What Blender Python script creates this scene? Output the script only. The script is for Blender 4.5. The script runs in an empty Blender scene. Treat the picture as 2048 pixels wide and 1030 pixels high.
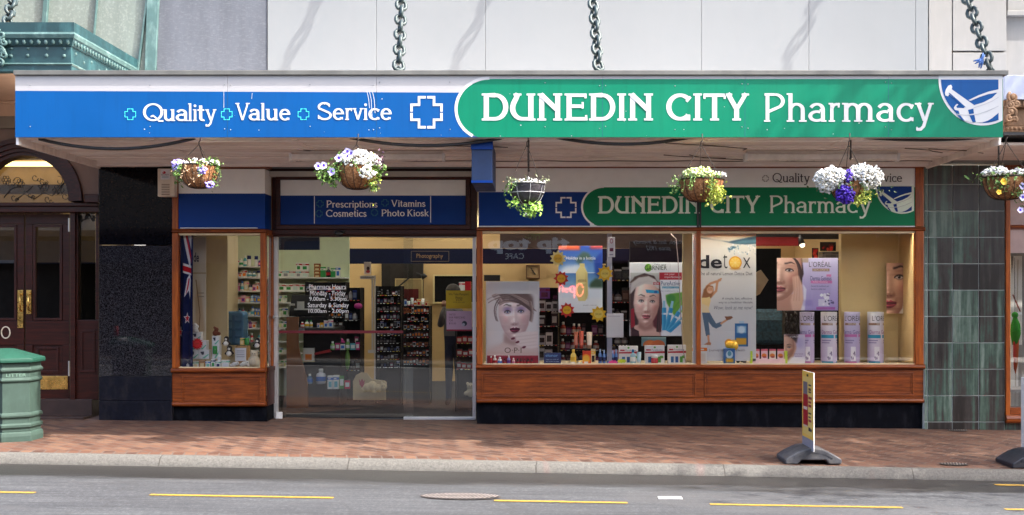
import bpy, bmesh, math, random
import numpy as np
from mathutils import Vector, Matrix
R = math.radians
rnd = random.Random(7)
scene = bpy.context.scene
COL = scene.collection

# ------------------------------------------------------------------ camera
F = 2184.0            # focal length in photograph pixels (2048 wide)
VX, VY = 1075.0, 592.0  # principal point in the photograph
CY, CZ = -13.0, 1.55
cam_d = bpy.data.cameras.new('camera'); cam = bpy.data.objects.new('camera', cam_d); COL.objects.link(cam)
cam.location = (0, CY, CZ); cam.rotation_euler = (R(90), 0, 0)
cam_d.sensor_width = 36; cam_d.lens = 36*F/2048
cam_d.shift_x = (1024-VX)/2048; cam_d.shift_y = (VY-515)/2048
cam_d.clip_start = .1; cam_d.clip_end = 500
scene.camera = cam
# ------------------------------------------------------------------ sky, sun, exposure
SUN = Vector((2.7, -1.0, 3.6)).normalized()   # towards the sun
w = bpy.data.worlds.new('World'); scene.world = w; w.use_nodes = True
nt = w.node_tree; sky = nt.nodes.new('ShaderNodeTexSky'); sky.sky_type = 'NISHITA'; sky.sun_disc = False
sky.sun_elevation = math.asin(SUN.z); sky.sun_rotation = math.atan2(SUN.x, SUN.y)
sky.air_density = 1.0; sky.dust_density = 6.0; sky.ozone_density = 1.0
bg = nt.nodes['Background']; bg.inputs[1].default_value = .15
nt.links.new(sky.outputs[0], bg.inputs[0])
sd = bpy.data.lights.new('sun', 'SUN'); sd.energy = 2.4; sd.angle = R(.5); sd.color = (1, .95, .87)
sun = bpy.data.objects.new('sun', sd); COL.objects.link(sun); sun.location = (8, -6, 14)
sun.rotation_euler = SUN.to_track_quat('Z', 'Y').to_euler()
vs = scene.view_settings; vs.view_transform = 'Standard'; vs.look = 'None'; vs.exposure = 2.3; vs.gamma = 1
scene.cycles.use_denoising = True
scene.cycles.max_bounces = 10; scene.cycles.transparent_max_bounces = 16
scene.cycles.sample_clamp_indirect = 6; scene.cycles.caustics_reflective = False; scene.cycles.caustics_refractive = False

# ------------------------------------------------------------------ helpers
def X(px, Y=0): return (px-VX)*(Y-CY)/F
def Z(py, Y=0): return CZ+(VY-py)*(Y-CY)/F
def gz(x, y):                                   # ground height (hill falls to the right)
    if y >= -2.67:
        t = min(1, max(0, -y/2.52))
        return (.017-.0109*x)*(1-t)+(-.034-.0171*x)*t
    t = (-2.67-y)
    return -.124-.0171*x+.02*min(t, 4.2)-.02*max(0, t-4.2)
def lin(r, g=None, b=None):
    if g is None: r, g, b = r
    f = lambda v: (v/255/12.92) if v/255 <= .04045 else ((v/255+.055)/1.055)**2.4
    return (f(r), f(g), f(b), 1)
def wloc(o):
    p = Vector((0, 0, 0))
    while o is not None: p += o.location; o = o.parent
    return p
def tag(o, label=None, cat=None, group=None, kind=None):
    if label: o['label'] = label
    if cat: o['category'] = cat
    if group: o['group'] = group
    if kind: o['kind'] = kind
    return o
def thing(name, label, cat, loc=(0, 0, 0), group=None):
    o = bpy.data.objects.new(name, None); COL.objects.link(o); o.location = loc; o.empty_display_size = .1
    return tag(o, label, cat, group)
def dup(root, loc=None, rz=None, label=None, group=None, scale=None):
    r = root.copy(); COL.objects.link(r)
    if loc is not None: r.location = loc
    if rz is not None: r.rotation_euler = (0, 0, rz)
    if scale is not None: r.scale = scale
    if label: r['label'] = label
    if group: r['group'] = group
    def kids(a, b):
        for ch in list(a.children):
            c = ch.copy(); COL.objects.link(c); c.parent = b; kids(ch, c)
    kids(root, r)
    return r

class MB:
    def __init__(s): s.v = []; s.f = []; s.m = []; s.c = []; s.sm = []; s.g = []
    def add(s, vs, fs, m=0, col=None, smooth=False):
        b = len(s.v); s.v += [tuple(v) for v in vs]; s.g.append((len(vs), len(fs)))
        for f in fs: s.f.append(tuple(b+i for i in f)); s.m.append(m); s.c.append(col); s.sm.append(smooth)
        return s
    def box(s, x0, x1, y0, y1, z0, z1, m=0, col=None):
        x0, x1 = sorted((x0, x1)); y0, y1 = sorted((y0, y1)); z0, z1 = sorted((z0, z1))
        vs = [(x, y, z) for z in (z0, z1) for y in (y0, y1) for x in (x0, x1)]
        return s.add(vs, [(0, 2, 3, 1), (4, 5, 7, 6), (0, 1, 5, 4), (2, 6, 7, 3), (0, 4, 6, 2), (1, 3, 7, 5)], m, col)
    def pbox(s, px0, px1, py0, py1, y0, y1, m=0, col=None):     # box whose front face (y0) covers a picture rectangle
        return s.box(X(px0, y0), X(px1, y0), y0, y1, Z(py1, y0), Z(py0, y0), m, col)
    def prism(s, poly, y0, y1, m=0, col=None):                  # polygon in XZ, thickness along Y (y0 nearer the street)
        n = len(poly)
        a = sum(poly[i][0]*poly[(i+1) % n][1]-poly[(i+1) % n][0]*poly[i][1] for i in range(n))
        if a < 0: poly = poly[::-1]
        vs = [(p[0], y0, p[1]) for p in poly]+[(p[0], y1, p[1]) for p in poly]
        fs = [tuple(range(n)), tuple(range(2*n-1, n-1, -1))]+[(i, i+n, (i+1) % n+n, (i+1) % n) for i in range(n)]
        return s.add(vs, fs, m, col)
    def extr(s, prof, x0, x1, m=0, col=None):                   # profile in YZ extruded along X
        n = len(prof)
        vs = [(x0, p[0], p[1]) for p in prof]+[(x1, p[0], p[1]) for p in prof]
        fs = [tuple(range(n-1, -1, -1)), tuple(range(n, 2*n))]+[(i, (i+1) % n, (i+1) % n+n, i+n) for i in range(n)]
        return s.add(vs, fs, m, col)
    def tube(s, pts, r, n=6, closed=False, m=0, col=None, cap=True):
        pts = [Vector(p) for p in pts]; k = len(pts); rr = r if isinstance(r, (list, tuple)) else [r]*k
        rings = []; up = None
        for i, p in enumerate(pts):
            a = pts[(i-1) % k] if (closed or i) else p; b = pts[(i+1) % k] if (closed or i < k-1) else p
            t = (b-a); t = t.normalized() if t.length > 1e-9 else Vector((0, 0, 1))
            if up is None:
                up = t.orthogonal().normalized()
            up = (up-t*up.dot(t)); up = up.normalized() if up.length > 1e-6 else t.orthogonal().normalized()
            q = t.cross(up)
            rings.append([p+(up*math.cos(2*math.pi*j/n)+q*math.sin(2*math.pi*j/n))*rr[i] for j in range(n)])
        vs = [v for g in rings for v in g]; fs = []
        for i in range(k if closed else k-1):
            o, u = i*n, ((i+1) % k)*n
            fs += [(o+j, o+(j+1) % n, u+(j+1) % n, u+j) for j in range(n)]
        if not closed and cap: fs += [tuple(range(n-1, -1, -1)), tuple((k-1)*n+j for j in range(n))]
        return s.add(vs, fs, m, col, True)
    def lathe(s, c, prof, n=16, m=0, col=None, a0=0., smooth=True, ex=1., ey=1., cap=True):
        vs = []; fs = []
        for r, z in prof:
            vs += [(c[0]+ex*r*math.cos(a0+2*math.pi*j/n), c[1]+ey*r*math.sin(a0+2*math.pi*j/n), c[2]+z) for j in range(n)]
        for i in range(len(prof)-1):
            o = i*n; fs += [(o+j, o+(j+1) % n, o+n+(j+1) % n, o+n+j) for j in range(n)]
        if cap:
            if prof[0][0] > 1e-5: fs.append(tuple(range(n-1, -1, -1)))
            if prof[-1][0] > 1e-5: fs.append(tuple((len(prof)-1)*n+j for j in range(n)))
        return s.add(vs, fs, m, col, smooth)
    def ball(s, c, r, n=7, k=5, m=0, col=None, sq=(1, 1, 1)):
        vs = [(c[0], c[1], c[2]-r*sq[2])]; fs = []
        for i in range(1, k):
            t = math.pi*i/k-math.pi/2
            vs += [(c[0]+r*sq[0]*math.cos(t)*math.cos(2*math.pi*j/n), c[1]+r*sq[1]*math.cos(t)*math.sin(2*math.pi*j/n), c[2]+r*sq[2]*math.sin(t)) for j in range(n)]
        vs.append((c[0], c[1], c[2]+r*sq[2])); L = len(vs)-1
        fs += [(0, 1+(j+1) % n, 1+j) for j in range(n)]
        for i in range(k-2): fs += [(1+i*n+j, 1+i*n+(j+1) % n, 1+(i+1)*n+(j+1) % n, 1+(i+1)*n+j) for j in range(n)]
        fs += [(1+(k-2)*n+j, 1+(k-2)*n+(j+1) % n, L) for j in range(n)]
        return s.add(vs, fs, m, col, True)
    def each(s, name, mats, parent=None, bevel=0, lim=100):   # one object per added shape
        out = []; b = 0; vo = 0; groups = []
        for nv, nf in s.g: groups.append((vo, vo+nv, b, b+nf)); vo += nv; b += nf
        for v0, v1, f0, f1 in groups:
            q = MB(); q.v = s.v[v0:v1]; q.f = [tuple(i-v0 for i in f) for f in s.f[f0:f1]]; q.m = s.m[f0:f1]; q.c = s.c[f0:f1]; q.sm = s.sm[f0:f1]
            out.append(q.build(name, mats, parent, bevel))
        return out
    def build(s, name, mats, parent=None, bevel=0, smooth=None):
        me = bpy.data.meshes.new(name); off = wloc(parent) if parent else Vector((0, 0, 0))
        me.from_pydata([tuple(Vector(v)-off) for v in s.v], [], s.f)
        if not isinstance(mats, (list, tuple)): mats = [mats]
        for m in mats: me.materials.append(m)
        me.polygons.foreach_set('material_index', s.m)
        me.polygons.foreach_set('use_smooth', [bool(x) if smooth is None else smooth for x in s.sm])
        if any(c is not None for c in s.c):
            at = me.color_attributes.new('Col', 'FLOAT_COLOR', 'CORNER'); arr = []
            for f, c in zip(s.f, s.c): arr += list(c if c is not None else (.5, .5, .5, 1))*len(f)
            at.data.foreach_set('color', arr)
        me.update()
        o = bpy.data.objects.new(name, me); COL.objects.link(o)
        if parent: o.parent = parent
        if bevel:
            b = o.modifiers.new('bevel', 'BEVEL'); b.width = bevel; b.segments = 2; b.limit_method = 'ANGLE'; b.angle_limit = R(40)
        return o

# ------------------------------------------------------------------ materials
def node_mat(name):
    m = bpy.data.materials.new(name); m.use_nodes = True
    return m, m.node_tree, m.node_tree.nodes['Principled BSDF']
def N(nt, t, **kw):
    n = nt.nodes.new(t)
    for k, v in kw.items():
        if k.startswith('i_'): n.inputs[k[2:].replace('_', ' ')].default_value = v
        else: setattr(n, k, v)
    return n
def noise(nt, scale, detail=3, stretch=None, rough=.55, w=None):
    tc = N(nt, 'ShaderNodeTexCoord'); n = N(nt, 'ShaderNodeTexNoise'); n.inputs['Scale'].default_value = scale
    n.inputs['Detail'].default_value = detail; n.inputs['Roughness'].default_value = rough
    if stretch:
        mp = N(nt, 'ShaderNodeMapping'); mp.inputs['Scale'].default_value = stretch
        nt.links.new(tc.outputs['Object'], mp.inputs[0]); nt.links.new(mp.outputs[0], n.inputs['Vector'])
    else: nt.links.new(tc.outputs['Object'], n.inputs['Vector'])
    return n.outputs['Fac']
def ramp(nt, fac, stops):
    r = N(nt, 'ShaderNodeValToRGB'); e = r.color_ramp.elements
    while len(e) < len(stops): e.new(.5)
    for el, (p, c) in zip(e, stops): el.position = p; el.color = c if len(c) == 4 else (*c, 1)
    nt.links.new(fac, r.inputs[0]); return r.outputs[0]
def mixc(nt, fac, a, b, mode='MIX'):
    n = N(nt, 'ShaderNodeMix', data_type='RGBA', blend_type=mode)
    for sock, v in ((n.inputs[0], fac), (n.inputs[6], a), (n.inputs[7], b)):
        if hasattr(v, 'default_value') or hasattr(v, 'links'): nt.links.new(v, sock)
        else: sock.default_value = v
    return n.outputs[2]
def bump(nt, bs, h, strength, dist=.01):
    b = N(nt, 'ShaderNodeBump'); b.inputs['Strength'].default_value = strength; b.inputs['Distance'].default_value = dist
    nt.links.new(h, b.inputs['Height']); nt.links.new(b.outputs[0], bs.inputs['Normal'])
def pbr(name, col, rough=.5, metal=0, var=.12, scale=6, stretch=None, bmp=0, bscale=40, coat=0, dirt=None, spec=None):
    m, nt, b = node_mat(name); col = col if len(col) == 4 else (*col, 1)
    b.inputs['Roughness'].default_value = rough; b.inputs['Metallic'].default_value = metal
    if spec is not None: b.inputs['Specular IOR Level'].default_value = spec
    if coat: b.inputs['Coat Weight'].default_value = coat; b.inputs['Coat Roughness'].default_value = .12
    lo = tuple(c*(1-var) for c in col[:3])+(1,); hi = tuple(min(1, c*(1+var)) for c in col[:3])+(1,)
    c = ramp(nt, noise(nt, scale, 4, stretch), [(.3, lo), (.7, hi)])
    if dirt:
        dcol, amount, dscale, dst = dirt
        f = ramp(nt, noise(nt, dscale, 6, dst, .65), [(.5, (0, 0, 0)), (.75, (amount,)*3)])
        c = mixc(nt, f, c, dcol)
    nt.links.new(c, b.inputs['Base Color'])
    rr = ramp(nt, noise(nt, scale*2.3, 3, stretch), [(.3, (max(0, rough-.07),)*3), (.7, (min(1, rough+.07),)*3)])
    nt.links.new(rr, b.inputs['Roughness'])
    if bmp: bump(nt, b, noise(nt, bscale, 4, stretch), bmp)
    return m
def wood(name, c1, c2, rough=.3, coat=.5, horiz=True):
    m, nt, b = node_mat(name)
    st = (1.2, 14, 14) if horiz else (14, 14, 1.2)
    f = noise(nt, 3.0, 6, st, .6); c = ramp(nt, f, [(.3, c1), (.52, tuple((a+d)/2 for a, d in zip(c1, c2))), (.72, c2)])
    g = ramp(nt, noise(nt, 16, 4, st), [(.35, (.72, .72, .72)), (.65, (1.1, 1.1, 1.1))]); c = mixc(nt, .8, c, g, 'MULTIPLY')
    sc = ramp(nt, noise(nt, 1.3, 8, (1.5, 1, 3), .7), [(.6, (0, 0, 0)), (.8, (.55, .55, .55))]); c = mixc(nt, sc, c, tuple(x*.5 for x in c1[:3])+(1,))
    nt.links.new(c, b.inputs['Base Color']); b.inputs['Roughness'].default_value = rough
    b.inputs['Coat Weight'].default_value = coat; b.inputs['Coat Roughness'].default_value = .2; b.inputs['Specular IOR Level'].default_value = .3
    bump(nt, b, f, .15, .004); return m
def printed(name, rough=.45, spec=.4):           # colours stored on the faces: inks on paper, card and plastic
    m, nt, b = node_mat(name); a = N(nt, 'ShaderNodeVertexColor', layer_name='Col')
    nt.links.new(a.outputs[0], b.inputs['Base Color']); b.inputs['Roughness'].default_value = rough
    b.inputs['Specular IOR Level'].default_value = spec; return m
def emis(name, col, s):
    m, nt, b = node_mat(name); b.inputs['Emission Color'].default_value = (*col[:3], 1); b.inputs['Emission Strength'].default_value = s
    b.inputs['Base Color'].default_value = (*col[:3], 1); return m
def glass_mat(name, refl=.06, tint=(.9, .95, .93), power=1.0):
    m = bpy.data.materials.new(name); m.use_nodes = True; nt = m.node_tree; nt.nodes.clear()
    out = N(nt, 'ShaderNodeOutputMaterial'); tr = N(nt, 'ShaderNodeBsdfTransparent'); tr.inputs[0].default_value = (*tint, 1)
    gl = N(nt, 'ShaderNodeBsdfGlossy'); gl.inputs['Roughness'].default_value = .0
    fr = N(nt, 'ShaderNodeLayerWeight'); fr.inputs[0].default_value = .35
    mp = N(nt, 'ShaderNodeMapRange'); mp.inputs['To Min'].default_value = refl; mp.inputs['To Max'].default_value = .7
    nt.links.new(fr.outputs['Fresnel'], mp.inputs[0])
    pw = N(nt, 'ShaderNodeMix'); mx = N(nt, 'ShaderNodeMixShader')
    nt.nodes.remove(pw)
    bp = N(nt, 'ShaderNodeBump'); bp.inputs['Strength'].default_value = .02; bp.inputs['Distance'].default_value = .02
    nt.links.new(noise(nt, .9, 1), bp.inputs['Height']); nt.links.new(bp.outputs[0], gl.inputs['Normal'])
    nt.links.new(mp.outputs[0], mx.inputs[0]); nt.links.new(tr.outputs[0], mx.inputs[1]); nt.links.new(gl.outputs[0], mx.inputs[2])
    nt.links.new(mx.outputs[0], out.inputs[0]); return m
PR = printed('print_ink'); PRG = printed('glossy_print', .22, .5); PRM = printed('matt_cloth', .9, .1)
BLK = pbr('black_paint', (.012, .012, .014), .45); WHT = pbr('white_paint', (.75, .75, .74), .5, var=.05)
MAH = wood('red_mahogany', (.018, .003, .0015, 1), (.062, .009, .004, 1), .4, .15); ORW = wood('varnished_timber', (.085, .017, .003, 1), (.31, .069, .009, 1), .36, .2)
ORV = wood('varnished_post', (.17, .034, .004, 1), (.44, .108, .012, 1), .36, .2, horiz=False)
DKW = wood('dark_stained_wood', (.02, .004, .003, 1), (.065, .012, .006, 1), .4, .1, horiz=False)
ALU = pbr('aluminium', (.62, .62, .62), .35, .6, .06); BRASS = pbr('aged_brass', (.75, .48, .14), .3, 1, .3, 12, dirt=((.2, .1, .02, 1), .6, 9, None))
WIRE = pbr('rusty_wire', (.03, .022, .018), .7, .3, .4, 30); CREAM = pbr('cream_wall', lin(226, 204, 148), .75, var=.06, scale=1.5)
GLASS = glass_mat('window_glass', .085, (.97, .98, .975)); DGLASS = glass_mat('door_glass', .09, (.86, .91, .91))

# ------------------------------------------------------------------ lettering
def text_pts(body, size, align='CENTER', shear=0, bold=0, spacing=1.):
    cu = bpy.data.curves.new('t', 'FONT'); cu.body = body; cu.size = size; cu.align_x = align; cu.align_y = 'CENTER'
    cu.shear = shear; cu.offset = bold; cu.resolution_u = 3; cu.space_character = spacing
    o = bpy.data.objects.new('t', cu); COL.objects.link(o)
    dg = bpy.context.evaluated_depsgraph_get(); me = bpy.data.meshes.new_from_object(o.evaluated_get(dg))
    vs = [tuple(v.co) for v in me.vertices]; fs = [tuple(p.vertices) for p in me.polygons]
    bpy.data.objects.remove(o); bpy.data.curves.remove(cu); bpy.data.meshes.remove(me)
    return vs, fs
def text_px(mb, body, px0, px1, py0, py1, Y, m=0, col=None, shear=0, bold=0, flip=False, spacing=1.):
    """flat lettering whose ink fills the rectangle px0..px1, py0..py1 of the plane y=Y facing the street"""
    vs, fs = text_pts(body, 1, 'LEFT', shear, bold, spacing)
    if not vs: return
    ax = [v[0] for v in vs]; az = [v[1] for v in vs]; x0, x1, z0, z1 = min(ax), max(ax), min(az), max(az)
    A, B, C, D = X(px0, Y), X(px1, Y), Z(py1, Y), Z(py0, Y)
    out = [(A+(v[0]-x0)/(x1-x0)*(B-A), Y, C+(v[1]-z0)/(z1-z0)*(D-C)) for v in vs]
    mb.add(out, fs, m, col)
def arc(cx, cy, rx, ry, a0, a1, n=14):
    return [(cx+rx*math.cos(R(a0+(a1-a0)*i/n)), cy+ry*math.sin(R(a0+(a1-a0)*i/n))) for i in range(n+1)]
def glyphs(wv, wh, sh):                          # serif capitals 1 high, lower case x-height .64
    h = wh/2; v = wv/2; t = 1-h; xh = .66; xt = xh-h; s = sh
    def stem(x, z0=0, z1=1, l=1, r=1, top=True, bot=True):
        o = [([(x, z0), (x, z1)], None)]
        if bot: o.append(([(x-v-s*l, z0+s*.5), (x+v+s*r, z0+s*.5)], s))
        if top: o.append(([(x-v-s*l, z1-s*.5), (x+v+s*r, z1-s*.5)], s))
        return o
    G = {}
    G['D'] = stem(.16, r=0)+[([(.16, t), (.5, t)]+arc(.5, .5, .4, .5-h, 90, -90)+[(.16, h)], None)]
    G['U'] = stem(.78)[:2]+[([(.62, t+h-s/2), (.94, t+h-s/2)], s), ([(.13, 1-s/2), (.43, 1-s/2)], s),
              ([(.3, 1), (.22, .8), (.13, .62)]+arc(.48, .46, .38, .46-h, 175, 270)+[(.78, h)], None)]
    G['N'] = stem(.16, r=1)[:2]+[([(.0, 1-s/2), (.24, 1-s/2)], s)]+stem(.78, z0=0, l=1)+[([(.12, .97), (.8, .36)], wv*.95)]
    G['E'] = stem(.17)+[([(.17, t), (.8, t)], None), ([(.17, .53), (.68, .53)], None), ([(.17, h), (.84, h)], None),
              ([(.8, 1.), (.8, .82)], s*1.1), ([(.84, 0), (.82, .2)], s*1.1), ([(.69, .44), (.69, .68)], s*1.1)]
    G['I'] = stem(.16)
    G['C'] = [(arc(.52, .5, .43, .5-h, 40, 315, 26), None), ([(.92, .88), (.76, .7)], s*1.3), ([(.86, .0), (.86, .22)], s*1.2), ([(.52, h), (.88, h*1.1)], None)]
    G['T'] = stem(.43, top=False)+[([(.0, t), (.86, t)], None), ([(.04, 1), (.04, .8)], s*1.1), ([(.82, 1), (.82, .8)], s*1.1)]
    G['Y'] = stem(.46, 0, .5, top=False)+[([(.1, 1), (.46, .42)], wv*.95), ([(.84, 1), (.46, .42)], wv*.8), ([(-.02, 1-s/2), (.28, 1-s/2)], s), ([(.66, 1-s/2), (.96, 1-s/2)], s)]
    G['P'] = stem(.13, r=.6)[:2]+[([(.03, t), (.4, t)]+arc(.38, .72, .27, .28-h, 90, -55)+[(.13, .34)], None)]
    G['V'] = [([(.09, 1), (.42, .02)], wv), ([(.75, 1), (.42, .02)], wv*.85), ([(-.03, 1-s/2), (.24, 1-s/2)], s), ([(.62, 1-s/2), (.87, 1-s/2)], s)]
    G['K'] = stem(.13)+[([(.62, 1), (.15, .5)], wv*.8), ([(.28, .58), (.68, 0)], wv), ([(.5, 1-s/2), (.74, 1-s/2)], s), ([(.55, s/2), (.8, s/2)], s)]
    G['Q'] = [(arc(.5, .5, .5-v, .5-h, 0, 360, 30), None), ([(.38, .24), (.5, .3), (.62, .2), (.8, .0), (1.02, .0)], wh)]
    G['S'] = [(arc(.33, .74, .24, .26-h, 25, 205, 14)+arc(.35, .26, .26, .26-h, 65, -160, 16), wh*1.25), ([(.55, .92), (.55, .74)], s), ([(.08, .06), (.08, .28)], s)]
    G['a'] = [([(.06, .5)]+arc(.25, .44, .19, .22-h, 140, 0, 10)+[(.44, 0)], None), (arc(.25, .2, .21, .2-h, 60, 300, 18), None),
              ([(.34, .4), (.44, .42)], wh), ([(.34, .02+h), (.44, .1)], wh), ([(.4, s/2), (.55, s/2)], s)]
    G['c'] = [(arc(.3, .33, .25, .33-h, 45, 318, 22), None), ([(.52, .6), (.45, .46)], s*1.1), ([(.5, .02), (.5, .15)], s*1.1)]
    G['e'] = [([(.08, .36), (.53, .36)], wh), (arc(.3, .33, .24, .33-h, -2, 318, 24), None), ([(.52, .03), (.52, .16)], s*1.1)]
    G['h'] = stem(.12, top=False)+[([(.0, 1-s/2), (.12, 1-s/2)], s)]+[(arc(.31, .42, .19, .24-h, 160, 0, 10)+[(.5, 0)], None), ([(.5-v-s, s/2), (.5+v+s, s/2)], s)]
    G['n'] = stem(.12, 0, xh, top=False)+[([(.0, xh-s/2), (.12, xh-s/2)], s)]+G['h'][3:]
    G['m'] = G['n'][:3]+[(arc(.29, .42, .17, .24-h, 160, 0, 10)+[(.46, 0)], None), (arc(.63, .42, .17, .24-h, 160, 0, 10)+[(.8, 0)], None),
              ([(.46-v-s, s/2), (.46+v+s, s/2)], s), ([(.8-v-s, s/2), (.8+v+s, s/2)], s)]
    G['r'] = G['n'][:3]+[(arc(.3, .42, .18, .24-h, 160, 65, 6), None), ([(.39, .66), (.37, .5)], s*1.2)]
    G['i'] = G['n'][:3]+[('dot', (.12, .86), wv*.62)]
    G['l'] = stem(.12, top=False)+[([(.0, 1-s/2), (.12, 1-s/2)], s)]
    G['t'] = [([(.16, .88), (.16, .2)]+arc(.27, .18, .11, .18-h, 180, 300, 8), None), ([(.02, xt), (.32, xt)], wh)]
    G['u'] = [([(.12, xh), (.12, .25)]+arc(.29, .24, .17, .24-h, 180, 330, 10), None), ([(.5, xh), (.5, 0)], None), ([(.0, xh-s/2), (.12, xh-s/2)], s), ([(.38, xh-s/2), (.5, xh-s/2)], s), ([(.5, s/2), (.62, s/2)], s)]
    G['v'] = [([(.1, xh), (.32, .02)], wv), ([(.54, xh), (.32, .02)], wv*.85), ([(-.01, xh-s/2), (.22, xh-s/2)], s), ([(.43, xh-s/2), (.64, xh-s/2)], s)]
    G['y'] = [([(.1, xh), (.33, .04)], wv), ([(.56, xh), (.3, -.16), (.2, -.26), (.06, -.27)], wv*.85), ([(-.01, xh-s/2), (.22, xh-s/2)], s), ([(.45, xh-s/2), (.66, xh-s/2)], s), ([(.06, -.31), (.06, -.18)], s)]
    G['o'] = [(arc(.31, .33, .25, .33-h, 0, 360, 26), None)]
    G['p'] = stem(.12, -.3, xh, top=False)+[([(.0, xh-s/2), (.12, xh-s/2)], s), (arc(.32, .33, .22, .33-h, 145, -145, 20), None)]
    G['s'] = [(arc(.23, .49, .15, .17-h, 30, 215, 12)+arc(.23, .17, .17, .17-h, 60, -160, 12), wh*1.3), ([(.38, .6), (.38, .48)], s), ([(.06, .05), (.06, .19)], s)]
    G['k'] = G['h'][:3]+[([(.48, xh), (.14, .3)], wv*.75), ([(.24, .38), (.54, 0)], wv), ([(.38, xh-s/2), (.58, xh-s/2)], s), ([(.44, s/2), (.64, s/2)], s)]
    return G
BOLD = glyphs(.195, .125, .075); LIGHT = glyphs(.125, .085, .055); TINY = glyphs(.14, .1, .05)
def gbounds(G, ch, wv, wh):
    xs = []
    for st in G[ch]:
        if st[0] == 'dot': continue
        pts, wd = st
        for i, p in enumerate(pts):
            q = pts[i+1] if i < len(pts)-1 else pts[i-1]; L = math.hypot(q[0]-p[0], q[1]-p[1]) or 1
            ww = (wd or (wh+(wv-wh)*abs(q[1]-p[1])/L))*abs(q[1]-p[1])/L/2
            xs += [p[0]-ww, p[0]+ww]
    return min(xs), max(xs)
def glyph_mesh(mb, G, ch, wv, wh, x0, z0, sx, sz, Y, m=0, col=None, xoff=0):
    k = 0
    for st in G[ch]:
        y = Y-.0005*k; k += 1
        if st[0] == 'dot':
            cx, cz = st[1]; n = 14
            mb.add([(x0+(cx-xoff+st[2]*math.cos(2*math.pi*j/n))*sx, y, z0+(cz+st[2]*math.sin(2*math.pi*j/n))*sz) for j in range(n)], [tuple(range(n))], m, col); continue
        pts, wd = st; n = len(pts); cl = n > 20 and math.hypot(pts[0][0]-pts[-1][0], pts[0][1]-pts[-1][1]) < 1e-3; L = []
        for i, p in enumerate(pts):
            if cl: a, b = pts[i-1 if i else n-2], pts[i+1 if i < n-1 else 1]
            else: a, b = pts[max(0, i-1)], pts[min(n-1, i+1)]
            dx, dz = b[0]-a[0], b[1]-a[1]; l = math.hypot(dx, dz) or 1; dx /= l; dz /= l
            ww = (wd or (wh+(wv-wh)*abs(dz)**1.3))/2
            if 0 < i < n-1 and not cl:
                e = pts[i+1]; ux, uz = e[0]-p[0], e[1]-p[1]; u = math.hypot(ux, uz) or 1
                ww /= max(.75, abs(ux/u*dx+uz/u*dz))
            L += [(p[0]-dz*ww, p[1]+dx*ww), (p[0]+dz*ww, p[1]-dx*ww)]
        mb.add([(x0+(q[0]-xoff)*sx, y, z0+q[1]*sz) for q in L], [(2*i, 2*i+1, 2*i+3, 2*i+2) for i in range(n-1)], m, col)
def word_at(mb, G, wv, wh, spec, base, cap, Y, m=0, col=None):   # spec: (char, px0, px1) with the ink's left and right edge
    H = Z(cap, Y)-Z(base, Y)
    for ch, a, b in spec:
        l, r = gbounds(G, ch, wv, wh); sx = (X(b, Y)-X(a, Y))/(r-l)
        glyph_mesh(mb, G, ch, wv, wh, X(a, Y), Z(base, Y), sx, H, Y, m, col, l)
def word_run(mb, G, wv, wh, s, px0, px1, base, cap, Y, m=0, col=None):
    ws = []; x = 0
    for ch in s:
        if ch == ' ': x += .3; continue
        l, r = gbounds(G, ch, wv, wh); ws.append((ch, x, x+r-l)); x += r-l+.05
    x -= .05; k = (px1-px0)/x
    word_at(mb, G, wv, wh, [(c, px0+a*k, px0+b*k) for c, a, b in ws], base, cap, Y, m, col)
def cross_px(mb, cx, cy, s, w, Y, m=0, col=None):  # broken cross outline, s = width, all in picture units of plane Y
    u = s/2; a = s*.25; g = s*.02
    for sx in (-1, 1):
        for sy in (-1, 1):
            for (p, q) in (((g, u), (a, u)), ((a, u), (a, a)), ((a, a), (u, a)), ((u, a), (u, g))):
                x0, x1 = sorted((p[0], q[0])); y0, y1 = sorted((p[1], q[1]))
                e = w/2
                if x1-x0 < 1e-6: x0 -= e; x1 += e; y0 += e if y0 > g else 0; y1 -= e
                else: x0 -= 0 if x0 <= g else e; x1 += e; y0 -= e; y1 += e
                xa, xb = sorted((cx+sx*x0, cx+sx*x1)); ya, yb = sorted((cy+sy*y0, cy+sy*y1))
                mb.add([(X(xa, Y), Y, Z(yb, Y)), (X(xb, Y), Y, Z(yb, Y)), (X(xb, Y), Y, Z(ya, Y)), (X(xa, Y), Y, Z(ya, Y))], [(0, 1, 2, 3)], m, col)
def poly_px(mb, pts, Y, m=0, col=None, th=0):
    q = [(X(a, Y), Z(b, Y)) for a, b in pts]
    n = len(q); A = sum(q[i][0]*q[(i+1) % n][1]-q[(i+1) % n][0]*q[i][1] for i in range(n))
    if A < 0: q = q[::-1]
    if th: mb.prism(q, Y, Y+th, m, col)
    else: mb.add([(a, Y, b) for a, b in q], [tuple(range(n))], m, col)

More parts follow.
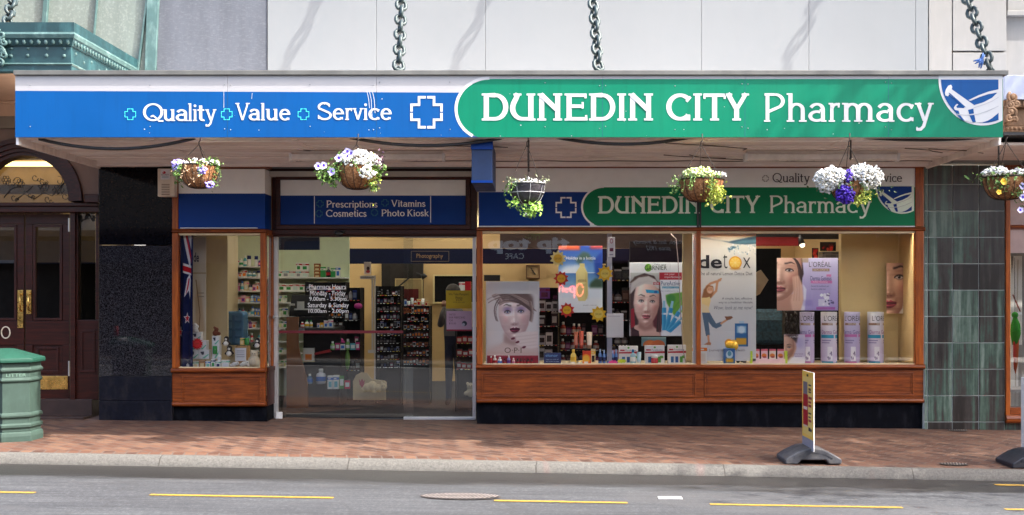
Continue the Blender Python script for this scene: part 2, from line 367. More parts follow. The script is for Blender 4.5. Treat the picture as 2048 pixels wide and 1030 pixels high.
# ------------------------------------------------------------------ printed pictures (ink on paper, painted onto a fine grid)
class Canvas:
    def __init__(s, px0, py0, px1, py1, k=1.25, bg=(255, 255, 255)):
        s.b = (px0, py0, px1, py1); s.w = max(4, int((px1-px0)*k)); s.h = max(4, int((py1-py0)*k))
        s.im = np.ones((s.h, s.w, 3))*np.array(bg)/255.
        gx = px0+(np.arange(s.w))/(s.w-1)*(px1-px0); gy = py0+(np.arange(s.h))/(s.h-1)*(py1-py0)
        s.gx, s.gy = np.meshgrid(gx, gy); s.k = k; s.view(0, 0, 1)
    def view(s, ox, oy, sc): s.x = (s.gx-ox)*sc; s.y = (s.gy-oy)*sc; s.sc = sc; return s
    def put(s, mask, c, a=1.):
        mask = (mask*a)[..., None]; s.im = s.im*(1-mask)+mask*np.array(c)/255.; return s
    def blur(s, m, r):
        r = int(round(r/s.sc*s.k))
        for _ in range(2):
            if r < 1: break
            for ax in (0, 1):
                p = np.pad(m, [(r, r) if i == ax else (0, 0) for i in (0, 1)], mode='edge'); acc = 0
                for d in range(2*r+1): acc = acc+(p[d:d+m.shape[0], :] if ax == 0 else p[:, d:d+m.shape[1]])
                m = acc/(2*r+1)
        return m
    def rect(s, x0, y0, x1, y1, c, a=1., soft=0):
        return s.put(s.blur(((s.x >= x0) & (s.x <= x1) & (s.y >= y0) & (s.y <= y1))*1., soft), c, a)
    def ell(s, cx, cy, rx, ry, c, a=1., soft=0, rot=0):
        ct, st = math.cos(R(rot)), math.sin(R(rot)); dx, dy = s.x-cx, s.y-cy
        d = np.sqrt(((dx*ct+dy*st)/rx)**2+((-dx*st+dy*ct)/ry)**2); e = s.sc/s.k/min(rx, ry)*.7
        return s.put(s.blur(np.clip((1-d)/e+.5, 0, 1), soft), c, a)
    def poly(s, pts, c, a=1., soft=0):
        m = np.zeros(s.x.shape)
        o = .25*s.sc/s.k
        for ox, oy in ((-o, -o), (o, -o), (-o, o), (o, o)):
            ins = np.zeros(s.x.shape, bool); n = len(pts); px, py = s.x+ox, s.y+oy
            for i in range(n):
                (x1, y1), (x2, y2) = pts[i], pts[(i+1) % n]
                if y1 == y2: continue
                ins ^= ((y1 > py) != (y2 > py)) & (px < (x2-x1)*(py-y1)/(y2-y1)+x1)
            m += ins*.25
        return s.put(s.blur(m, soft), c, a)
    def line(s, pts, wd, c, a=1., soft=0):
        d = np.full(s.x.shape, 1e9)
        for (x1, y1), (x2, y2) in zip(pts[:-1], pts[1:]):
            L = (x2-x1)**2+(y2-y1)**2 or 1e-9; t = np.clip(((s.x-x1)*(x2-x1)+(s.y-y1)*(y2-y1))/L, 0, 1)
            d = np.minimum(d, np.hypot(s.x-x1-t*(x2-x1), s.y-y1-t*(y2-y1)))
        e = s.sc/s.k
        return s.put(s.blur(np.clip((wd/2-d)/e+.5, 0, 1), soft), c, a)
    def grad(s, y0, c0, y1, c1, x0=-1e9, x1=1e9):
        t = np.clip((s.y-y0)/(y1-y0), 0, 1)[..., None]; m = ((s.x >= x0) & (s.x <= x1) & (s.y >= min(y0, y1)) & (s.y <= max(y0, y1)))[..., None]
        s.im = np.where(m, np.array(c0)/255.*(1-t)+np.array(c1)/255.*t, s.im); return s
    def speck(s, seed, n, x0, y0, x1, y1, cols, r=(2, 6), a=1.):
        g = random.Random(seed)
        for _ in range(n): q = g.uniform(*r); s.ell(g.uniform(x0, x1), g.uniform(y0, y1), q, q*g.uniform(.5, 1.3), g.choice(cols), a)
        return s
    def mesh(s, name, mat, Y, parent=None, back=.004, curve=None):
        x0, y0, x1, y1 = s.b; w_, h_ = s.w, s.h; v = []
        for j in range(h_):
            for i in range(w_):
                u = i/(w_-1); t = j/(h_-1); px = x0+u*(x1-x0); py = y0+t*(y1-y0)
                if curve: v.append(curve(u, t))
                else: v.append((X(px, Y), Y, Z(py, Y)))
        f = [(j*w_+i, (j+1)*w_+i, (j+1)*w_+i+1, j*w_+i+1) for j in range(h_-1) for i in range(w_-1)]
        im = np.clip(s.im, 0, 1); li = np.where(im <= .04045, im/12.92, ((im+.055)/1.055)**2.4)
        me = bpy.data.meshes.new(name); off = wloc(parent) if parent else Vector((0, 0, 0))
        me.from_pydata([tuple(Vector(p)-off) for p in v], [], f); me.materials.append(mat)
        at = me.color_attributes.new('Col', 'FLOAT_COLOR', 'POINT')
        at.data.foreach_set('color', np.concatenate([li.reshape(-1, 3), np.ones((h_*w_, 1))], 1).ravel())
        me.polygons.foreach_set('use_smooth', [True]*len(f)); me.update()
        o = bpy.data.objects.new(name, me); COL.objects.link(o)
        if parent: o.parent = parent
        if back:
            md = o.modifiers.new('thickness', 'SOLIDIFY'); md.thickness = back; md.offset = -1
        return o
def face(cv, cx, cy, rx, ry, rot=0, yaw=0, skin=(232, 196, 178), shade=(150, 98, 84), lip=(196, 92, 100), iris=(70, 84, 110), brow=(70, 50, 44), lid=None, light=(-.45, -.5, .74), hard=1., top=-.96):
    """a printed studio portrait: a relief of the face is lit in numpy and the result is the ink"""
    ct, st = math.cos(R(rot)), math.sin(R(rot)); dx, dy = cv.x-cx, cv.y-cy; u = (dx*ct+dy*st)/rx; v = (-dx*st+dy*ct)/ry
    W = np.interp(v, [-1.2, -.85, -.3, .1, .45, .72, .9, 1.0, 1.04], [.55, .84, .98, 1, .87, .66, .42, .2, .01]); s = u/np.maximum(W, .02)
    G = lambda a, b, p, q: np.exp(-((u-a)/p)**2-((v-b)/q)**2)
    yn, ym, ye = yaw*.30, yaw*.22, yaw*.16
    z = np.sqrt(np.clip(1-np.clip(np.abs(s-yaw*.25), 0, .985)**2, .03, 1))*.85*(.4+.6*W)-.16*v*v
    t = np.clip((v+.2)/.55, 0, 1)*np.clip((.47-v)/.07, 0, 1)
    z = z+.21*t*np.exp(-((u-yn)/(.1+.07*t))**2)*.8+.12*G(yn, .34, .13, .08)
    for k in (-1, 1):
        z = z+.07*G(yn+k*.16, .37, .07, .06)-.08*G(ye+k*.42, -.06, .24, .13)+.07*G(ye+k*.42, -.04, .14, .08)+.05*G(ye+k*.42, -.25, .3, .07)+.10*G(k*.5+ye, .2, .28, .22)-.04*G(ym+k*.33, .6, .07, .09)
    z = z+.07*G(ym, .565, .2, .04)+.09*G(ym, .67, .17, .05)-.06*G(ym, .61, .24, .02)-.06*G(ym, .78, .2, .05)+.08*G(ym, .92, .2, .1)
    px = rx*cv.k/cv.sc; py = ry*cv.k/cv.sc; gy, gx = np.gradient(z); gx = gx*px*.9; gy = gy*py*.9
    n = np.sqrt(gx**2+gy**2+1); L = np.array(light)/np.linalg.norm(light); d = np.clip((-gx*L[0]-gy*L[1]+L[2])/n, 0, 1)
    f = np.clip(.28+.82*d, 0, 1)[..., None]; sk, sh = np.array(skin)/255., np.array(shade)/255.
    col = sh*(1-f)+sk*f+.16*(np.clip(d, 0, 1)**14)[..., None]
    col = col+(np.exp(-((v-.2)/.16)**2)*(np.exp(-((u-ye-.55)/.2)**2)+np.exp(-((u-ye+.55)/.2)**2)))[..., None]*np.array([.03, -.035, -.025])
    m = (cv.blur(np.clip((1-np.abs(s))*W*px/1.6, 0, 1)*np.clip((v-top)*12, 0, 1)*(v < 1.2), hard*cv.sc/cv.k))[..., None]; cv.im = cv.im*(1-m)+m*np.clip(col, 0, 1); mm = m[..., 0]
    e = 1/px
    for k in (-1, 1):
        a = ye+k*.42; q = u-a; w_ = .19
        if lid is not None: cv.put(mm*np.exp(-(q/.27)**2-((v+.12)/.11)**2), lid, .8)
        cv.put(mm*np.exp(-(q/.24)**2-((v+.105)/.03)**2), shade, .6)
        op = .052*(1-(q/w_)**2); am = np.clip((op-np.abs(v+.045))*py/1.2+.5, 0, 1)*(np.abs(q) < w_); cv.put(mm*am, (214, 205, 202), .85)
        ir = np.sqrt((q*rx)**2+((v+.05)*ry)**2)/(rx*.074); cv.put(mm*am*np.clip((1-ir)*3, 0, 1), iris); cv.put(mm*am*np.clip((.5-ir)*5, 0, 1), (14, 12, 14)); cv.put(mm*np.exp(-((q+.025)/.02)**2-((v+.075)/.018)**2), (255, 255, 255), .9)
        cv.put(mm*np.exp(-((v+.045+op)/.022)**2)*(np.abs(q) < w_*1.12), (26, 18, 20), .9); cv.put(mm*np.exp(-((v+.045-op)/.018)**2)*(np.abs(q) < w_), (90, 62, 58), .5)
        bq = q*k; bv = -.27-.05*np.exp(-((bq-.06)/.16)**2)+.05*np.clip(bq-.1, 0, 1)+.0*bq; th = .032*np.clip(1-(bq-.02)/.34, .25, 1); cv.put(mm*np.exp(-((v-bv)/th)**2)*np.clip((.29-np.abs(bq))*12, 0, 1), brow, .8)
    for k in (-1, 1): cv.put(mm*np.exp(-((u-yn-k*.085)/.045)**2-((v-.415)/.015)**2), (90, 48, 44), .6)
    q = (u-ym)/.31; up = .575-.035*(1-q*q)-.018*np.exp(-((np.abs(q)-.25)/.18)**2)+.02*np.exp(-(q/.12)**2); lo = .625+.105*np.clip(1-q*q, 0, 1)**.8
    lm = np.clip((v-up)*py/1.3+.5, 0, 1)*np.clip((lo-v)*py/1.3+.5, 0, 1)*(np.abs(q) < 1); lc = np.clip(np.array(lip)/255.*(.55+.75*d[..., None])+.2*(d**16)[..., None], 0, 1); q2 = (mm*lm*.92)[..., None]; cv.im = cv.im*(1-q2)+q2*lc
    cv.put(mm*np.exp(-((v-.618-.01*np.cos(q*3))/.013)**2)*(np.abs(q) < 1), tuple(int(c*.35) for c in lip), .85)
    return cv
def hairs(cv, seed, n, p0, p1, p2, jit, cols, w_=(1.5, 4), a=.6):
    g = random.Random(seed)
    for _ in range(n):
        j = g.uniform(-1, 1); P = []
        for p in (p0, p1, p2): P.append((p[0]+j*jit[0]+g.uniform(-3, 3), p[1]+j*jit[1]+g.uniform(-3, 3)))
        B = [((1-t)**2*P[0][0]+2*t*(1-t)*P[1][0]+t*t*P[2][0], (1-t)**2*P[0][1]+2*t*(1-t)*P[1][1]+t*t*P[2][1]) for t in (0, .2, .4, .6, .8, 1)]
        cv.line(B, g.uniform(*w_), g.choice(cols), a, .8)
    return cv
def poster(name, label, cv, Y, cat='poster', texts=(), frame=None, group=None, back=.004, mat=None):
    """texts: (string, px0, px1, py0, py1, colour, bold, shear)"""
    x0, y0, x1, y1 = cv.b
    t = thing(name, label, cat, (X((x0+x1)/2, Y), Y, Z(y1, Y)), group)
    cv.mesh('sheet', mat or PR, Y, t, back)
    if texts:
        mb = MB()
        for tx in texts:
            bd = tx[6] if len(tx) > 6 else 0; sh = tx[7] if len(tx) > 7 else 0
            text_px(mb, tx[0], tx[1], tx[2], tx[3], tx[4], Y-.003, 0, lin(tx[5]), sh, bd)
        mb.build('lettering', PR, t)
    if frame:
        mb = MB(); e = frame[0]
        for q in ((x0-e, x1+e, y0-e, y0), (x0-e, x1+e, y1, y1+e), (x0-e, x0, y0, y1), (x1, x1+e, y0, y1)): mb.pbox(*q, Y-.008, Y+.01)
        mb.build('frame', frame[1], t)
    return t
# ================================================================== ground
def sheet(name, xs, ys, mat, dz=0, fz=gz):
    v = [(x, y, fz(x, y)+dz) for y in ys for x in xs]; n = len(xs)
    f = [(j*n+i, j*n+i+1, (j+1)*n+i+1, (j+1)*n+i) for j in range(len(ys)-1) for i in range(n-1)]
    me = bpy.data.meshes.new(name); me.from_pydata(v, [], f); me.materials.append(mat)
    me.polygons.foreach_set('use_smooth', [True]*len(f)); me.update()
    o = bpy.data.objects.new(name, me); COL.objects.link(o); o['kind'] = 'structure'; return o
def fr(a, b, n): return [a+(b-a)*i/n for i in range(n+1)]
# brick paving
m, nt, b = node_mat('brick_paving'); tc = N(nt, 'ShaderNodeTexCoord')
def bricks(rot, bw, bh, off=.5):
    mp = N(nt, 'ShaderNodeMapping'); mp.inputs['Rotation'].default_value = (0, 0, R(rot)); nt.links.new(tc.outputs['Object'], mp.inputs[0])
    br = N(nt, 'ShaderNodeTexBrick', offset=off); br.inputs['Scale'].default_value = 1; br.inputs['Brick Width'].default_value = bw
    br.inputs['Row Height'].default_value = bh; br.inputs['Mortar Size'].default_value = .009; br.inputs['Mortar Smooth'].default_value = .3
    br.inputs['Color1'].default_value = (0, 0, 0, 1); br.inputs['Color2'].default_value = (1, 1, 1, 1); br.inputs['Mortar'].default_value = (.5, .5, .5, 1)
    br.inputs['Bias'].default_value = 0
    nt.links.new(mp.outputs[0], br.inputs['Vector']); return br
b1 = bricks(38, .20, .10); b2 = bricks(78, .22, .11, 0.)
sx = N(nt, 'ShaderNodeSeparateXYZ'); nt.links.new(tc.outputs['Object'], sx.inputs[0])
lt = N(nt, 'ShaderNodeMath', operation='LESS_THAN'); lt.inputs[1].default_value = -2.36; nt.links.new(sx.outputs[1], lt.inputs[0])
tone = mixc(nt, lt.outputs[0], b1.outputs['Color'], b2.outputs['Color'])
fac = N(nt, 'ShaderNodeMix', data_type='FLOAT'); nt.links.new(lt.outputs[0], fac.inputs[0]); nt.links.new(b1.outputs['Fac'], fac.inputs[2]); nt.links.new(b2.outputs['Fac'], fac.inputs[3])
c = ramp(nt, tone, [(.0, (.045, .017, .009)), (.3, (.082, .032, .016)), (.6, (.108, .047, .026)), (.85, (.142, .074, .043)), (1, (.072, .034, .022))])
c = mixc(nt, .6, c, ramp(nt, noise(nt, 1.1, 5), [(.3, (.66, .62, .60)), (.7, (.92, .90, .88))]), 'MULTIPLY')
c = mixc(nt, ramp(nt, noise(nt, 2.2, 6, (1, 3, 1), .7), [(.62, (0, 0, 0)), (.75, (.5, .5, .5))]), c, (.07, .045, .036, 1))
c = mixc(nt, fac.outputs[0], c, (.085, .06, .05, 1)); nt.links.new(c, b.inputs['Base Color'])
b.inputs['Roughness'].default_value = .75
hh = N(nt, 'ShaderNodeMath', operation='MULTIPLY_ADD'); nt.links.new(fac.outputs[0], hh.inputs[0]); hh.inputs[1].default_value = -1; nt.links.new(noise(nt, 60, 3), hh.inputs[2])
bump(nt, b, hh.outputs[0], .5, .006); BRICK = m
# asphalt, with the wet strip along the gutter
m, nt, b = node_mat('asphalt'); tc = N(nt, 'ShaderNodeTexCoord'); sx = N(nt, 'ShaderNodeSeparateXYZ'); nt.links.new(tc.outputs['Object'], sx.inputs[0])
base = ramp(nt, noise(nt, 46, 5, (.8, .5, 1), .85), [(.34, (.030, .032, .037)), (.5, (.034, .0365, .041)), (.66, (.075, .079, .085))])
st = ramp(nt, noise(nt, 1.0, 6, (.35, 2.6, 1), .62), [(.3, (.62, .63, .66)), (.7, (1.25, 1.24, 1.22))]); base = mixc(nt, .85, base, st, 'MULTIPLY')
fine = ramp(nt, noise(nt, 6, 6, (.14, 5, 1), .72), [(.36, (.5, .5, .53)), (.66, (1.42, 1.42, 1.4))]); base = mixc(nt, .8, base, fine, 'MULTIPLY')
ad = N(nt, 'ShaderNodeMath', operation='MULTIPLY_ADD'); nt.links.new(noise(nt, 1.6, 5, (.35, 2, 1), .65), ad.inputs[0]); ad.inputs[1].default_value = 1.25; nt.links.new(sx.outputs[1], ad.inputs[2])
wet = ramp(nt, ad.outputs[0], [(.0, (0, 0, 0)), (1, (1, 1, 1))]); wr = wet.node; wr.color_ramp.elements[0].position = 0; wr.color_ramp.elements[1].position = 1
mr = N(nt, 'ShaderNodeMapRange'); nt.links.new(ad.outputs[0], mr.inputs[0]); mr.inputs[1].default_value = -2.95; mr.inputs[2].default_value = -2.62; nt.nodes.remove(wr)
vo = N(nt, 'ShaderNodeTexVoronoi', feature='DISTANCE_TO_EDGE'); vo.inputs['Scale'].default_value = .55; wp = N(nt, 'ShaderNodeVectorMath', operation='ADD'); nz = N(nt, 'ShaderNodeTexNoise'); nz.inputs['Scale'].default_value = 3; nz.inputs['Detail'].default_value = 4; nt.links.new(tc.outputs['Object'], nz.inputs['Vector']); nt.links.new(tc.outputs['Object'], wp.inputs[0]); nt.links.new(nz.outputs['Color'], wp.inputs[1]); nt.links.new(wp.outputs[0], vo.inputs['Vector'])
ck_ = ramp(nt, vo.outputs['Distance'], [(.0, (.55, .55, .55)), (.012, (0, 0, 0))]); base = mixc(nt, ck_, base, (.02, .02, .021, 1))
pt = ramp(nt, noise(nt, .7, 2, (.5, 1.4, 1)), [(.56, (0, 0, 0)), (.58, (.4, .4, .4))]); base = mixc(nt, pt, base, (.05, .05, .053, 1))
c = mixc(nt, mr.outputs[0], base, (.016, .0155, .015, 1)); nt.links.new(c, b.inputs['Base Color'])
rg = N(nt, 'ShaderNodeMapRange'); nt.links.new(mr.outputs[0], rg.inputs[0]); rg.inputs[3].default_value = .82; rg.inputs[4].default_value = .42; nt.links.new(rg.outputs[0], b.inputs['Roughness'])
bump(nt, b, noise(nt, 200, 2), .5, .004); ASPH = m
CONC = pbr('kerb_concrete', (.09, .087, .08), .85, var=.2, scale=40, bmp=.5, bscale=120, dirt=((.10, .095, .085, 1), .7, 5, (1, 1, 1)))
xs = fr(-45, 45, 60)
pav = sheet('pavement', xs, fr(0.02, -2.52, 10), BRICK)
sheet('entrance_pavement', fr(-12, 12, 12), [1.6, .0201], BRICK, -.006, lambda x, y: gz(x, 0)+y*.012)
sheet('road', xs, [-2.671, -2.8, -3, -3.4, -4, -4.8, -5.8, -6.87, -8, -9.5, -11.05], ASPH)
sheet('opposite_pavement', xs, [-11.15, -13, -15.6], BRICK, .115, lambda x, y: gz(x, -11)+.03)
m_g = pbr('bare_ground', (.16, .15, .13), .9); g_ = sheet('ground', [-220, 220], [-220, 220], m_g, 0, lambda x, y: -2.6)
nt = CONC.node_tree; b = nt.nodes['Principled BSDF']; tc = N(nt, 'ShaderNodeTexCoord'); sx = N(nt, 'ShaderNodeSeparateXYZ'); nt.links.new(tc.outputs['Object'], sx.inputs[0])
ma = N(nt, 'ShaderNodeMath', operation='MULTIPLY_ADD'); nt.links.new(noise(nt, 9, 3), ma.inputs[0]); ma.inputs[1].default_value = .035; nt.links.new(sx.outputs[0], ma.inputs[2])
mm = N(nt, 'ShaderNodeMath', operation='MULTIPLY'); nt.links.new(ma.outputs[0], mm.inputs[0]); mm.inputs[1].default_value = .56; fr_ = N(nt, 'ShaderNodeMath', operation='FRACT'); nt.links.new(mm.outputs[0], fr_.inputs[0])
l2 = N(nt, 'ShaderNodeMath', operation='LESS_THAN'); nt.links.new(fr_.outputs[0], l2.inputs[0]); l2.inputs[1].default_value = .007
old = b.inputs['Base Color'].links[0].from_socket; cc = mixc(nt, l2.outputs[0], old, (.045, .04, .036, 1))
sp2 = ramp(nt, noise(nt, 70, 3, None, .8), [(.38, (.6, .6, .6)), (.6, (1.15, 1.15, 1.15))]); cc = mixc(nt, .6, cc, sp2, 'MULTIPLY')
rd = ramp(nt, noise(nt, .9, 3, (1, .2, .2)), [(.66, (0, 0, 0)), (.72, (.35, .35, .35))]); cc = mixc(nt, rd, cc, (.28, .09, .08, 1)); nt.links.new(cc, b.inputs['Base Color'])
def kerb(name, y0, y1, zf, flip):
    mb = MB(); n = 120; rows = []
    d = (y1-y0)
    prof = [(0, .001), (.40, .002), (.58, -.006), (.74, -.025), (.9, -.055), (1.03, -.10), (1.05, -.16)]
    for i in range(n+1):
        x = -45+90*i/n
        rows.append([(x, y0+d*p, zf(x)+q) for p, q in prof])
    k = len(prof); vs = [v for r in rows for v in r]
    fs = [((i+1)*k+j, i*k+j, i*k+j+1, (i+1)*k+j+1) if not flip else (i*k+j, (i+1)*k+j, (i+1)*k+j+1, i*k+j+1) for i in range(n) for j in range(k-1)]
    mb.add(vs, fs, 0, None, True); return tag(mb.build(name, CONC), kind='structure')
kerb('kerb', -2.52, -2.67, lambda x: gz(x, -2.52), False)
kerb('opposite_kerb', -11.15, -11.0, lambda x: gz(x, -11)+.145, True)
YEL = pbr('yellow_road_paint', (.29, .17, .012), .7, var=.25, scale=30, dirt=((.06, .055, .045, 1), .95, 16, (1, 3, 1))); WRP = pbr('white_road_paint', (.6, .6, .58), .7, var=.15, scale=30)
def mark(x0, x1, yc, w_, mat, dz=.004):
    o = sheet('road_marking', fr(x0, x1, 6), [yc-w_/2, yc+w_/2], mat, dz); return o
def Yline(px): return X(px, -4.28)
for a, b_ in ((-300, 70), (300, 667), (988, 1255), (1420, 1805), (2010, 2380)): mark(Yline(a), Yline(b_), -4.28, .065, YEL)
mark(X(1990, -2.95), X(2420, -2.95), -2.95, .09, YEL)
mark(-40, 40, -10.6, .11, WRP)
RED = pbr('faded_red_paint', (.33, .10, .09), .85, var=.4, scale=20)
# ------------------------------------------------------------------ covers in the ground
IRON = pbr('worn_cast_iron', (.30, .26, .23), .55, .5, .3, 30)
def cover(name, label, x, y, rx, ry, nb, mat_ring, lift=.006):
    t = thing(name, label, 'manhole cover', (x, y, gz(x, y)))
    z = lambda a, b: gz(a, b)+lift
    n = 40; ring = MB(); o1 = [(x+rx*math.cos(2*math.pi*i/n), y+ry*math.sin(2*math.pi*i/n)) for i in range(n)]
    o2 = [(x+rx*.965*math.cos(2*math.pi*i/n), y+ry*.965*math.sin(2*math.pi*i/n)) for i in range(n)]
    ring.add([(a, b, z(a, b)+.001) for a, b in o1+o2], [(i, (i+1) % n, (i+1) % n+n, i+n) for i in range(n)]); ring.build('ring', mat_ring, t)
    pl = MB(); pl.add([(a, b, z(a, b)) for a, b in o2], [tuple(range(n))]); pl.build('plate', BLK, t)
    rib = MB()
    for i in range(nb):
        u = -1+2*(i+.5)/nb; wv_ = .40/nb
        hw = math.sqrt(max(0, 1-u*u))*.88
        for s0, s1 in ((-1, -.06), (.06, 1)):
            x0 = x+rx*.93*(u-wv_); x1 = x+rx*.93*(u+wv_); ya, yb = y+ry*hw*s0*.93, y+ry*hw*s1*.93; sk = rx*.16
            q = [(x0+sk*s0*hw, ya), (x1+sk*s0*hw, ya), (x1+sk*s1*hw, yb), (x0+sk*s1*hw, yb)]
            rib.add([(a, b, z(a, b)+.005) for a, b in q], [(0, 1, 2, 3)])
    rib.build('ribs', IRON, t); return t
LTI = pbr('polished_iron', (.26, .225, .21), .6, .0, .25, 40); IRON_L = LTI
_I = IRON; IRON = LTI
cover('road_cover', 'oval ribbed iron cover set in the road beside a yellow line', X(921, -4.12), -4.12, .325, .17, 19, pbr('rust_ring', (.06, .045, .04), .7))
IRON = _I
cover('pavement_cover', 'small round iron cover in the brick pavement near the kerb', X(1908, -2.33), -2.33, .14, .08, 9, BLK)
cover('pavement_cover', 'small dark iron cover in the bricks at the foot of the green tiled pillar', X(1916, -.12), -.12, .12, .07, 8, CONC)
mb = MB(); xx, yy = X(1340, -4.0), -4.0
mb.box(xx-.1, xx+.1, yy-.05, yy+.05, gz(xx, yy)-.01, gz(xx, yy)+.008); tag(mb.build('road_plate', ALU, bevel=.003), 'small flat pale metal plate set in the road', 'plate')

# ================================================================== pharmacy building above the canopy
WPAN = pbr('white_cladding', (.175, .190, .200), .55, var=.04, scale=.8, dirt=((.16, .165, .18, 1), .18, 2.2, (3, 1, .25)))
GPAN = pbr('grey_cladding', (.078, .088, .108), .7, var=.14, scale=3, stretch=(2, 1, .35), bmp=.1, dirt=((.16, .17, .19, 1), .5, 26, (1, 1, 3)))
STONE = pbr('pale_render', (.222, .22, .212), .7, var=.05, scale=2, dirt=((.3, .29, .27, 1), .35, 3, (3, 1, .4)))
TOPZ = 6.4
bld = thing('pharmacy_building', 'pharmacy building with pale clad upper wall above the sign and timber framed shop windows', 'building', (0, .3, 0))
up = MB(); up.box(X(312), X(2013), .06, .3, 3.14, TOPZ); up.build('upper_wall', STONE, bld)
seams = [(535, 752.7), (753.2, 970.7), (971.2, 1402.7), (1403.2, 1617.6), (1618.1, 1831), (1831.5, 1856)]
for a, b_ in seams:
    mb = MB(); mb.box(X(a), X(b_), .0, .058, 3.14, TOPZ); mb.build('cladding_panel', WPAN, bld, bevel=.003)
mb = MB(); mb.box(X(313), X(533), .012, .058, 3.14, TOPZ); tag(mb.build('cladding_panel', GPAN, bld), 'grey weathered panel')
mb = MB()
for a, b_, z0, z1 in ((1858, 1904, 3.14, TOPZ), (1906, 2013, Z(102)-.0+.004, TOPZ), (1906, 2013, 3.14, Z(105))): mb.box(X(a), X(b_), .004, .058, z0, z1)
mb.build('render_panel', STONE, bld, bevel=.004)

# ================================================================== canopy
SOF = pbr('soffit_paint', lin(248, 240, 234), .7, var=.05, scale=2, stretch=(.4, 2, 1), dirt=(lin(150, 118, 98), .4, 2.5, (.5, 3, 1)))
cap_m = pbr('cap_flashing', (.13, .13, .12), .5, .3, .2, 5)
CZ0 = 3.135
can = thing('street_canopy', 'flat canopy with cream boarded soffit over the pavement', 'canopy', (0, 0, CZ0))
mb = MB(); mb.box(-5.2, 4.62, -2.06, .2, CZ0+.012, CZ0+.3); mb.build('roof_slab', SOF, can)
mb = MB(); mb.box(-5.2, 4.62, -2.055, -.003, CZ0, CZ0+.011); mb.build('soffit', SOF, can)
mb = MB()
for y in (-1.86, -1.5, -1.32, -.95, -.8, -.55, -.42, -.22): mb.box(-5.15, 4.6, y-.035, y+.035, CZ0-.018, CZ0-.0005)
mb.box(-5.2, 4.62, -.12, -.004, CZ0-.05, CZ0-.0006)
for x in (-3.9, -2.45, .55, 1.75, 3.1): mb.box(x-.03, x+.03, -2.0, -.13, CZ0-.012, CZ0-.0008)
mb.each('batten', SOF, can, bevel=.003)
mb = MB(); mb.box(-5.23, -5.201, -2.05, -.002, CZ0-.07, CZ0+.3); mb.box(4.621, 4.65, -2.05, -.002, CZ0-.07, CZ0+.3); mb.each('edge_board', SOF, can, bevel=.003)
mb = MB(); ytop = -2.1
mb.box(X(28, -2.12), X(2016, -2.12), -2.135, -1.9, Z(150, -2.12), Z(141, -2.12)); mb.build('cap_flashing', cap_m, can, bevel=.003)
# drooping cracks and staples of old wiring on the soffit
mb = MB(); g = random.Random(3)
for k in range(9):
    x = g.uniform(-4.6, 4.2); y = g.uniform(-1.9, -.8); pts = [(x, y, CZ0-.02)]
    for j in range(4): x += g.uniform(-.05, .3); y += g.uniform(.02, .14); pts.append((x, min(y, -.15), CZ0-.021))
    mb.tube(pts, .006, 4)
x = -5
pts = []
for i in range(60): pts.append((-2.8+i*.125, -.35+.012*math.sin(i*1.3), CZ0-.022+.004*math.sin(i*.9)))
mb.tube(pts, .007, 4); mb.build('surface_wire', pbr('old_wire', (.1, .07, .055), .7), can)
for nm, a, b_, lab in (('left', 580, 890, 'long fluorescent batten light on the soffit above the shop door'), ('right', 1488, 1797, 'long fluorescent batten light on the soffit above the right window')):
    y = -1.2; t = thing('tube_light', lab, 'light', ((X(a, y)+X(b_, y))/2, y, CZ0-.02)); x0, x1 = X(a, y), X(b_, y)
    mb = MB(); mb.box(x0+.02, x1-.02, y-.04, y+.04, CZ0-.055, CZ0-.019); mb.build('housing', pbr('batten_housing', lin(222, 212, 204), .5), t, bevel=.004)
    mb = MB(); mb.extr([(y-.055, CZ0-.058), (y+.055, CZ0-.058), (y+.05, CZ0-.11), (y+.03, CZ0-.125), (y-.03, CZ0-.125), (y-.05, CZ0-.11)], x0+.03, x1-.03); mb.build('diffuser', pbr('dull_diffuser', lin(232, 226, 220), .3), t)
    mb = MB()
    for xa, xb in ((x0, x0+.029), (x1-.029, x1)): mb.extr([(y-.06, CZ0-.05), (y+.06, CZ0-.05), (y+.052, CZ0-.115), (y+.03, CZ0-.132), (y-.03, CZ0-.132), (y-.052, CZ0-.115)], xa, xb)
    mb.each('end_cap', WHT, t)
# sagging cable loops
mb = MB()
for a, b_, ya, yb, sg in ((78, 390, 278, 276, 21), (395, 697, 274, 274, -2), (700, 1003, 275, 276, 16), (1110, 1378, 274, 275, 14), (1712, 2000, 273, 271, 8), (1003, 1110, 275, 274, -3), (1378, 1712, 275, 273, -3)):
    y = -2.0; mb.tube([(X(a+(b_-a)*t/14, y), y+.0, Z(ya+(yb-ya)*t/14+sg*(1-(t/7-1)**2)*.98, y)) for t in range(15)], .0165, 6)
tag(mb.build('sagging_cable', BLK), 'thick black cable sagging in loops under the long sign', 'cable')

# ================================================================== long fascia sign
YS = -2.105
BLUE = pbr('sign_blue', lin(0, 72, 134), .4, spec=.2, var=.07, scale=1.2, dirt=(lin(0, 58, 112), .35, 6, (2.5, 1, .2))); GREEN = pbr('sign_green', lin(0, 112, 84), .4, spec=.2, var=.07, scale=1.2, dirt=(lin(0, 92, 68), .35, 6, (2.5, 1, .2)))
SWH = pbr('sign_white', (.345, .345, .36), .4, var=.025, scale=2, dirt=((.5, .48, .46, 1), .25, 3, (.6, 1, 3)))
NAVY = pbr('sign_navy', lin(0, 54, 132), .4, spec=.2, var=.05, scale=1.2); DGRN = pbr('lower_sign_green', lin(0, 120, 76), .4, spec=.2, var=.06, scale=1.2)
SWH2 = pbr('lower_sign_white', lin(242, 246, 244), .45, var=.03); TEAL = pbr('teal_ink', lin(60, 205, 200), .5); LIL = pbr('letter_white', (.50, .51, .52), .45, var=.02)
PALE = pbr('pale_letter', lin(222, 236, 220), .5)
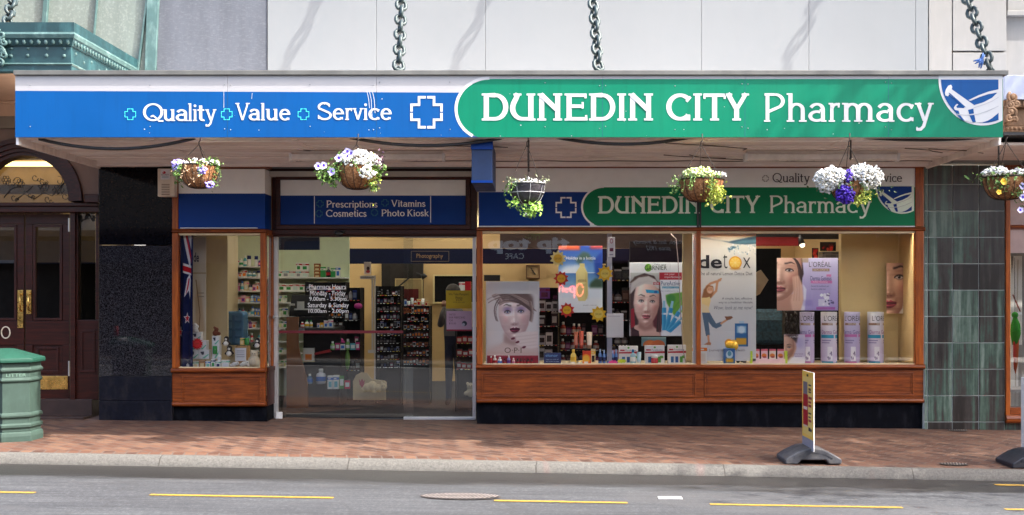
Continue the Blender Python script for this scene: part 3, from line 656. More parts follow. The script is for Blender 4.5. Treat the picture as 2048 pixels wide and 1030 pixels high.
fs = thing('fascia_sign', 'long blue and green pharmacy sign across the canopy front with white lettering', 'sign', (0, YS, CZ0))
mb = MB(); zb, zt = Z(274.5, YS), Z(149.5, YS); brk = [30, 455, 753, 1205, 1490, 1777, 2006]
for a, b_ in zip(brk[:-1], brk[1:]): mb.box(X(a, YS)+.0012, X(b_, YS)-.0012, YS, YS+.04, zb, zt)
mb.build('board', SWH, fs, bevel=.002)
capsule = [(2006, 158), (2006, 274.4), (957, 274.4)]+[p for p in arc(979, 218, 65, 60, 110, 270, 22)]
y1 = YS-.0025
mb = MB(); ring = arc(979, 218, 70, 66, 112, 262, 24)
poly_px(mb, [(30.4, 181.5), (30.4, 274.4), (962, 274.4)]+[p for p in arc(979, 218, 66, 62, 118, 212, 12)], y1); mb.build('blue_field', BLUE, fs)
mb = MB(); poly_px(mb, [(979, 156)]+arc(979, 218, 70, 65, 270, 120, 24)+arc(979, 218, 64, 59, 120, 270, 24), y1-.002); mb.build('white_rim', LIL, fs)
mb = MB(); poly_px(mb, capsule, y1-.001); mb.build('green_field', GREEN, fs)
y2 = YS-.006
mb = MB(); word_at(mb, BOLD, .195, .125, [('D', 963.5, 1016.6), ('U', 1020, 1071), ('N', 1074.6, 1124.2), ('E', 1129.2, 1175.2), ('D', 1178, 1230.5), ('I', 1234.8, 1251.9), ('N', 1256.4, 1305.9), ('C', 1332.5, 1383.1), ('I', 1386.5, 1403.9), ('T', 1406.8, 1451.5), ('Y', 1449.5, 1498)], 241, 187, y2); mb.build('lettering', LIL, fs); mb = MB()
word_at(mb, LIGHT, .125, .085, [('P', 1528, 1569.3), ('h', 1573.2, 1613), ('a', 1616.6, 1652.7), ('r', 1657.2, 1679.8), ('m', 1684, 1748.5), ('a', 1752.6, 1788.8), ('c', 1793.1, 1828), ('y', 1829.8, 1867.4)], 243.5, 186.6, y2); mb.build('lettering', LIL, fs); mb = MB()
word_at(mb, LIGHT, .14, .095, [('Q', 285.9, 327), ('u', 326, 350.4), ('a', 351.5, 375.7), ('l', 376.5, 384), ('i', 386, 394.3), ('t', 395, 410), ('y', 410, 433)], 241.9, 206.7, y2); mb.build('lettering', LIL, fs); mb = MB()
word_at(mb, LIGHT, .14, .095, [('V', 470.5, 499.8), ('a', 497.5, 520.3), ('l', 521.5, 530), ('u', 531.5, 556.4), ('e', 558.8, 580.8)], 240.7, 206, y2); mb.build('lettering', LIL, fs); mb = MB()
word_at(mb, LIGHT, .14, .095, [('S', 635.3, 663.5), ('e', 665.7, 688.1), ('r', 690.1, 704.4), ('v', 705, 726.3), ('i', 727, 735.4), ('c', 736.8, 759.5), ('e', 761.2, 783.6)], 239.8, 204.6, y2); mb.build('lettering', LIL, fs); mb = MB()
cross_px(mb, 853, 224.5, 60, 5, y2); mb.build('large_cross', LIL, fs)
for cx in (260.5, 453.5, 607): mb = MB(); cross_px(mb, cx, 228.5, 21.5, 1.3, y2); mb.build('small_cross', TEAL, fs)
def emblem(T, parent, Y, white, blue, lineM, sx=1):
    mb = MB(); w_ = [T(2005, 158)]+[T(*p) for p in arc(1965, 158, 88, 93, 180, 63, 24)]+[T(2005, 241)]
    poly_px(mb, [T(1877, 150.5), T(2005, 150.5)]+[p for p in [T(2005, 241)]+[T(*p) for p in arc(1965, 158, 88, 93, 63, 180, 24)]], Y)
    o = mb.build('emblem', white, parent)
    cr = lambda P: [T(1850+a/5.15, 130+b/5.15) for a, b in P]
    mb = MB(); poly_px(mb, [T(1997, 159)]+[T(1997, 237)]+[T(*p) for p in arc(1966, 158, 84, 88, 68, 180, 22)]+[T(1882, 159)], Y-.002)
    d = mb.build('disc', blue, o)
    mb = MB()
    poly_px(mb, cr([(297, 440), (312, 415), (330, 400), (345, 408), (322, 425), (330, 442), (395, 445), (430, 436), (500, 415), (600, 385), (690, 338), (740, 290), (758, 283), (758, 490), (690, 560), (640, 575), (590, 592), (480, 592), (390, 570), (335, 515)]), Y-.0035)
    poly_px(mb, cr([(445, 362), (550, 312), (650, 275), (758, 250), (758, 292), (735, 285), (650, 300), (560, 330), (470, 368)]), Y-.0035)
    poly_px(mb, cr([(205, 290), (215, 250), (240, 212), (268, 203), (282, 225), (275, 250), (505, 412), (440, 438), (405, 440), (250, 300), (238, 322), (212, 315)]), Y-.004)
    mb.build('mortar', white, o)
    mb = MB()
    for P in ([(240, 285), (258, 290), (418, 432), (392, 438)], [(443, 462), (498, 448), (505, 500), (455, 506)], [(457, 518), (508, 512), (524, 588), (490, 588)], [(305, 462), (345, 470), (356, 505), (325, 500)],
              [(690, 548), (758, 492), (758, 550), (692, 580), (640, 577)], [(335, 517), (362, 515), (410, 578), (375, 562)]): poly_px(mb, cr(P), Y-.0055)
    mb.build('mortar_stripe', blue, o)
    mb = MB()
    for P in ([(325, 505), (430, 517), (540, 505), (650, 470), (758, 420)], [(500, 440), (620, 400), (700, 365), (758, 328)]):
        poly_px(mb, cr(P+[(a, b+5) for a, b in P[::-1]]), Y-.0057)
    mb.build('fine_line', lineM, o)
GREYL = pbr('grey_ink', (.3, .32, .36), .5)
emblem(lambda a, b: (a, b), fs, y2, LIL, BLUE, GREYL)
# screws and scuffs on the boards
mb = MB(); g = random.Random(5)
for x in (449, 461, 747, 759, 1199, 1211, 1484, 1496, 1771, 1783, 60, 300, 620, 900, 1090, 1350):
    for y in (168, 256):
        cx, cz = X(x, y2), Z(y+g.uniform(-4, 4), y2); n = 8
        mb.add([(cx+.006*math.cos(j*2*math.pi/n), y2+.001, cz+.006*math.sin(j*2*math.pi/n)) for j in range(n)]+[(cx, y2-.004, cz)], [(j, (j+1) % n, n) for j in range(n)])
mb.build('screw', pbr('dull_screw', (.22, .24, .25), .5, .5), fs)
mb = MB()
for x in brk[1:-1]: poly_px(mb, [(x-.35, 182 if x < 914 else 158.5), (x+.35, 182 if x < 914 else 158.5), (x+.35, 274), (x-.35, 274)], y1-.0016)
mb.each('panel_joint', pbr('joint_line', lin(0, 66, 100), .6), fs)  # thin darker seam lines between the sign boards
mb = MB()
for k in range(26):
    x = g.choice((g.uniform(40, 900), g.uniform(1000, 1860))); y = g.choice((g.uniform(255, 273), g.uniform(186, 273))); r_ = g.uniform(.4, 1.3)
    poly_px(mb, [(x+r_*g.uniform(.6, 1.5)*math.cos(a), y+r_*math.sin(a)) for a in (0, 1.2, 2.3, 3.4, 4.6, 5.5)], y1-.0021)
for dx, L in ((733, 34), (738, 52), (744, 44)):
    P = [(dx, 182), (dx+2, 190), (dx+4, 200), (dx+5.5, 182+L)]; poly_px(mb, P+[(a+1.1, b) for a, b in P[::-1]], y1-.0023)
for P in (((447.3, 181), (447.3, 216)), ((504, 186), (503, 198))):
    (a, b), (c_, d) = P; poly_px(mb, [(a, b), (a+.8, b), (c_+.8, d), (c_, d)], y1-.0025)
mb.build('paint_scuff', LIL, fs)
# ================================================================== shop front joinery
def frame_px(mb, px0, px1, py0, py1, w_, y0, y1, m=0):
    mb.pbox(px0, px1, py0, py0+w_, y0, y1, m); mb.pbox(px0, px1, py1-w_, py1, y0, y1, m)
    mb.pbox(px0, px0+w_, py0+w_, py1-w_, y0+.002, y1, m); mb.pbox(px1-w_, px1, py0+w_, py1-w_, y0+.002, y1, m)
def mould(mb, px0, px1, py0, py1, y0, y1):          # rounded moulding bar
    za, zb = Z(py1, 0), Z(py0, 0); h = zb-za
    mb.extr([(y1, za), (y0+.02, za), (y0+.004, za+h*.25), (y0, za+h*.55), (y0+.01, za+h*.85), (y0+.022, zb), (y1, zb)][::-1], X(px0), X(px1))
zg = lambda px: gz(X(px), 0)
def riser(px0, px1, ptop, pbot, panels, name='stall_riser'):
    mb = MB(); mb.pbox(px0, px1, ptop, pbot, .02, .06)
    mould(mb, px0-1, px1+1, ptop-9, ptop, -.035, .12); mould(mb, px0, px1, pbot-9, pbot, -.012, .059)
    o = mb.build(name, ORW, bld, bevel=.002)
    for a, b_, c_, d in panels:
        mb = MB(); frame_px(mb, a, b_, c_, d, 3.2, .008, .019); frame_px(mb, a+5, b_-5, c_+5, d-5, 1.4, .0125, .019); mb.build('panel_moulding', ORW, o, bevel=.0025)
riser(344, 531, 745, 813, [(363, 522, 752, 807)])
riser(953, 1848, 738, 806, [(963, 1392, 746, 794), (1409, 1828, 745, 792)])
mb = MB(); mb.box(X(531), X(531)+.012, .061, .42, Z(813), Z(736)); mb.box(X(531)-.03, X(531)+.02, .061, .42, Z(745)+.001, Z(736)); mb.build('return_panel', DKW, bld, bevel=.003)
PLN = pbr('black_plinth', (.0025, .003, .005), .7, spec=.05, var=.3, scale=8, dirt=((.05, .05, .06, 1), .25, 9, (1, 1, .4)))
mb = MB(); mb.box(X(344), X(531), .061, .14, -.1, Z(813)-.001); mb.box(X(953), X(1848), .061, .14, -.2, Z(806)-.001); mb.box(X(531)-.07, X(531)-.001, .141, .45, -.1, Z(813)-.001); mb.build('plinth', PLN, bld)
def window(px0, px1, py0, py1, posts, lab=None):
    mb = MB()
    for a, b_ in posts: mb.pbox(a, b_, py0, py1, -.005, .075)
    o = bpy.data.objects.new('display_window', None); COL.objects.link(o); o.parent = bld; o.location = Vector((X((px0+px1)/2), 0, Z(py1)))-bld.location
    mb.each('window_post', ORV, o, .006)
    mb = MB(); mould(mb, px0-2, px1+2, py0-8, py0, -.02, .076); mb.build('transom', ORW, o)
    mb = MB()
    for (a, b_), (c_, d) in zip(posts[:-1], posts[1:]): mb.pbox(b_+.5, c_-.5, py0, py0+4.5, .02, .046); mb.pbox(b_+.5, c_-.5, py1-2, py1, .02, .046)
    mb.build('glazing_bead', pbr('cream_bead', lin(206, 188, 150), .6), o)
    mb = MB()
    for (a, b_), (c_, d) in zip(posts[:-1], posts[1:]):
        for q in ((X(b_), X(c_)),): mb.add([(q[0], .05, Z(py1)), (q[1], .05, Z(py1)), (q[1], .05, Z(py0)), (q[0], .05, Z(py0))], [(0, 1, 2, 3)])
    mb.build('glass', GLASS, o); return o
wl = window(347, 531, 466, 736, [(344, 356), (520, 531)])
wr_ = window(955, 1848, 462, 729, [(953, 965), (1393, 1402), (1831, 1848)])
mb = MB(); xx = X(531)-.012
mb.add([(xx, .08, Z(736)), (xx, .4, Z(736)), (xx, .4, Z(466)), (xx, .08, Z(466))], [(0, 1, 2, 3)]); mb.build('return_glass', GLASS, bld)
mb = MB(); mb.box(X(531)-.05, X(531), .36, .42, Z(736), Z(345)); mb.box(X(531)-.05, X(531)+.012, .076, .359, Z(470), Z(458)); mb.build('return_post', ORV, bld, bevel=.004)
# upper posts and head moulding of the right front
mb = MB(); mb.pbox(1831, 1848, 328, 453, -.004, .075); mb.pbox(344, 356, 340, 457.9, -.004, .075); mb.each('upper_post', ORV, bld, bevel=.005)
mb = MB(); mould(mb, 985, 1848, 328, 336, -.025, .09); mould(mb, 352, 540, 331, 337, -.02, .09); mb.each('head_moulding', ORW, bld)

LW = pbr('bright_letter', (.88, .88, .87), .5, var=.02)
# ================================================================== signs above the windows
sg = thing('window_sign', 'plain white over blue sign box above the small left window', 'sign', (X(440), .0, Z(457)))
mb = MB(); mb.pbox(357, 530, 338, 387, .0, .3); mb.build('white_field', SWH2, sg, bevel=.003)
mb = MB(); mb.pbox(357, 530, 387, 457.5, .001, .3); mb.build('blue_field', NAVY, sg, bevel=.003)
mb = MB(); mb.pbox(360, 515, 455.2, 456.8, -.004, .0); mb.build('edge_strip', WHT, sg)
yd = .3
mb = MB(); mb.box(X(531)+.002, X(953), yd+.03, yd+.16, Z(470), CZ0); mb.build('door_header', MAH, bld)
mb = MB(); frame_px(mb, 551, 941, 350, 459, 9, yd-.01, yd+.029); mb.pbox(537, 953, 459.3, 469, yd-.03, yd+.029); mb.pbox(540, 950, 337, 346, yd-.05, yd+.029); mb.build('header_moulding', MAH, bld, bevel=.006)
sg = thing('door_sign', 'white over blue sign above the door listing prescriptions, vitamins, cosmetics and photo kiosk', 'sign', (X(746, yd), yd, Z(449, yd)))
ys = yd+.012
mb = MB(); mb.pbox(561, 931, 360, 391, ys, yd+.0295); mb.build('white_field', SWH2, sg)
mb = MB(); mb.pbox(561, 931, 391, 449, ys+.001, yd+.0295); mb.build('blue_field', NAVY, sg)
mb = MB(); ya = ys-.003
for s_, a, b_, bs, cp in (('Prescriptions', 653, 755, 415, 401), ('Vitamins', 782, 851, 413.5, 400), ('Cosmetics', 652, 733, 433.5, 419.5), ('Photo Kiosk', 763, 858, 432.5, 419)):
    word_run(mb, TINY, .15, .11, s_, a, b_, bs, cp, ya); mb.build('lettering', LW, sg); mb = MB()
poly_px(mb, [(628, 392), (629.6, 392), (629.6, 447), (628, 447)], ya); poly_px(mb, [(860.5, 392), (862, 392), (862, 445), (860.5, 445)], ya); mb.each('divider', LW, sg)
mb = MB()
for cx, cy in ((640, 407.5), (770, 405.5), (638, 427), (749, 425)): cross_px(mb, cx, cy, 13, 1.2, ya)
mb.build('small_cross', pbr('dim_teal_ink', lin(28, 110, 130), .5), sg)
sg = thing('window_sign', 'wide white, blue and green pharmacy sign above the right display window', 'sign', (X(1395), .01, Z(454)))
yw = .012
mb = MB(); mb.pbox(957, 1830.5, 336.3, 454, yw, .06); mb.build('board', SWH2, sg)
mb = MB(); poly_px(mb, [(957.4, 384), (1180, 384), (1180, 451.6), (957.4, 451.6)], yw-.002); mb.build('blue_field', NAVY, sg)
k = 667/1027.  # the lower sign is the long sign at about two thirds
TL = lambda a, b: (1165+(a-914)*k*1.0, 374.5+(b-158)*k*1.0)
mb = MB(); poly_px(mb, [(1830, 374.5), (1830, 451.6), (1194, 451.6)]+arc(1208, 414, 43, 39.5, 108, 270, 20), yw-.004); mb.build('green_field', DGRN, sg)
mb = MB(); poly_px(mb, [(1208, 373)]+arc(1208, 414, 46, 42, 270, 118, 20)+arc(1208, 414, 42, 38.6, 118, 270, 20), yw-.005); mb.build('white_rim', LW, sg)
mb = MB(); y3 = yw-.008
word_run(mb, BOLD, .19, .125, 'DUNEDIN', 1196, 1400, 427, 392.5, y3); mb.build('green_lettering', PALE, sg); mb = MB(); word_run(mb, BOLD, .19, .125, 'CITY', 1420, 1520, 426, 391.5, y3); mb.build('green_lettering', PALE, sg); mb = MB(); word_run(mb, LIGHT, .125, .085, 'Pharmacy', 1539, 1743, 426, 391, y3)
mb.build('green_lettering', PALE, sg)
mb = MB(); cross_px(mb, 1132, 415, 39, 3, y3); poly_px(mb, [(957.4, 452), (1830, 451.8), (1830, 453.6), (957.4, 453.8)], y3); mb.build('white_cross', LW, sg)
CHI = pbr('charcoal_ink', (.03, .035, .045), .5); mb = MB(); word_run(mb, LIGHT, .12, .08, 'Quality', 1545, 1620, 364.5, 346, y3); mb.build('dark_lettering', CHI, sg); mb = MB(); word_run(mb, LIGHT, .12, .08, 'Value', 1645, 1697, 364.3, 346, y3); mb.build('dark_lettering', CHI, sg); mb = MB(); word_run(mb, LIGHT, .12, .08, 'Service', 1737, 1804, 364, 346, y3)
for cx in (1531, 1633, 1719): cross_px(mb, cx, 357, 12, .8, y3)
mb.build('dark_lettering', CHI, sg)
kk = 78/128.
emblem(lambda a, b: (1751+(a-1877)*kk*.99, 372+(b-158)*kk*.98) if b > 151 else (1751+(a-1877)*kk*.99, 371), sg, y3, PALE, NAVY, GREYL)
mb = MB(); mb.pbox(1394, 1398, 398, 455, -.012, .003); mb.pbox(1399.5, 1402.5, 398, 455, -.01, .003); tag(mb.build('sign_conduit', BLK, sg, bevel=.002), 'short dark strip at the joint')

# blue light box hung across the pavement
lb = thing('projecting_sign', 'blue box sign hanging under the canopy edge between two flower baskets', 'sign', (X(966, -1.93), -1.9, 2.68))
xa, xb = X(943, -1.93), X(985, -1.93); zb_ = Z(365, -1.93)
mb = MB(); mb.extr([(-1.93, CZ0-.02), (-1.93, zb_), (-1.05, zb_-.01), (-1.05, CZ0-.02)], xa, xb); mb.build('case', pbr('weathered_blue', lin(8, 40, 80), .5, var=.2, scale=6, dirt=(lin(30, 50, 90), .5, 8, None)), lb, bevel=.006)
mb = MB(); mb.extr([(-1.95, CZ0-.02), (-1.95, CZ0-.1), (-1.931, CZ0-.1), (-1.931, CZ0-.02)], xa-.005, xb+.005); mb.extr([(-1.945, zb_+.02), (-1.945, zb_-.004), (-1.931, zb_-.004), (-1.931, zb_+.02)], xa-.003, xb+.003); mb.each('end_trim', NAVY, lb)

# ================================================================== sliding door
YD = .42
dr = thing('sliding_door', 'glazed sliding shop door with opening hours lettered on the glass', 'door', (X(750, YD), YD, gz(-2, 0)))
mb = MB(); mb.pbox(547.5, 555, 470, 842, YD-.02, YD+.05); mb.build('jamb', ALU, dr, bevel=.003)
mb = MB(); mb.pbox(556, 953, 469, 474, YD+.03, YD+.1); mb.pbox(807, 944.5, 470, 475.5, YD-.02, YD+.02); mb.pbox(807, 952, 834, 839.5, YD-.02, YD+.02); mb.pbox(945, 952, 470, 833.5, YD-.02, YD+.02); mb.build('leaf_frame', ALU, dr, bevel=.003)
mb = MB(); mb.pbox(556, 806, 838, 845, YD-.01, YD+.09); mb.build('threshold', BLK, dr)
def pane(name, a, b_, c_, d, y, mat):
    mb = MB(); mb.add([(X(a, y), y, Z(d, y)), (X(b_, y), y, Z(d, y)), (X(b_, y), y, Z(c_, y)), (X(a, y), y, Z(c_, y))], [(0, 1, 2, 3)]); return mb.build(name, mat, dr)
pane('fixed_glass', 555, 826, 474, 838, YD+.06, DGLASS); pane('leaf_glass', 807, 945, 475, 834, YD, DGLASS)
mb = MB(); yl = YD+.055
for s_, a, b_, c_, d in (('Pharmacy Hours', 618, 692, 569, 580), ('Monday - Friday', 620, 691, 581.5, 594), ('9.00am - 5.30pm', 618.5, 693, 593.5, 604), ('Saturday & Sunday', 615.5, 697.5, 605.5, 617.5), ('10.00am - 2.00pm', 617, 697, 618, 628)):
    text_px(mb, s_, a, b_, c_, d, yl, bold=.006)
poly_px(mb, [(618, 578.2), (692, 577.6), (692, 578.5), (618, 579.1)], yl-.001); mb.build('hours_lettering', LW, dr)
mb = MB(); mb.pbox(556, 806, 661, 666.5, YD+.05, YD+.056); mb.build('red_safety_band', pbr('red_band', lin(105, 16, 28), .5), dr)
mb = MB(); mb.pbox(551, 564, 824, 843, YD-.05, YD-.021); mb.build('floor_guide', WHT, dr, bevel=.004)
mb = MB(); mb.pbox(546, 548.5, 631, 637, .3, .38); mb.build('handle', ALU, dr)
sn = thing('door_sensor', 'small black sensor dome above the sliding door', 'sensor', (X(678, .25), .25, Z(470, .25)))
mb = MB(); mb.pbox(668, 689, 461, 466, .22, .268); mb.build('bracket', BLK, sn, bevel=.004)
mb = MB(); mb.ball((X(678, .2), .2, Z(467, .2)), .05, 12, 8, sq=(1.1, .8, .75)); mb.build('dome', pbr('black_plastic', (.006, .006, .008), .2), sn)
# yellow and pink notices on the door
cv = Canvas(892, 581, 943, 617, 1.5, (225, 178, 22)); cv.rect(892, 611, 943, 617, (205, 150, 15), .5, 2)
poster('notice', 'yellow paper notice taped inside the sliding door glass', cv, YD+.012, 'notice', [('We Take Passport', 897, 937, 586, 592, (70, 60, 20)), ('Photos', 911, 925, 593, 598, (70, 60, 20)), ('$15.00', 912, 924, 598.5, 602, (70, 60, 20)), ('while you wait', 906, 930, 603, 606, (90, 75, 25))])
cv = Canvas(893, 622, 944, 662, 1.5, (222, 172, 192)); cv.ell(929, 647, 5, 5, (60, 60, 70)).ell(927, 649, 3, 3, (200, 190, 200)); cv.rect(893, 659, 944, 662, (170, 40, 60))
poster('notice', 'pink paper notice with dark writing below the yellow one on the door', cv, YD+.012, 'notice', [('WE DO', 898, 911, 627, 631, (110, 80, 90)), ('EAR PIERCING', 898, 930, 633, 637, (110, 80, 90)), ('FOR', 898, 906, 639, 643, (110, 80, 90)), ('$25.00', 898, 912, 645, 649, (110, 80, 90))])
cv = Canvas(728, 524, 742, 549, 1.8, (225, 205, 190)); cv.ell(736, 537, 3, 4, (60, 30, 25)).ell(736, 543, 4, 3, (190, 60, 60))
poster('small_card', 'small picture card hung high behind the door beside a white frame', cv, 1.6, 'card')
# intercom box
ic = thing('alarm_box', 'cream alarm box with a louvred grille high on the black granite pillar', 'alarm box', (X(331, -.13), -.13, Z(393, -.13)))
CRM = pbr('cream_plastic', lin(222, 208, 188), .5)
mb = MB(); mb.pbox(315, 349, 337, 393, -.13, -.02); mb.build('case', CRM, ic, bevel=.008)
mb = MB(); mb.pbox(323, 339, 366, 390, -.134, -.1301); mb.build('grille_back', pbr('grille_brown', lin(120, 95, 75), .7), ic)  # plain brown plate behind the louvres
mb = MB()
for i in range(7): mb.pbox(322.5, 339.5, 366+i*3.4, 368+i*3.4, -.138, -.1342)
mb.build('louvre', CRM, ic)
cv = Canvas(321, 338, 340, 359, 2, (228, 226, 230)); cv.ell(328, 345, 3.5, 2.6, (200, 40, 60)).ell(326, 344, 1.5, 1, (240, 230, 230)).rect(324, 352, 337, 356, (190, 200, 205)); o = cv.mesh('label_sticker', PR, -.1315, ic, .0008)
mb = MB(); text_px(mb, 'SECURITY', 322.5, 338.5, 348, 351, -.1335, 0, lin(40, 40, 60)); mb.build('sticker_lettering', PR, ic)
mb = MB(); mb.lathe((0, 0, 0), [(.0, 0), (.012, 0), (.012, .008), (0, .01)], 10); o = mb.build('knob', pbr('brown_plastic', (.08, .04, .03), .4), ic); o.location = Vector((X(330, -.13), -.13, Z(362, -.13)))-ic.location; o.rotation_euler = (R(90), 0, 0)

# ================================================================== stone pillars
m, nt, b = node_mat('speckled_granite'); b.inputs['Roughness'].default_value = .025
c = ramp(nt, noise(nt, 110, 3, None, .8), [(.42, (.005, .005, .006)), (.52, (.017, .016, .019)), (.6, (.046, .043, .05)), (.7, (.09, .086, .095))]); nt.links.new(c, b.inputs['Base Color']); b.inputs['Specular IOR Level'].default_value = .4; GRAN = m
PGR = pbr('polished_black_stone', (.003, .003, .005), .05, var=.3, scale=30, spec=.12); DGR = pbr('dark_base_stone', (.006, .007, .013), .35, spec=.2, var=.3, scale=18, dirt=((.04, .035, .035, 1), .6, 7, (1, 1, .5)))
gp = thing('granite_pillar', 'black polished granite pillar left of the small shop window', 'pillar', (X(270), .05, 0))
for a, b_, nm, mt, yy in ((330, 489.5, 'polished_slab', PGR, .0), (491, 752, 'speckled_slab', GRAN, .0), (753, 801, 'base_slab', DGR, .002), (802, 852, 'plinth', DGR, -.01)):
    mb = MB(); mb.pbox(198, 343.6, a, b_, yy, .2); mb.build(nm, mt, gp, bevel=.002)
m, nt, b = node_mat('streaked_green_tile'); tc = N(nt, 'ShaderNodeTexCoord')
at = N(nt, 'ShaderNodeVertexColor', layer_name='Col')
f1 = noise(nt, 4.5, 5, (3.4, 1, .16), .6); f2 = noise(nt, 14, 5, (1.0, 1, .4), .72)
mx_ = N(nt, 'ShaderNodeMath', operation='MULTIPLY_ADD'); nt.links.new(f2, mx_.inputs[0]); mx_.inputs[1].default_value = .38; nt.links.new(f1, mx_.inputs[2])
ad2 = N(nt, 'ShaderNodeMath', operation='ADD'); nt.links.new(mx_.outputs[0], ad2.inputs[0]); sp = N(nt, 'ShaderNodeSeparateColor'); nt.links.new(at.outputs[0], sp.inputs[0]); nt.links.new(sp.outputs[0], ad2.inputs[1])
c = ramp(nt, ad2.outputs[0], [(.55, (.014, .012, .011)), (.68, (.042, .036, .033)), (.735, (.036, .062, .048)), (.84, (.07, .112, .087)), (.97, (.16, .205, .175))])
nt.links.new(c, b.inputs['Base Color']); b.inputs['Roughness'].default_value = .3; bump(nt, b, f2, .2, .004); TILE = m
tp = thing('tiled_pillar', 'pillar clad in square streaked green and black tiles right of the shop', 'pillar', (X(1930), .04, -.1))
mb = MB(); mb.box(X(1848.3), X(2010), .012, .2, -.2, 3.1); mb.build('grout', pbr('grout', (.62, .66, .62), .8), tp)
g = random.Random(11); cols_ = [1848.5, 1855.5, 1905, 1957.5, 2009.8]; rows_ = [330]+[369+52.75*i for i in range(10)]+[878]
mb = MB()
for i in range(len(cols_)-1):
    for j in range(len(rows_)-1):
        tv = g.uniform(-.14, .16) if i else .2
        mb.box(X(cols_[i])+.0045, X(cols_[i+1])-.0045, .0, .011, Z(rows_[j+1])+.0045, Z(rows_[j])-.0045, 0, (tv, 0, 0, 1))
o = mb.build('tile_facing', TILE, tp, bevel=.002)

# ================================================================== arched doorway building on the left
ah = thing('corner_building', 'dark red timber building front with an arched doorway left of the granite pillar', 'building', (-6.2, .5, 0))
WBG = pbr('grey_brown_render', lin(118, 98, 88), .8, var=.08); BEI = pbr('beige_render', lin(190, 160, 135), .8, var=.06)
YA = .12
mb = MB(); cx, cz, ro = X(45, YA), Z(402, YA), (X(165, YA)-X(45, YA))
A = [(cx+ro*math.cos(R(a)), cz+ro*1.02*math.sin(R(a))) for a in range(0, 181, 6)]
zt_ = 4.0; hole = [(X(197, YA), Z(402, YA)), (X(197, YA), zt_), (X(-260, YA), zt_), (X(-260, YA), Z(402, YA))]+A[::-1]
mb.prism(hole, YA, YA+.3); mb.build('wall', WBG, ah)
mb = MB(); mb.pbox(-260, 190, 207, 232, .04, .118); mb.build('beige_band', BEI, ah, bevel=.004)
mb = MB(); mb.pbox(-260, 190, 232.5, 256, .06, .117); mb.build('stone_band', pbr('grey_band', lin(120, 112, 100), .8), ah)
def arch_band(r0, r1, y0, y1):
    mb = MB(); k = 36; P = []
    for i in range(k+1):
        a = R(180*i/k); P.append([(cx+r*math.cos(a), y, cz+r*1.02*math.sin(a)) for r, y in ((r0, y0), (r1, y0), (r1, y1), (r0, y1))])
    vs = [p for q in P for p in q]; fs = []
    for i in range(k):
        for j in range(4): fs.append((i*4+j, i*4+(j+1) % 4, i*4+4+(j+1) % 4, i*4+4+j))
    mb.add(vs, fs, 0, None); return mb
pr_ = X(1, YA)-X(0, YA)
for i, (r0, r1, y0) in enumerate(((113, 122, .06), (104, 112.8, .09), (97, 103.8, .12), (90, 96.8, .15))):
    o = arch_band(r0*pr_, r1*pr_, y0, .34).build('arch_moulding', MAH, ah)
yf = .3
mb = MB()
mb.pbox(-200, 197, 405, 412, .18, .4); mb.pbox(-200, 197, 412.5, 424, .22, .4); mb.pbox(168, 197, 388, 404.5, .1, .35); mb.pbox(171, 197, 330, 387.5, .14, .35); mb.build('transom_rail', MAH, ah, bevel=.006)
mb = MB(); mb.add([(cx-ro, yf, Z(405, yf)), (cx+ro, yf, Z(405, yf)), (cx+ro, yf, Z(280, yf)), (cx-ro, yf, Z(280, yf))], [(0, 1, 2, 3)]); fl = mb.build('fanlight', glass_mat('fanlight_glass', .05, (.8, .75, .6)), ah)
# scrolling flowers painted on the fanlight
g = random.Random(21); mb = MB(); yq = yf-.006
def curl(px, py, s_, a0):
    pts = []
    for i in range(12): a = a0+i*.5; r_ = s_*(1-i/14); pts.append((X(px+r_*math.cos(a), yq), yq, Z(py+r_*math.sin(a), yq)))
    mb.tube(pts, .005, 4)
def blossom(px, py, s_):
    for k in range(6): a = k*math.pi/3; mb.tube([(X(px+s_*(math.cos(a)+.5*math.cos(a+b2)), yq), yq, Z(py+s_*(math.sin(a)+.5*math.sin(a+b2)), yq)) for b2 in (0, 1.05, 2.1, 3.1, 4.2, 5.2)], .004, 4, closed=True)
for px, py in ((-20, 380), (18, 365), (36, 362), (60, 390), (85, 362), (95, 398), (118, 362), (28, 395), (70, 355), (130, 392)): curl(px, py, g.uniform(6, 10), g.uniform(0, 6)); curl(px+7, py+4, 5, g.uniform(0, 6))
for px, py, s_ in ((40, 367, 6), (87, 373, 7), (116, 380, 8), (12, 360, 6), (-12, 370, 7)): blossom(px, py, s_)
for P in ([(8, 395), (20, 380), (38, 372), (52, 385), (66, 372)], [(66, 400), (88, 385), (104, 392), (116, 380), (128, 365)], [(30, 400), (48, 388), (70, 398)]): mb.tube([(X(a, yq), yq, Z(b_, yq)) for a, b_ in P], .006, 4)
mb.build('painted_flowers', BLK, fl)
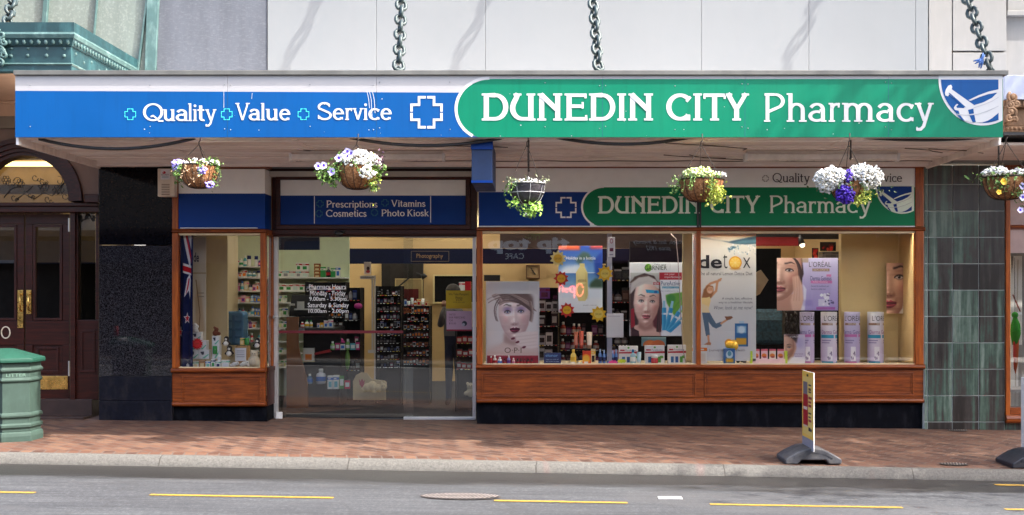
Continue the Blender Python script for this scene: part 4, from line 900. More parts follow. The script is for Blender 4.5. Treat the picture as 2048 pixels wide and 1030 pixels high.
# lobby behind the fanlight, with its lit ceiling cove
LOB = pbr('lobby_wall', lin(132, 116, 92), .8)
mb = MB(); mb.box(-9, X(190, .4), 1.6, 1.7, 2.0, 4.0); mb.box(-9, X(190, .4), .41, 1.6, 3.31, 3.36); mb.build('lobby_wall', LOB, ah)
mb = MB(); mb.box(-9, X(170, 1), 1.0, 1.08, 2.86, 2.98); mb.box(-7.2, X(120, .9), .9, .99, 2.55, 2.68); mb.build('lobby_beam', MAH, ah)
mb = MB(); mb.box(-7.2, -5.9, 1.2, 1.5, 3.27, 3.3); mb.build('cove_lamp', emis('cove_glow', (1, .72, .3), 1.1), ah)
def leaf(a, b_, nm):
    y = .42; t = MB()
    t.pbox(a, b_, 428, 448, y, y+.05); t.pbox(a, b_, 642, 690, y, y+.05); t.pbox(a, b_, 750, 798, y, y+.05)
    for q, r_ in ((a, a+14), (b_-14, b_)):
        t.pbox(q, r_, 448, 642, y+.001, y+.05); t.pbox(q, r_, 690, 750, y+.001, y+.05)
    t.pbox(a+14, b_-14, 690, 750, y+.02, y+.05)
    o = t.build('door', MAH, ah, bevel=.004)
    mb = MB(); frame_px(mb, a+15, b_-15, 449, 641, 5, y-.012, y+.02); frame_px(mb, a+22, b_-22, 694, 746, 5, y+.005, y+.0195); mb.build('beading', DKW, o, bevel=.003)
    mb = MB(); mb.add([(X(a+14, y+.03), y+.03, Z(642, y)), (X(b_-14, y+.03), y+.03, Z(642, y)), (X(b_-14, y+.03), y+.03, Z(448, y)), (X(a+14, y+.03), y+.03, Z(448, y))], [(0, 1, 2, 3)]); mb.build('glass', glass_mat('dark_door_glass', .05, (.35, .35, .35)), o)
    mb = MB(); mb.pbox(a+4, b_-4, 752, 779, y-.012, y-.001); mb.build('kick_plate', BRASS, o, bevel=.003)
    return o
dl = leaf(-42, 48, 'l'); drr = leaf(51, 139, 'r')
for o, a, b_ in ((dl, 35, 46), (drr, 52.5, 62)):
    mb = MB(); mb.pbox(a, b_, 580, 656 if o is dl else 628, .40, .418); mb.each('push_plate', BRASS, o, bevel=.003)
    mb = MB(); xm = X((a+b_)/2, .36); mb.tube([(xm, .41, Z(588, .36)), (xm, .355, Z(590, .36)), (xm, .35, Z(604, .36)), (xm, .355, Z(620, .36)), (xm, .41, Z(622, .36))], .011, 8); mb.build('pull_handle', BRASS, o)
mb = MB(); ps = arc(11, 665, 8.5, 11.5, 0, 360, 24); mb.tube([(X(a, .41), .415, Z(b_, .41)) for a, b_ in ps[:-1]], .008, 6, closed=True); tag(mb.build('painted_letter', pbr('cream_letter', lin(225, 215, 190), .4), dl), None)
mb = MB(); mb.pbox(140, 150, 424.5, 800, .3, .44); mb.pbox(150.2, 197, 640, 800, .34, .44); mb.pbox(150.2, 156, 424.5, 639.5, .34, .44); mb.pbox(191, 197, 424.5, 639.5, .34, .44); mb.build('side_frame', MAH, ah, bevel=.005)
mb = MB(); frame_px(mb, 160, 190, 660, 745, 5, .325, .339); mb.build('side_panel', MAH, ah, bevel=.003)
mb = MB(); mb.pbox(156.3, 190.7, 424.5, 639.5, .39, .395); mb.build('side_light', glass_mat('side_glass', .05, (.3, .28, .22)), ah)
mb = MB(); mb.pbox(136.2, 138.2, 436, 463, .39, .415); mb.pbox(136.2, 138.2, 722, 752, .39, .415); mb.each('hinge', ALU, ah)
mb = MB()
for k in range(14): a = k*.9; mb.tube([(X(160+k*2.2+4*math.cos(a), .385), .385, Z(432+6*math.sin(a*1.7)+abs(k-7), .385)) for a in (k, k+1, k+2, k+3)], .005, 4)
mb.build('painted_vine', BLK, ah)
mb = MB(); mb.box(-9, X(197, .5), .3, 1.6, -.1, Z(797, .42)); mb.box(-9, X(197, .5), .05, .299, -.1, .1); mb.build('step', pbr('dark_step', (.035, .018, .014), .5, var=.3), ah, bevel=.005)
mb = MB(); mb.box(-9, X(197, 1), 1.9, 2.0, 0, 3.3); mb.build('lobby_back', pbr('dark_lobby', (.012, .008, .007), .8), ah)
mb = MB(); mb.pbox(-10, 60, 520, 526, .47, .475); mb.build('door_push_bar', ALU, ah)

# ------------------------------------------------------------------ weathered green cladding and cast canopy upper left
VG = pbr('weathered_green_sheet', lin(104, 115, 110), .7, var=.16, scale=2.2, stretch=(2, 1, .4), bmp=.12, dirt=(lin(150, 160, 156), .5, 34, None))
BGR = pbr('blue_green_paint', lin(24, 56, 61), .5, var=.16, scale=6, dirt=(lin(60, 104, 108), .6, 7, (1, 1, .35))); PGN = pbr('pale_green_paint', lin(62, 90, 90), .6, var=.14, scale=7, dirt=(lin(120, 150, 148), .6, 9, (1, 1, .4)))
nb = thing('cladding_bay', 'weathered grey green metal cladding with slanted ribs left of the white wall', 'cladding', (-5.6, .05, 3.85))
mb = MB(); mb.box(-9.5, X(197), .03, .3, 3.86, TOPZ); mb.box(X(197)+.001, X(311), .03, .3, 3.14, TOPZ); mb.build('sheet', VG, nb)
mb = MB()
for a, b_, w_, y_ in ((88, 77, 9, .0), (192, 180, 3, .01), (292, 274, 4, .005), (-10, -30, 8, .0), (-110, -135, 5, .0)):
    sl = (a-b_)/140.
    q = [(X(b_-sl*20, 0), Z(160)), (X(b_+w_-sl*20, 0), Z(160)), (X(a+w_+sl*250, 0), Z(-250)), (X(a+sl*250, 0), Z(-250))]; mb.prism(q, -.02+y_, .029)
mb.build('rib', PGN, nb, bevel=.004)
mb = MB(); q = [(X(291), Z(170)), (X(312), Z(170)), (X(322), Z(-250)), (X(325), Z(-250)), (X(313), 6.3), (X(300), Z(-250))]; mb.prism([(X(290), Z(170)), (X(311), Z(170)), (X(321), Z(-60)), (X(297), Z(-60))], -.03, .028); mb.build('edge_flashing', PGN, nb, bevel=.005)
oc = thing('cast_canopy', 'ornate blue green cast iron canopy with rivets and leaf moulding above the arched doorway', 'canopy', (-6, -1.75, 3.88))
YO = -1.75; S_ = lambda px: X(px, YO); T_ = lambda py: Z(py, YO); xr = S_(142)
def fas(name, prof, mat):      # profile (dy outwards, z) run along the front and mitred back along the right side
    mb = MB(); n = len(prof)
    A_ = [(-9.5, YO-d, z) for d, z in prof]; B_ = [(xr+d, YO-d, z) for d, z in prof]; C_ = [(xr+d, -.005, z) for d, z in prof]
    fs_ = []
    for s0 in (0, n):
        for i in range(n): fs_.append((s0+i, s0+(i+1) % n, s0+n+(i+1) % n, s0+n+i))
    mb.add(A_+B_+C_, fs_); mb.add(A_, [tuple(range(n))]); mb.add(C_, [tuple(range(n-1, -1, -1))]); return mb.build(name, mat, oc)
zz = [T_(p) for p in (47, 66, 71, 78, 92, 126, 131, 139, 143)]
fas('top_board', [(-.1, zz[1]), (-.1, zz[0]), (.055, zz[0]), (.05, zz[1])], BGR)
fas('roll_moulding', [(-.1, zz[3]), (-.1, zz[1]-.001), (.05, zz[1]-.001), (.062, zz[2]), (.05, zz[3])], PGN)
fas('cove', [(-.1, zz[4]), (-.1, zz[3]-.001), (.045, zz[3]-.001), (.015, zz[4])], BGR)
fas('frieze', [(-.1, zz[5]), (-.1, zz[4]-.001), (.0, zz[4]-.001), (.0, zz[5])], BGR)
fas('lower_roll', [(-.1, zz[6]), (-.1, zz[5]-.001), (.012, zz[5]-.001), (.022, (zz[5]+zz[6])/2), (.012, zz[6])], PGN)
fas('base_bead', [(-.1, zz[8]), (-.1, zz[6]-.001), (.008, zz[6]-.001), (.008, zz[8])], BGR)
mb = MB(); 
for i in range(64): x = xr-.02-i*.075; mb.ball((x, YO-.03, (zz[3]+zz[4])/2), .03, 6, 4, sq=(.75, .5, 1))
for i in range(22): y = YO+.03+i*.075; mb.ball((xr+.03, y, (zz[3]+zz[4])/2), .03, 6, 4, sq=(.5, .75, 1))
mb.build('leaf_moulding', PGN, oc)
mb = MB()
for px in (-60, -20, 22, 55, 93, 128): mb.ball((S_(px), YO, T_(111 if px % 2 else 112)), .021, 8, 5, sq=(1, .6, 1)); mb.ball((S_(px+1), YO, T_(97)), .017, 8, 5, sq=(1, .6, 1))
for k in range(9): mb.ball((xr, YO+.12+k*.2, T_(103+9*(k % 2))), .017, 8, 5, sq=(.6, 1, 1))
mb.build('rivet', PGN, oc)
mb = MB(); g = random.Random(4)
for px, py, r_ in ((8, 72, .05), (3, 84, .045), (14, 88, .035), (6, 100, .03), (6, 110, .055), (14, 112, .04), (1, 118, .04), (10, 104, .03), (5, 126, .04), (-8, 95, .05), (-6, 115, .05)):
    c0 = (S_(px), YO-.045, T_(py)); mb.tube([(c0[0]+r_*(1-i/16)*math.cos(i*.6+px), c0[1]-.012, c0[2]+r_*(1-i/16)*math.sin(i*.6+px)) for i in range(13)], .016, 6); mb.ball(c0, r_*.6, 7, 5, sq=(1, .6, 1))
mb.build('scroll_ornament', PGN, oc)
mb = MB(); mb.box(-9.5, xr-.1, YO+.1, .02, zz[8]+.01, zz[8]+.04); mb.build('soffit', BEI, oc)
mb = MB(); mb.box(-9.5, X(196), -.01, .115, Z(206)+.0, zz[8]+.35); mb.build('back_board', BEI, oc)

# ================================================================== neighbour on the right
rn = thing('neighbour_shop', 'neighbouring timber framed shop front at the far right edge behind the last flower basket', 'building', (5.9, .3, 0))
mb = MB(); mb.pbox(2012, 2021, 330, 838, -.02, .08); mb.build('post', ORV, rn, bevel=.006)
mb = MB()
for a, b_ in ((330, 338), (450, 457)): mould(mb, 2021.2, 2420, a, b_, -.02, .08)
mould(mb, 2010, 2420, 829, 846, -.05, .12); mb.pbox(2021.2, 2420, 815, 828.8, .0, .08); mb.each('rail', ORW, rn, bevel=.003)
mb = MB(); mb.pbox(2021.2, 2420, 338.3, 449.7, .03, .06); mb.pbox(2021.2, 2420, 457.3, 506, .04, .06); mb.build('fascia_panel', pbr('mauve_board', lin(170, 146, 140), .6), rn)
mb = MB(); mb.pbox(2021.2, 2420, 506, 815, .055, .06); mb.build('glass', GLASS, rn)
mb = MB(); mb.pbox(2011, 2420, 846.3, 885, .03, .2); mb.build('plinth', TILE, rn)
mb = MB(); mb.box(X(2021), 8, .8, .86, 0, 3); mb.box(X(2012), 8, .06, .8, .4, .43); mb.build('display_back', pbr('grey_display', (.2, .19, .18), .7), rn)
mb = MB(); mb.box(X(2014), 9, .1, .3, 3.1, TOPZ); mb.build('upper_wall', STONE, rn)
mb = MB(); mb.box(X(2016), 9, .02, .099, Z(30), Z(20)); mb.box(X(2019), 9, .05, .099, Z(20)+.001, Z(-20)); mb.build('string_course', STONE, rn, bevel=.006)
mb = MB(); z0 = 3.14; mb.box(4.66, 9, -1.3, -.0, CZ0+.03, CZ0+.06); mb.build('canopy_soffit', SOF, rn)
YR = -1.5
BRN = pbr('brown_cast_stone', lin(128, 98, 72), .7, var=.2, scale=10, bmp=.3); GBL = pbr('blue_grey_lead', lin(168, 176, 196), .55, var=.08)
mb = MB(); mb.pbox(2008, 2420, 150, 199, YR-.08, -.01); mb.build('parapet', GBL, rn, bevel=.006)
mb = MB(); mb.pbox(2008, 2420, 199.3, 214, YR-.04, -.05); mb.pbox(2008, 2420, 214.3, 252, YR+.03, -.05); mb.pbox(2008, 2420, 252.3, 264, YR-.02, -.05); mb.build('cornice', BRN, rn, bevel=.006)
mb = MB(); mb.pbox(2008, 2420, 264.3, 270, YR-.03, -.05); mb.build('gutter', BLK, rn)
mb = MB()
for i in range(40): mb.box(X(2030, YR)+i*.06, X(2030, YR)+i*.06+.035, YR-.055, YR-.041, Z(213, YR), Z(203, YR)); mb.ball((X(2012, YR)+i*.045, YR-.03, Z(258, YR)), .02, 6, 4, sq=(.8, .6, 1))
for (px, py, r_) in ((2019, 197, .06), (2026, 210, .04), (2016, 226, .055), (2022, 240, .03), (2014, 212, .045), (2012, 240, .04)):
    c0 = (X(px, YR), YR-.08, Z(py, YR)); mb.tube([(c0[0]+r_*(1-i/18)*math.cos(i*.55+px), c0[1], c0[2]+r_*(1-i/18)*math.sin(i*.55+px)) for i in range(15)], .016, 6); mb.ball(c0, r_*.55, 7, 5, sq=(1, .7, 1))
mb.extr([(YR-.09, Z(192, YR)), (YR-.07, Z(245, YR)), (YR, Z(245, YR)), (YR, Z(192, YR))][::-1], X(2008, YR), X(2022, YR)); mb.build('carved_bracket', BRN, rn)
orn = thing('hanging_bird', 'green and red feathered bird ornament hanging in the neighbouring window at far right', 'ornament', (X(2031, .3), .3, Z(660, .3)))
mb = MB(); yb = .3
mb.tube([(X(2030, yb), yb, Z(634, yb)), (X(2031, yb), yb, Z(650, yb)), (X(2031, yb), yb, Z(668, yb)), (X(2030, yb), yb, Z(690, yb))], [.02, .055, .06, .03], 10, 0, 0, lin(50, 130, 40)); 
for k in range(6): mb.tube([(X(2027+k*1.6, yb), yb-.02, Z(672, yb)), (X(2027+k*1.2, yb), yb-.02, Z(710+k*3, yb)), (X(2028+k*.6, yb), yb, Z(738+k*2, yb))], [.014, .012, .003], 5, 0, 0, lin(170, 50+k*8, 40))
mb.ball((X(2030, yb), yb, Z(630, yb)), .04, 9, 6, 0, lin(60, 140, 50)); mb.build('body', PRM, orn)
mb = MB(); mb.tube([(X(2030, yb), yb, Z(628, yb)), (X(2029, yb), yb, Z(515, yb))], .004, 5); mb.build('cord', BLK, orn)
cv = Canvas(2021, 512, 2044, 812, .8, (206, 202, 196)); cv.poly([(2021, 512), (2027, 512), (2024, 545)], (120, 112, 105)); cv.line([(2036, 520), (2030, 812)], 2, (150, 140, 130)); cv.line([(2026, 590), (2040, 622)], 2.5, (110, 40, 30)); cv.rect(2030, 624, 2044, 629, (235, 235, 235)); cv.rect(2036, 690, 2044, 812, (90, 84, 80), .6)
poster('draped_cloth', 'pale draped cloth hanging behind the bird ornament at far right', cv, .55, 'cloth', mat=PRM)
# ================================================================== canopy chains
CHN = pbr('painted_chain', lin(46, 60, 62), .5, .2, .3, 25)
def chain(name, label, P0, P1, extra=0, lp=.104, d=.0195, tw=0):
    """heavy chain from the canopy top P0 up to the wall; links alternate their plane"""
    P0, P1 = Vector(P0), Vector(P1); ax = (P1-P0).normalized(); L = (P1-P0).length
    sd = Vector((1, 0, 0)); sd = (sd-ax*sd.dot(ax)).normalized(); up = ax.cross(sd)
    t = thing(name, label, 'chain', P0, 'chains holding up the canopy')
    mb = MB(); n = int(L/lp)
    for i in range(n):
        c0 = P0+ax*(lp*(i+.5)); a = R(18+tw) if i % 2 == 0 else R(108+tw)
        q = sd*math.cos(a)+up*math.sin(a); hl = lp/2+d*.5; hw = .049; pts = []
        for k in range(5): b_ = math.pi*k/4; pts.append(c0+ax*(hl-hw*.75+hw*.8*math.sin(b_))+q*(hw*math.cos(b_)))
        for k in range(5): b_ = math.pi*k/4; pts.append(c0-ax*(hl-hw*.75+hw*.8*math.sin(b_))-q*(hw*math.cos(b_)))
        mb.tube(pts, d, 7, closed=True)
    mb.build('links', CHN, t)
    mb = MB(); mb.tube([P0+sd*.03-Vector((0, 0, .07)), P0+sd*.03, P0+ax*.04, P0-sd*.03, P0-sd*.03-Vector((0, 0, .07))], .013, 6); mb.build('shackle', CHN, t)
    mb = MB(); mb.lathe((0, 0, 0), [(0, 0), (.09, 0), (.08, .03), (.03, .05), (0, .05)], 12); o = mb.build('wall_plate', CHN, t); o.location = P1-P0; o.rotation_euler = (R(90), 0, 0)
    return t
def chain_from(pb, pt, label, y0=-1.98, y1=-1.50, pyb=139, tw=0):
    A_ = Vector((X(pb, y0), y0, Z(pyb, y0))); B_ = Vector((X(pt, y1), y1, Z(0, y1))); k = (0-y0)/(y1-y0)
    E = A_+(B_-A_)*k; return chain('canopy_chain', label, A_, E, tw=tw)
chain_from(797, 803, 'heavy dark chain above the word Service, first chain right of the grey panel')
chain_from(1197, 1186, 'heavy dark chain rising from the sign above the letters of the word Dunedin', tw=8)
ch_r = chain_from(1981, 1936, 'heavy dark chain with a blue rag knotted on it, above the sign emblem', tw=30)
mb = MB(); mb.tube([(X(15, -1.7), -1.7, Z(46, -1.7)), (X(18, -1.68), -1.68, Z(30, -1.68))], .02, 6)
A_ = Vector((X(14, -1.7), -1.7, Z(50, -1.7))); B_ = Vector((X(27, -1.3), -1.3, Z(-10, -1.3)))
chain('canopy_chain', 'heavy green chain rising from the ornate cast canopy at the top left corner', A_, A_+(B_-A_)*4.2, lp=.11, d=.019, tw=40)
g = random.Random(9); rp = Vector((X(1963, -1.95), -1.95, Z(120, -1.95))); mb = MB()
RAG = pbr('blue_rag', lin(70, 105, 165), .8, var=.5, scale=40)
for dx, dz in ((-14, 8), (-16, 2), (-6, 16), (-3, 18), (3, -14), (6, -10), (-9, 4)):
    mb.tube([rp, rp+Vector((dx*.35/200+g.uniform(-.01, .01), -.015, -dz*.35/200)), rp+Vector((dx/200, g.uniform(-.02, .01), -dz/200))], [.016, .013, .006], 5)
mb.ball(rp, .025, 8, 5); tag(mb.build('knotted_rag', RAG), 'torn blue rag knotted round a chain above the right end of the sign', 'rag')

# ================================================================== hanging baskets
m, nt, b = node_mat('coir_liner'); f = noise(nt, 38, 6, (1, 1, 1), .75); c = ramp(nt, f, [(.3, (.10, .035, .012)), (.5, (.33, .14, .05)), (.7, (.62, .34, .16))]); nt.links.new(c, b.inputs['Base Color']); b.inputs['Roughness'].default_value = .95; bump(nt, b, f, 1, .02); COIR = m
def leafm(name, col, v=.4):
    m, nt, b = node_mat(name); c = ramp(nt, noise(nt, 22, 2), [(.3, tuple(x*(1-v) for x in col)+(1,)), (.7, tuple(min(1, x*(1+v)) for x in col)+(1,))]); nt.links.new(c, b.inputs['Base Color'])
    b.inputs['Roughness'].default_value = .55; b.inputs['Subsurface Weight'].default_value = 0; return m
LEAF = leafm('basket_leaf', (.10, .20, .035)); LIME = leafm('lime_leaf', (.40, .46, .07), .3); DLEAF = leafm('dark_leaf', (.045, .10, .03)); PGRN = leafm('pale_green_flower', (.50, .60, .26), .25)
WFL = leafm('white_blossom', (.70, .70, .66), .08); PUR = leafm('violet_petal', (.12, .035, .62), .3); LAV = leafm('lavender_petal', (.36, .30, .78), .25); YEP = leafm('yellow_petal', (.85, .50, .02), .15); DPUR = leafm('deep_violet', (.05, .01, .33), .4); PLM = leafm('plum_leaf', (.10, .04, .07), .3)
GRYP = pbr('black_liner', (.03, .026, .034), .6, var=.5, scale=25, bmp=.8, bscale=20); WWIRE = pbr('white_wire', (.42, .42, .43), .45)
def leaves(mb, c0, n, spread, size, g, m=0, droop=.3):
    for _ in range(n):
        p = Vector(c0)+Vector((g.gauss(0, spread[0]), g.gauss(0, spread[1]), g.gauss(0, spread[2])))
        d = Vector((g.uniform(-1, 1), g.uniform(-1, .6), g.uniform(-1, .8)-droop)).normalized(); s = size*g.uniform(.6, 1.3)
        q = d.cross(Vector((g.uniform(-1, 1), g.uniform(-1, 1), g.uniform(-1, 1)))).normalized(); nn = d.cross(q)
        mb.add([p, p+d*s*.5+q*s*.3, p+d*s, p+d*s*.5-q*s*.3, p+d*s*.5+nn*s*.12], [(0, 1, 4), (1, 2, 4), (2, 3, 4), (3, 0, 4)], m)
def blossoms(mb, c0, n, rad, r, g, m=0, top=True):   # small clustered florets on an ellipsoid shell
    for _ in range(n):
        a = g.uniform(0, 2*math.pi); u = g.uniform(-.35 if top else -1, 1); s = math.sqrt(1-u*u); k = g.uniform(.75, 1.05)
        p = (c0[0]+rad[0]*s*math.cos(a)*k, c0[1]+rad[1]*s*math.sin(a)*k, c0[2]+rad[2]*u*k)
        q = r*g.uniform(.7, 1.25); mb.ball(p, q, 6, 4, m, sq=(1, 1, .8))
        if g.random() < .6:
            mb.ball((p[0]+g.uniform(-1, 1)*q, p[1]+g.uniform(-1, .4)*q, p[2]+g.uniform(-1, 1)*q), q*.7, 5, 4, m)
def petunia(t, p, r, mats, face=(-.2, -1, .15)):
    f_ = Vector(face).normalized(); u = f_.cross(Vector((0, 0, 1))).normalized(); v_ = u.cross(f_); n = 15; mb = MB(); p = Vector(p)
    rim = []; mid = []
    for i in range(n):
        a = 2*math.pi*i/n; k = r*(1+.13*math.cos(5*a)); d = u*math.cos(a)+v_*math.sin(a); rim.append(p+d*k+f_*(.12*r*math.cos(5*a))); mid.append(p+d*r*.42-f_*r*.12)
    mb.add(rim+mid, [(i, (i+1) % n, (i+1) % n+n, i+n) for i in range(n)], 0, None, True); mb.add(mid+[p-f_*r*.5], [(i, (i+1) % n, n) for i in range(n)], 1, None, True)
    return mb.build('petunia', mats, t)
DRYL = leafm('dry_leaf', (.34, .22, .09), .35)
def basket(px, rim, bot, hw, label, y=-2.06, liner=COIR, wires=7, wire_m=None, hook=277, fl=None):
    sc = (y+13)/F; c0 = (X(px, y), y, Z(rim, y)); r = hw*sc; h = (bot-rim)*sc
    t = thing('hanging_basket', label, 'flower basket', (c0[0], y, Z(hook, y)), 'flower baskets hanging from the canopy'); zc = c0[2]
    top = (c0[0], y, min(zc+.42, Z(hook, y)-.06)); wm = wire_m or WIRE
    prof = [(.25*r, -h), (.5*r, -h*.95), (.75*r, -h*.78), (.92*r, -h*.5), (1.0*r, -h*.15), (1.02*r, 0), (.94*r, .004), (.9*r, -.03), (0, -.035)]
    mb = MB(); mb.lathe(c0, prof, 26); mb.build('liner', liner, t)
    mb = MB(); mb.tube([(c0[0]+1.05*r*math.cos(a*.2618), y+1.05*r*math.sin(a*.2618), zc+.002) for a in range(24)], .006, 5, closed=True)
    mb.tube([(c0[0]+.3*r*math.cos(a*.5236), y+.3*r*math.sin(a*.5236), zc-h*1.01) for a in range(12)], .004, 4, closed=True)
    if wire_m: mb.tube([(c0[0]+.99*r*math.cos(a*.2618), y+.99*r*math.sin(a*.2618), zc-h*.45) for a in range(24)], .0036, 5, closed=True)
    for k in range(2*wires):
        a = math.pi*k/wires+.2; mb.tube([(c0[0]+1.035*q*math.cos(a), y+1.035*q*math.sin(a), zc+z) for q, z in ((r*1.01, 0), (r, -h*.15), (.92*r, -h*.5), (.76*r, -h*.79), (.5*r, -h*.97), (.28*r, -h*1.01))], .0034, 4, cap=False)
    mb.build('wire_frame', wm, t)
    mb = MB()
    for a in (R(200), R(320), R(85)):
        e = (c0[0]+1.04*r*math.cos(a), y+1.04*r*math.sin(a), zc)
        n = 26
        for k in range(n):
            s0, s1 = k/n, (k+.62)/n; pp = [tuple(top[i]+(e[i]-top[i])*s_ for i in range(3)) for s_ in (s0, s1)]; mb.tube(pp, .0052, 4)
        mb.tube([top, e], .0022, 3)
    mb.tube([top, (top[0], y, Z(hook, y)-.035), (top[0]+.012, y, Z(hook, y)-.02), (top[0]+.012, y, CZ0+.02)], .006, 5); mb.build('hanging_chain', WIRE, t)
    if fl: fl(t, c0, r, h, sc)
    gg = random.Random(int(px)); st = MB(); dl_ = MB()
    for k in range(6 if liner is COIR else 3):
        a = gg.uniform(3.3, 6.1); p = Vector((c0[0]+r*math.cos(a), y+r*math.sin(a), zc+.01)); pts = [p]; d = Vector((math.cos(a), math.sin(a), .35))
        for j in range(5): d = d*.62+Vector((gg.uniform(-.25, .25), gg.uniform(-.2, .1), -.42)); p = p+d*.035; pts.append(p.copy()); leaves(st, p, 3, (.008, .008, .008), .026, gg)
        st.tube(pts, .0025, 4)
    leaves(dl_, (c0[0], y-r*.5, zc+.01), 14, (r*.6, r*.3, .01), .03, gg)
    st.build('trailing_stems', LEAF, t); dl_.build('dry_leaves', DRYL, t)
    return t
def fl1(t, c, r, h, sc):
    g = random.Random(1); mb = MB(); leaves(mb, (c[0], c[1], c[2]+.01), 130, (r*.5, r*.45, .025), .04, g); leaves(mb, (c[0]+r*.8, c[1]-.05, c[2]+.02), 90, (.035, .04, .03), .035, g); leaves(mb, (c[0]-r*.95, c[1]-.05, c[2]-.09), 60, (.03, .04, .05), .035, g); leaves(mb, (c[0]+r*.85, c[1]-.05, c[2]-.16), 40, (.035, .03, .05), .03, g); mb.build('foliage', LEAF, t)
    mb = MB(); blossoms(mb, (c[0]-.02, c[1], c[2]+.02), 54, (r*.75, r*.7, .05), .014, g); blossoms(mb, (c[0]+r*.85, c[1]-.05, c[2]+.02), 24, (.05, .05, .035), .012, g); mb.build('white_flowers', WFL, t)
    mb = MB(); blossoms(mb, (c[0]-r*1.0, c[1]-.08, c[2]+.0), 60, (.05, .05, .055), .017, g, 0, False); blossoms(mb, (c[0]+r*.42, c[1]-r*.9, c[2]-.06), 34, (.035, .03, .03), .016, g, 0, False); blossoms(mb, (c[0]+r*.75, c[1]-r*.6, c[2]-.2), 24, (.04, .03, .03), .013, g, 0, False); mb.build('lavender_flowers', LAV, t)
    mb = MB(); leaves(mb, (c[0]-.02, c[1]-r*.95, c[2]-.07), 60, (.07, .02, .045), .035, g); mb.build('dry_trailing_stems', leafm('straw_leaf', (.5, .36, .22), .3), t)
def fl2(t, c, r, h, sc):
    g = random.Random(2); q = lambda px, py, dy=-.1: (X(px, c[1]+dy), c[1]+dy, Z(py, c[1]+dy))
    mb = MB()
    for px, py, n, s in ((672, 343, 90, .05), (655, 352, 60, .04), (690, 320, 70, .045), (668, 356, 50, .04), (757, 340, 50, .04), (640, 345, 25, .03), (745, 372, 30, .025)): leaves(mb, q(px, py), n, (s, s, s*.8), .045, g)
    mb.build('foliage', LEAF, t)
    mb = MB(); leaves(mb, q(745, 360), 80, (.03, .03, .09), .035, g); leaves(mb, q(752, 350), 40, (.02, .03, .07), .03, g); mb.build('trailing_lime_leaves', LIME, t)
    mb = MB(); blossoms(mb, q(722, 326, -.07), 330, (.19, .15, .115), .0155, g); blossoms(mb, q(735, 345, -.2), 50, (.08, .04, .06), .015, g, 0, False); mb.build('white_flowers', WFL, t)
    for px, py, s in ((694, 303, .034), (688, 309, .03), (701, 306, .032), (677, 316, .034), (693, 312, .036), (636, 332, .034), (647, 331, .034), (663, 343, .036)): petunia(t, q(px, py, -.2), s*1.05, [leafm_wh, PUR], (g.uniform(-.4, .2), -1, g.uniform(-.1, .3)))
    mb = MB(); leaves(mb, q(762, 320), 40, (.03, .03, .04), .04, g); mb.build('plum_leaves', PLM, t)
leafm_wh = leafm('pale_violet_petal', (.62, .58, .85), .12)
def fl3(t, c, r, h, sc):
    g = random.Random(3); q = lambda px, py, dy=-.08: (X(px, c[1]+dy), c[1]+dy, Z(py, c[1]+dy))
    mb = MB()
    for px, py, n, s in ((1024, 362, 30, .03), (1050, 363, 50, .05), (1080, 363, 30, .04), (1016, 372, 14, .02)): leaves(mb, q(px, py), n, (s, s, .03), .035, g)
    mb.build('foliage', leafm('grey_leaf', (.20, .24, .13)), t)
    mb = MB()
    for px, py, n, s in ((1030, 404, 30, .035), (1071, 416, 45, .032), (1062, 422, 35, .04), (1076, 410, 16, .02)): leaves(mb, q(px, py, -.1), n, (s, .04, s*.7), .045, g)
    mb.build('trailing_lime_leaves', leafm('bright_leaf', (.28, .48, .08), .3), t)
    mb = MB()
    for px, py, n, s in ((1050, 418, 60, .05), (1054, 428, 30, .03)): leaves(mb, q(px, py), n, (s, .04, s*.6), .03, g)
    mb.build('dark_trailing_leaves', LEAF, t)
    mb = MB(); blossoms(mb, q(1055, 364), 38, (.17, .14, .03), .0095, g); blossoms(mb, q(1056, 430), 10, (.04, .03, .02), .01, g); mb.build('white_flowers', WFL, t)
def fl4(t, c, r, h, sc):
    g = random.Random(4); q = lambda px, py, dy=-.1: (X(px, c[1]+dy), c[1]+dy, Z(py, c[1]+dy))
    mb = MB(); leaves(mb, q(1400, 354), 60, (.13, .1, .02), .035, g); leaves(mb, q(1350, 372), 45, (.03, .03, .045), .03, g); mb.build('foliage', LEAF, t)
    mb = MB(); blossoms(mb, q(1398, 350), 230, (.15, .13, .07), .0135, g); blossoms(mb, q(1432, 352), 40, (.05, .06, .03), .012, g); mb.build('pale_green_flowers', PGRN, t)
    mb = MB()
    for px, py, n, s in ((1425, 368, 60, .03), (1430, 385, 90, .04), (1438, 392, 50, .035), (1424, 402, 40, .03), (1444, 380, 30, .02)): leaves(mb, q(px, py, -.2), n, (s, .03, s), .035, g)
    mb.build('trailing_lime_leaves', LIME, t)
    mb = MB(); blossoms(mb, q(1440, 350), 25, (.06, .05, .03), .011, g); mb.build('white_flowers', WFL, t)
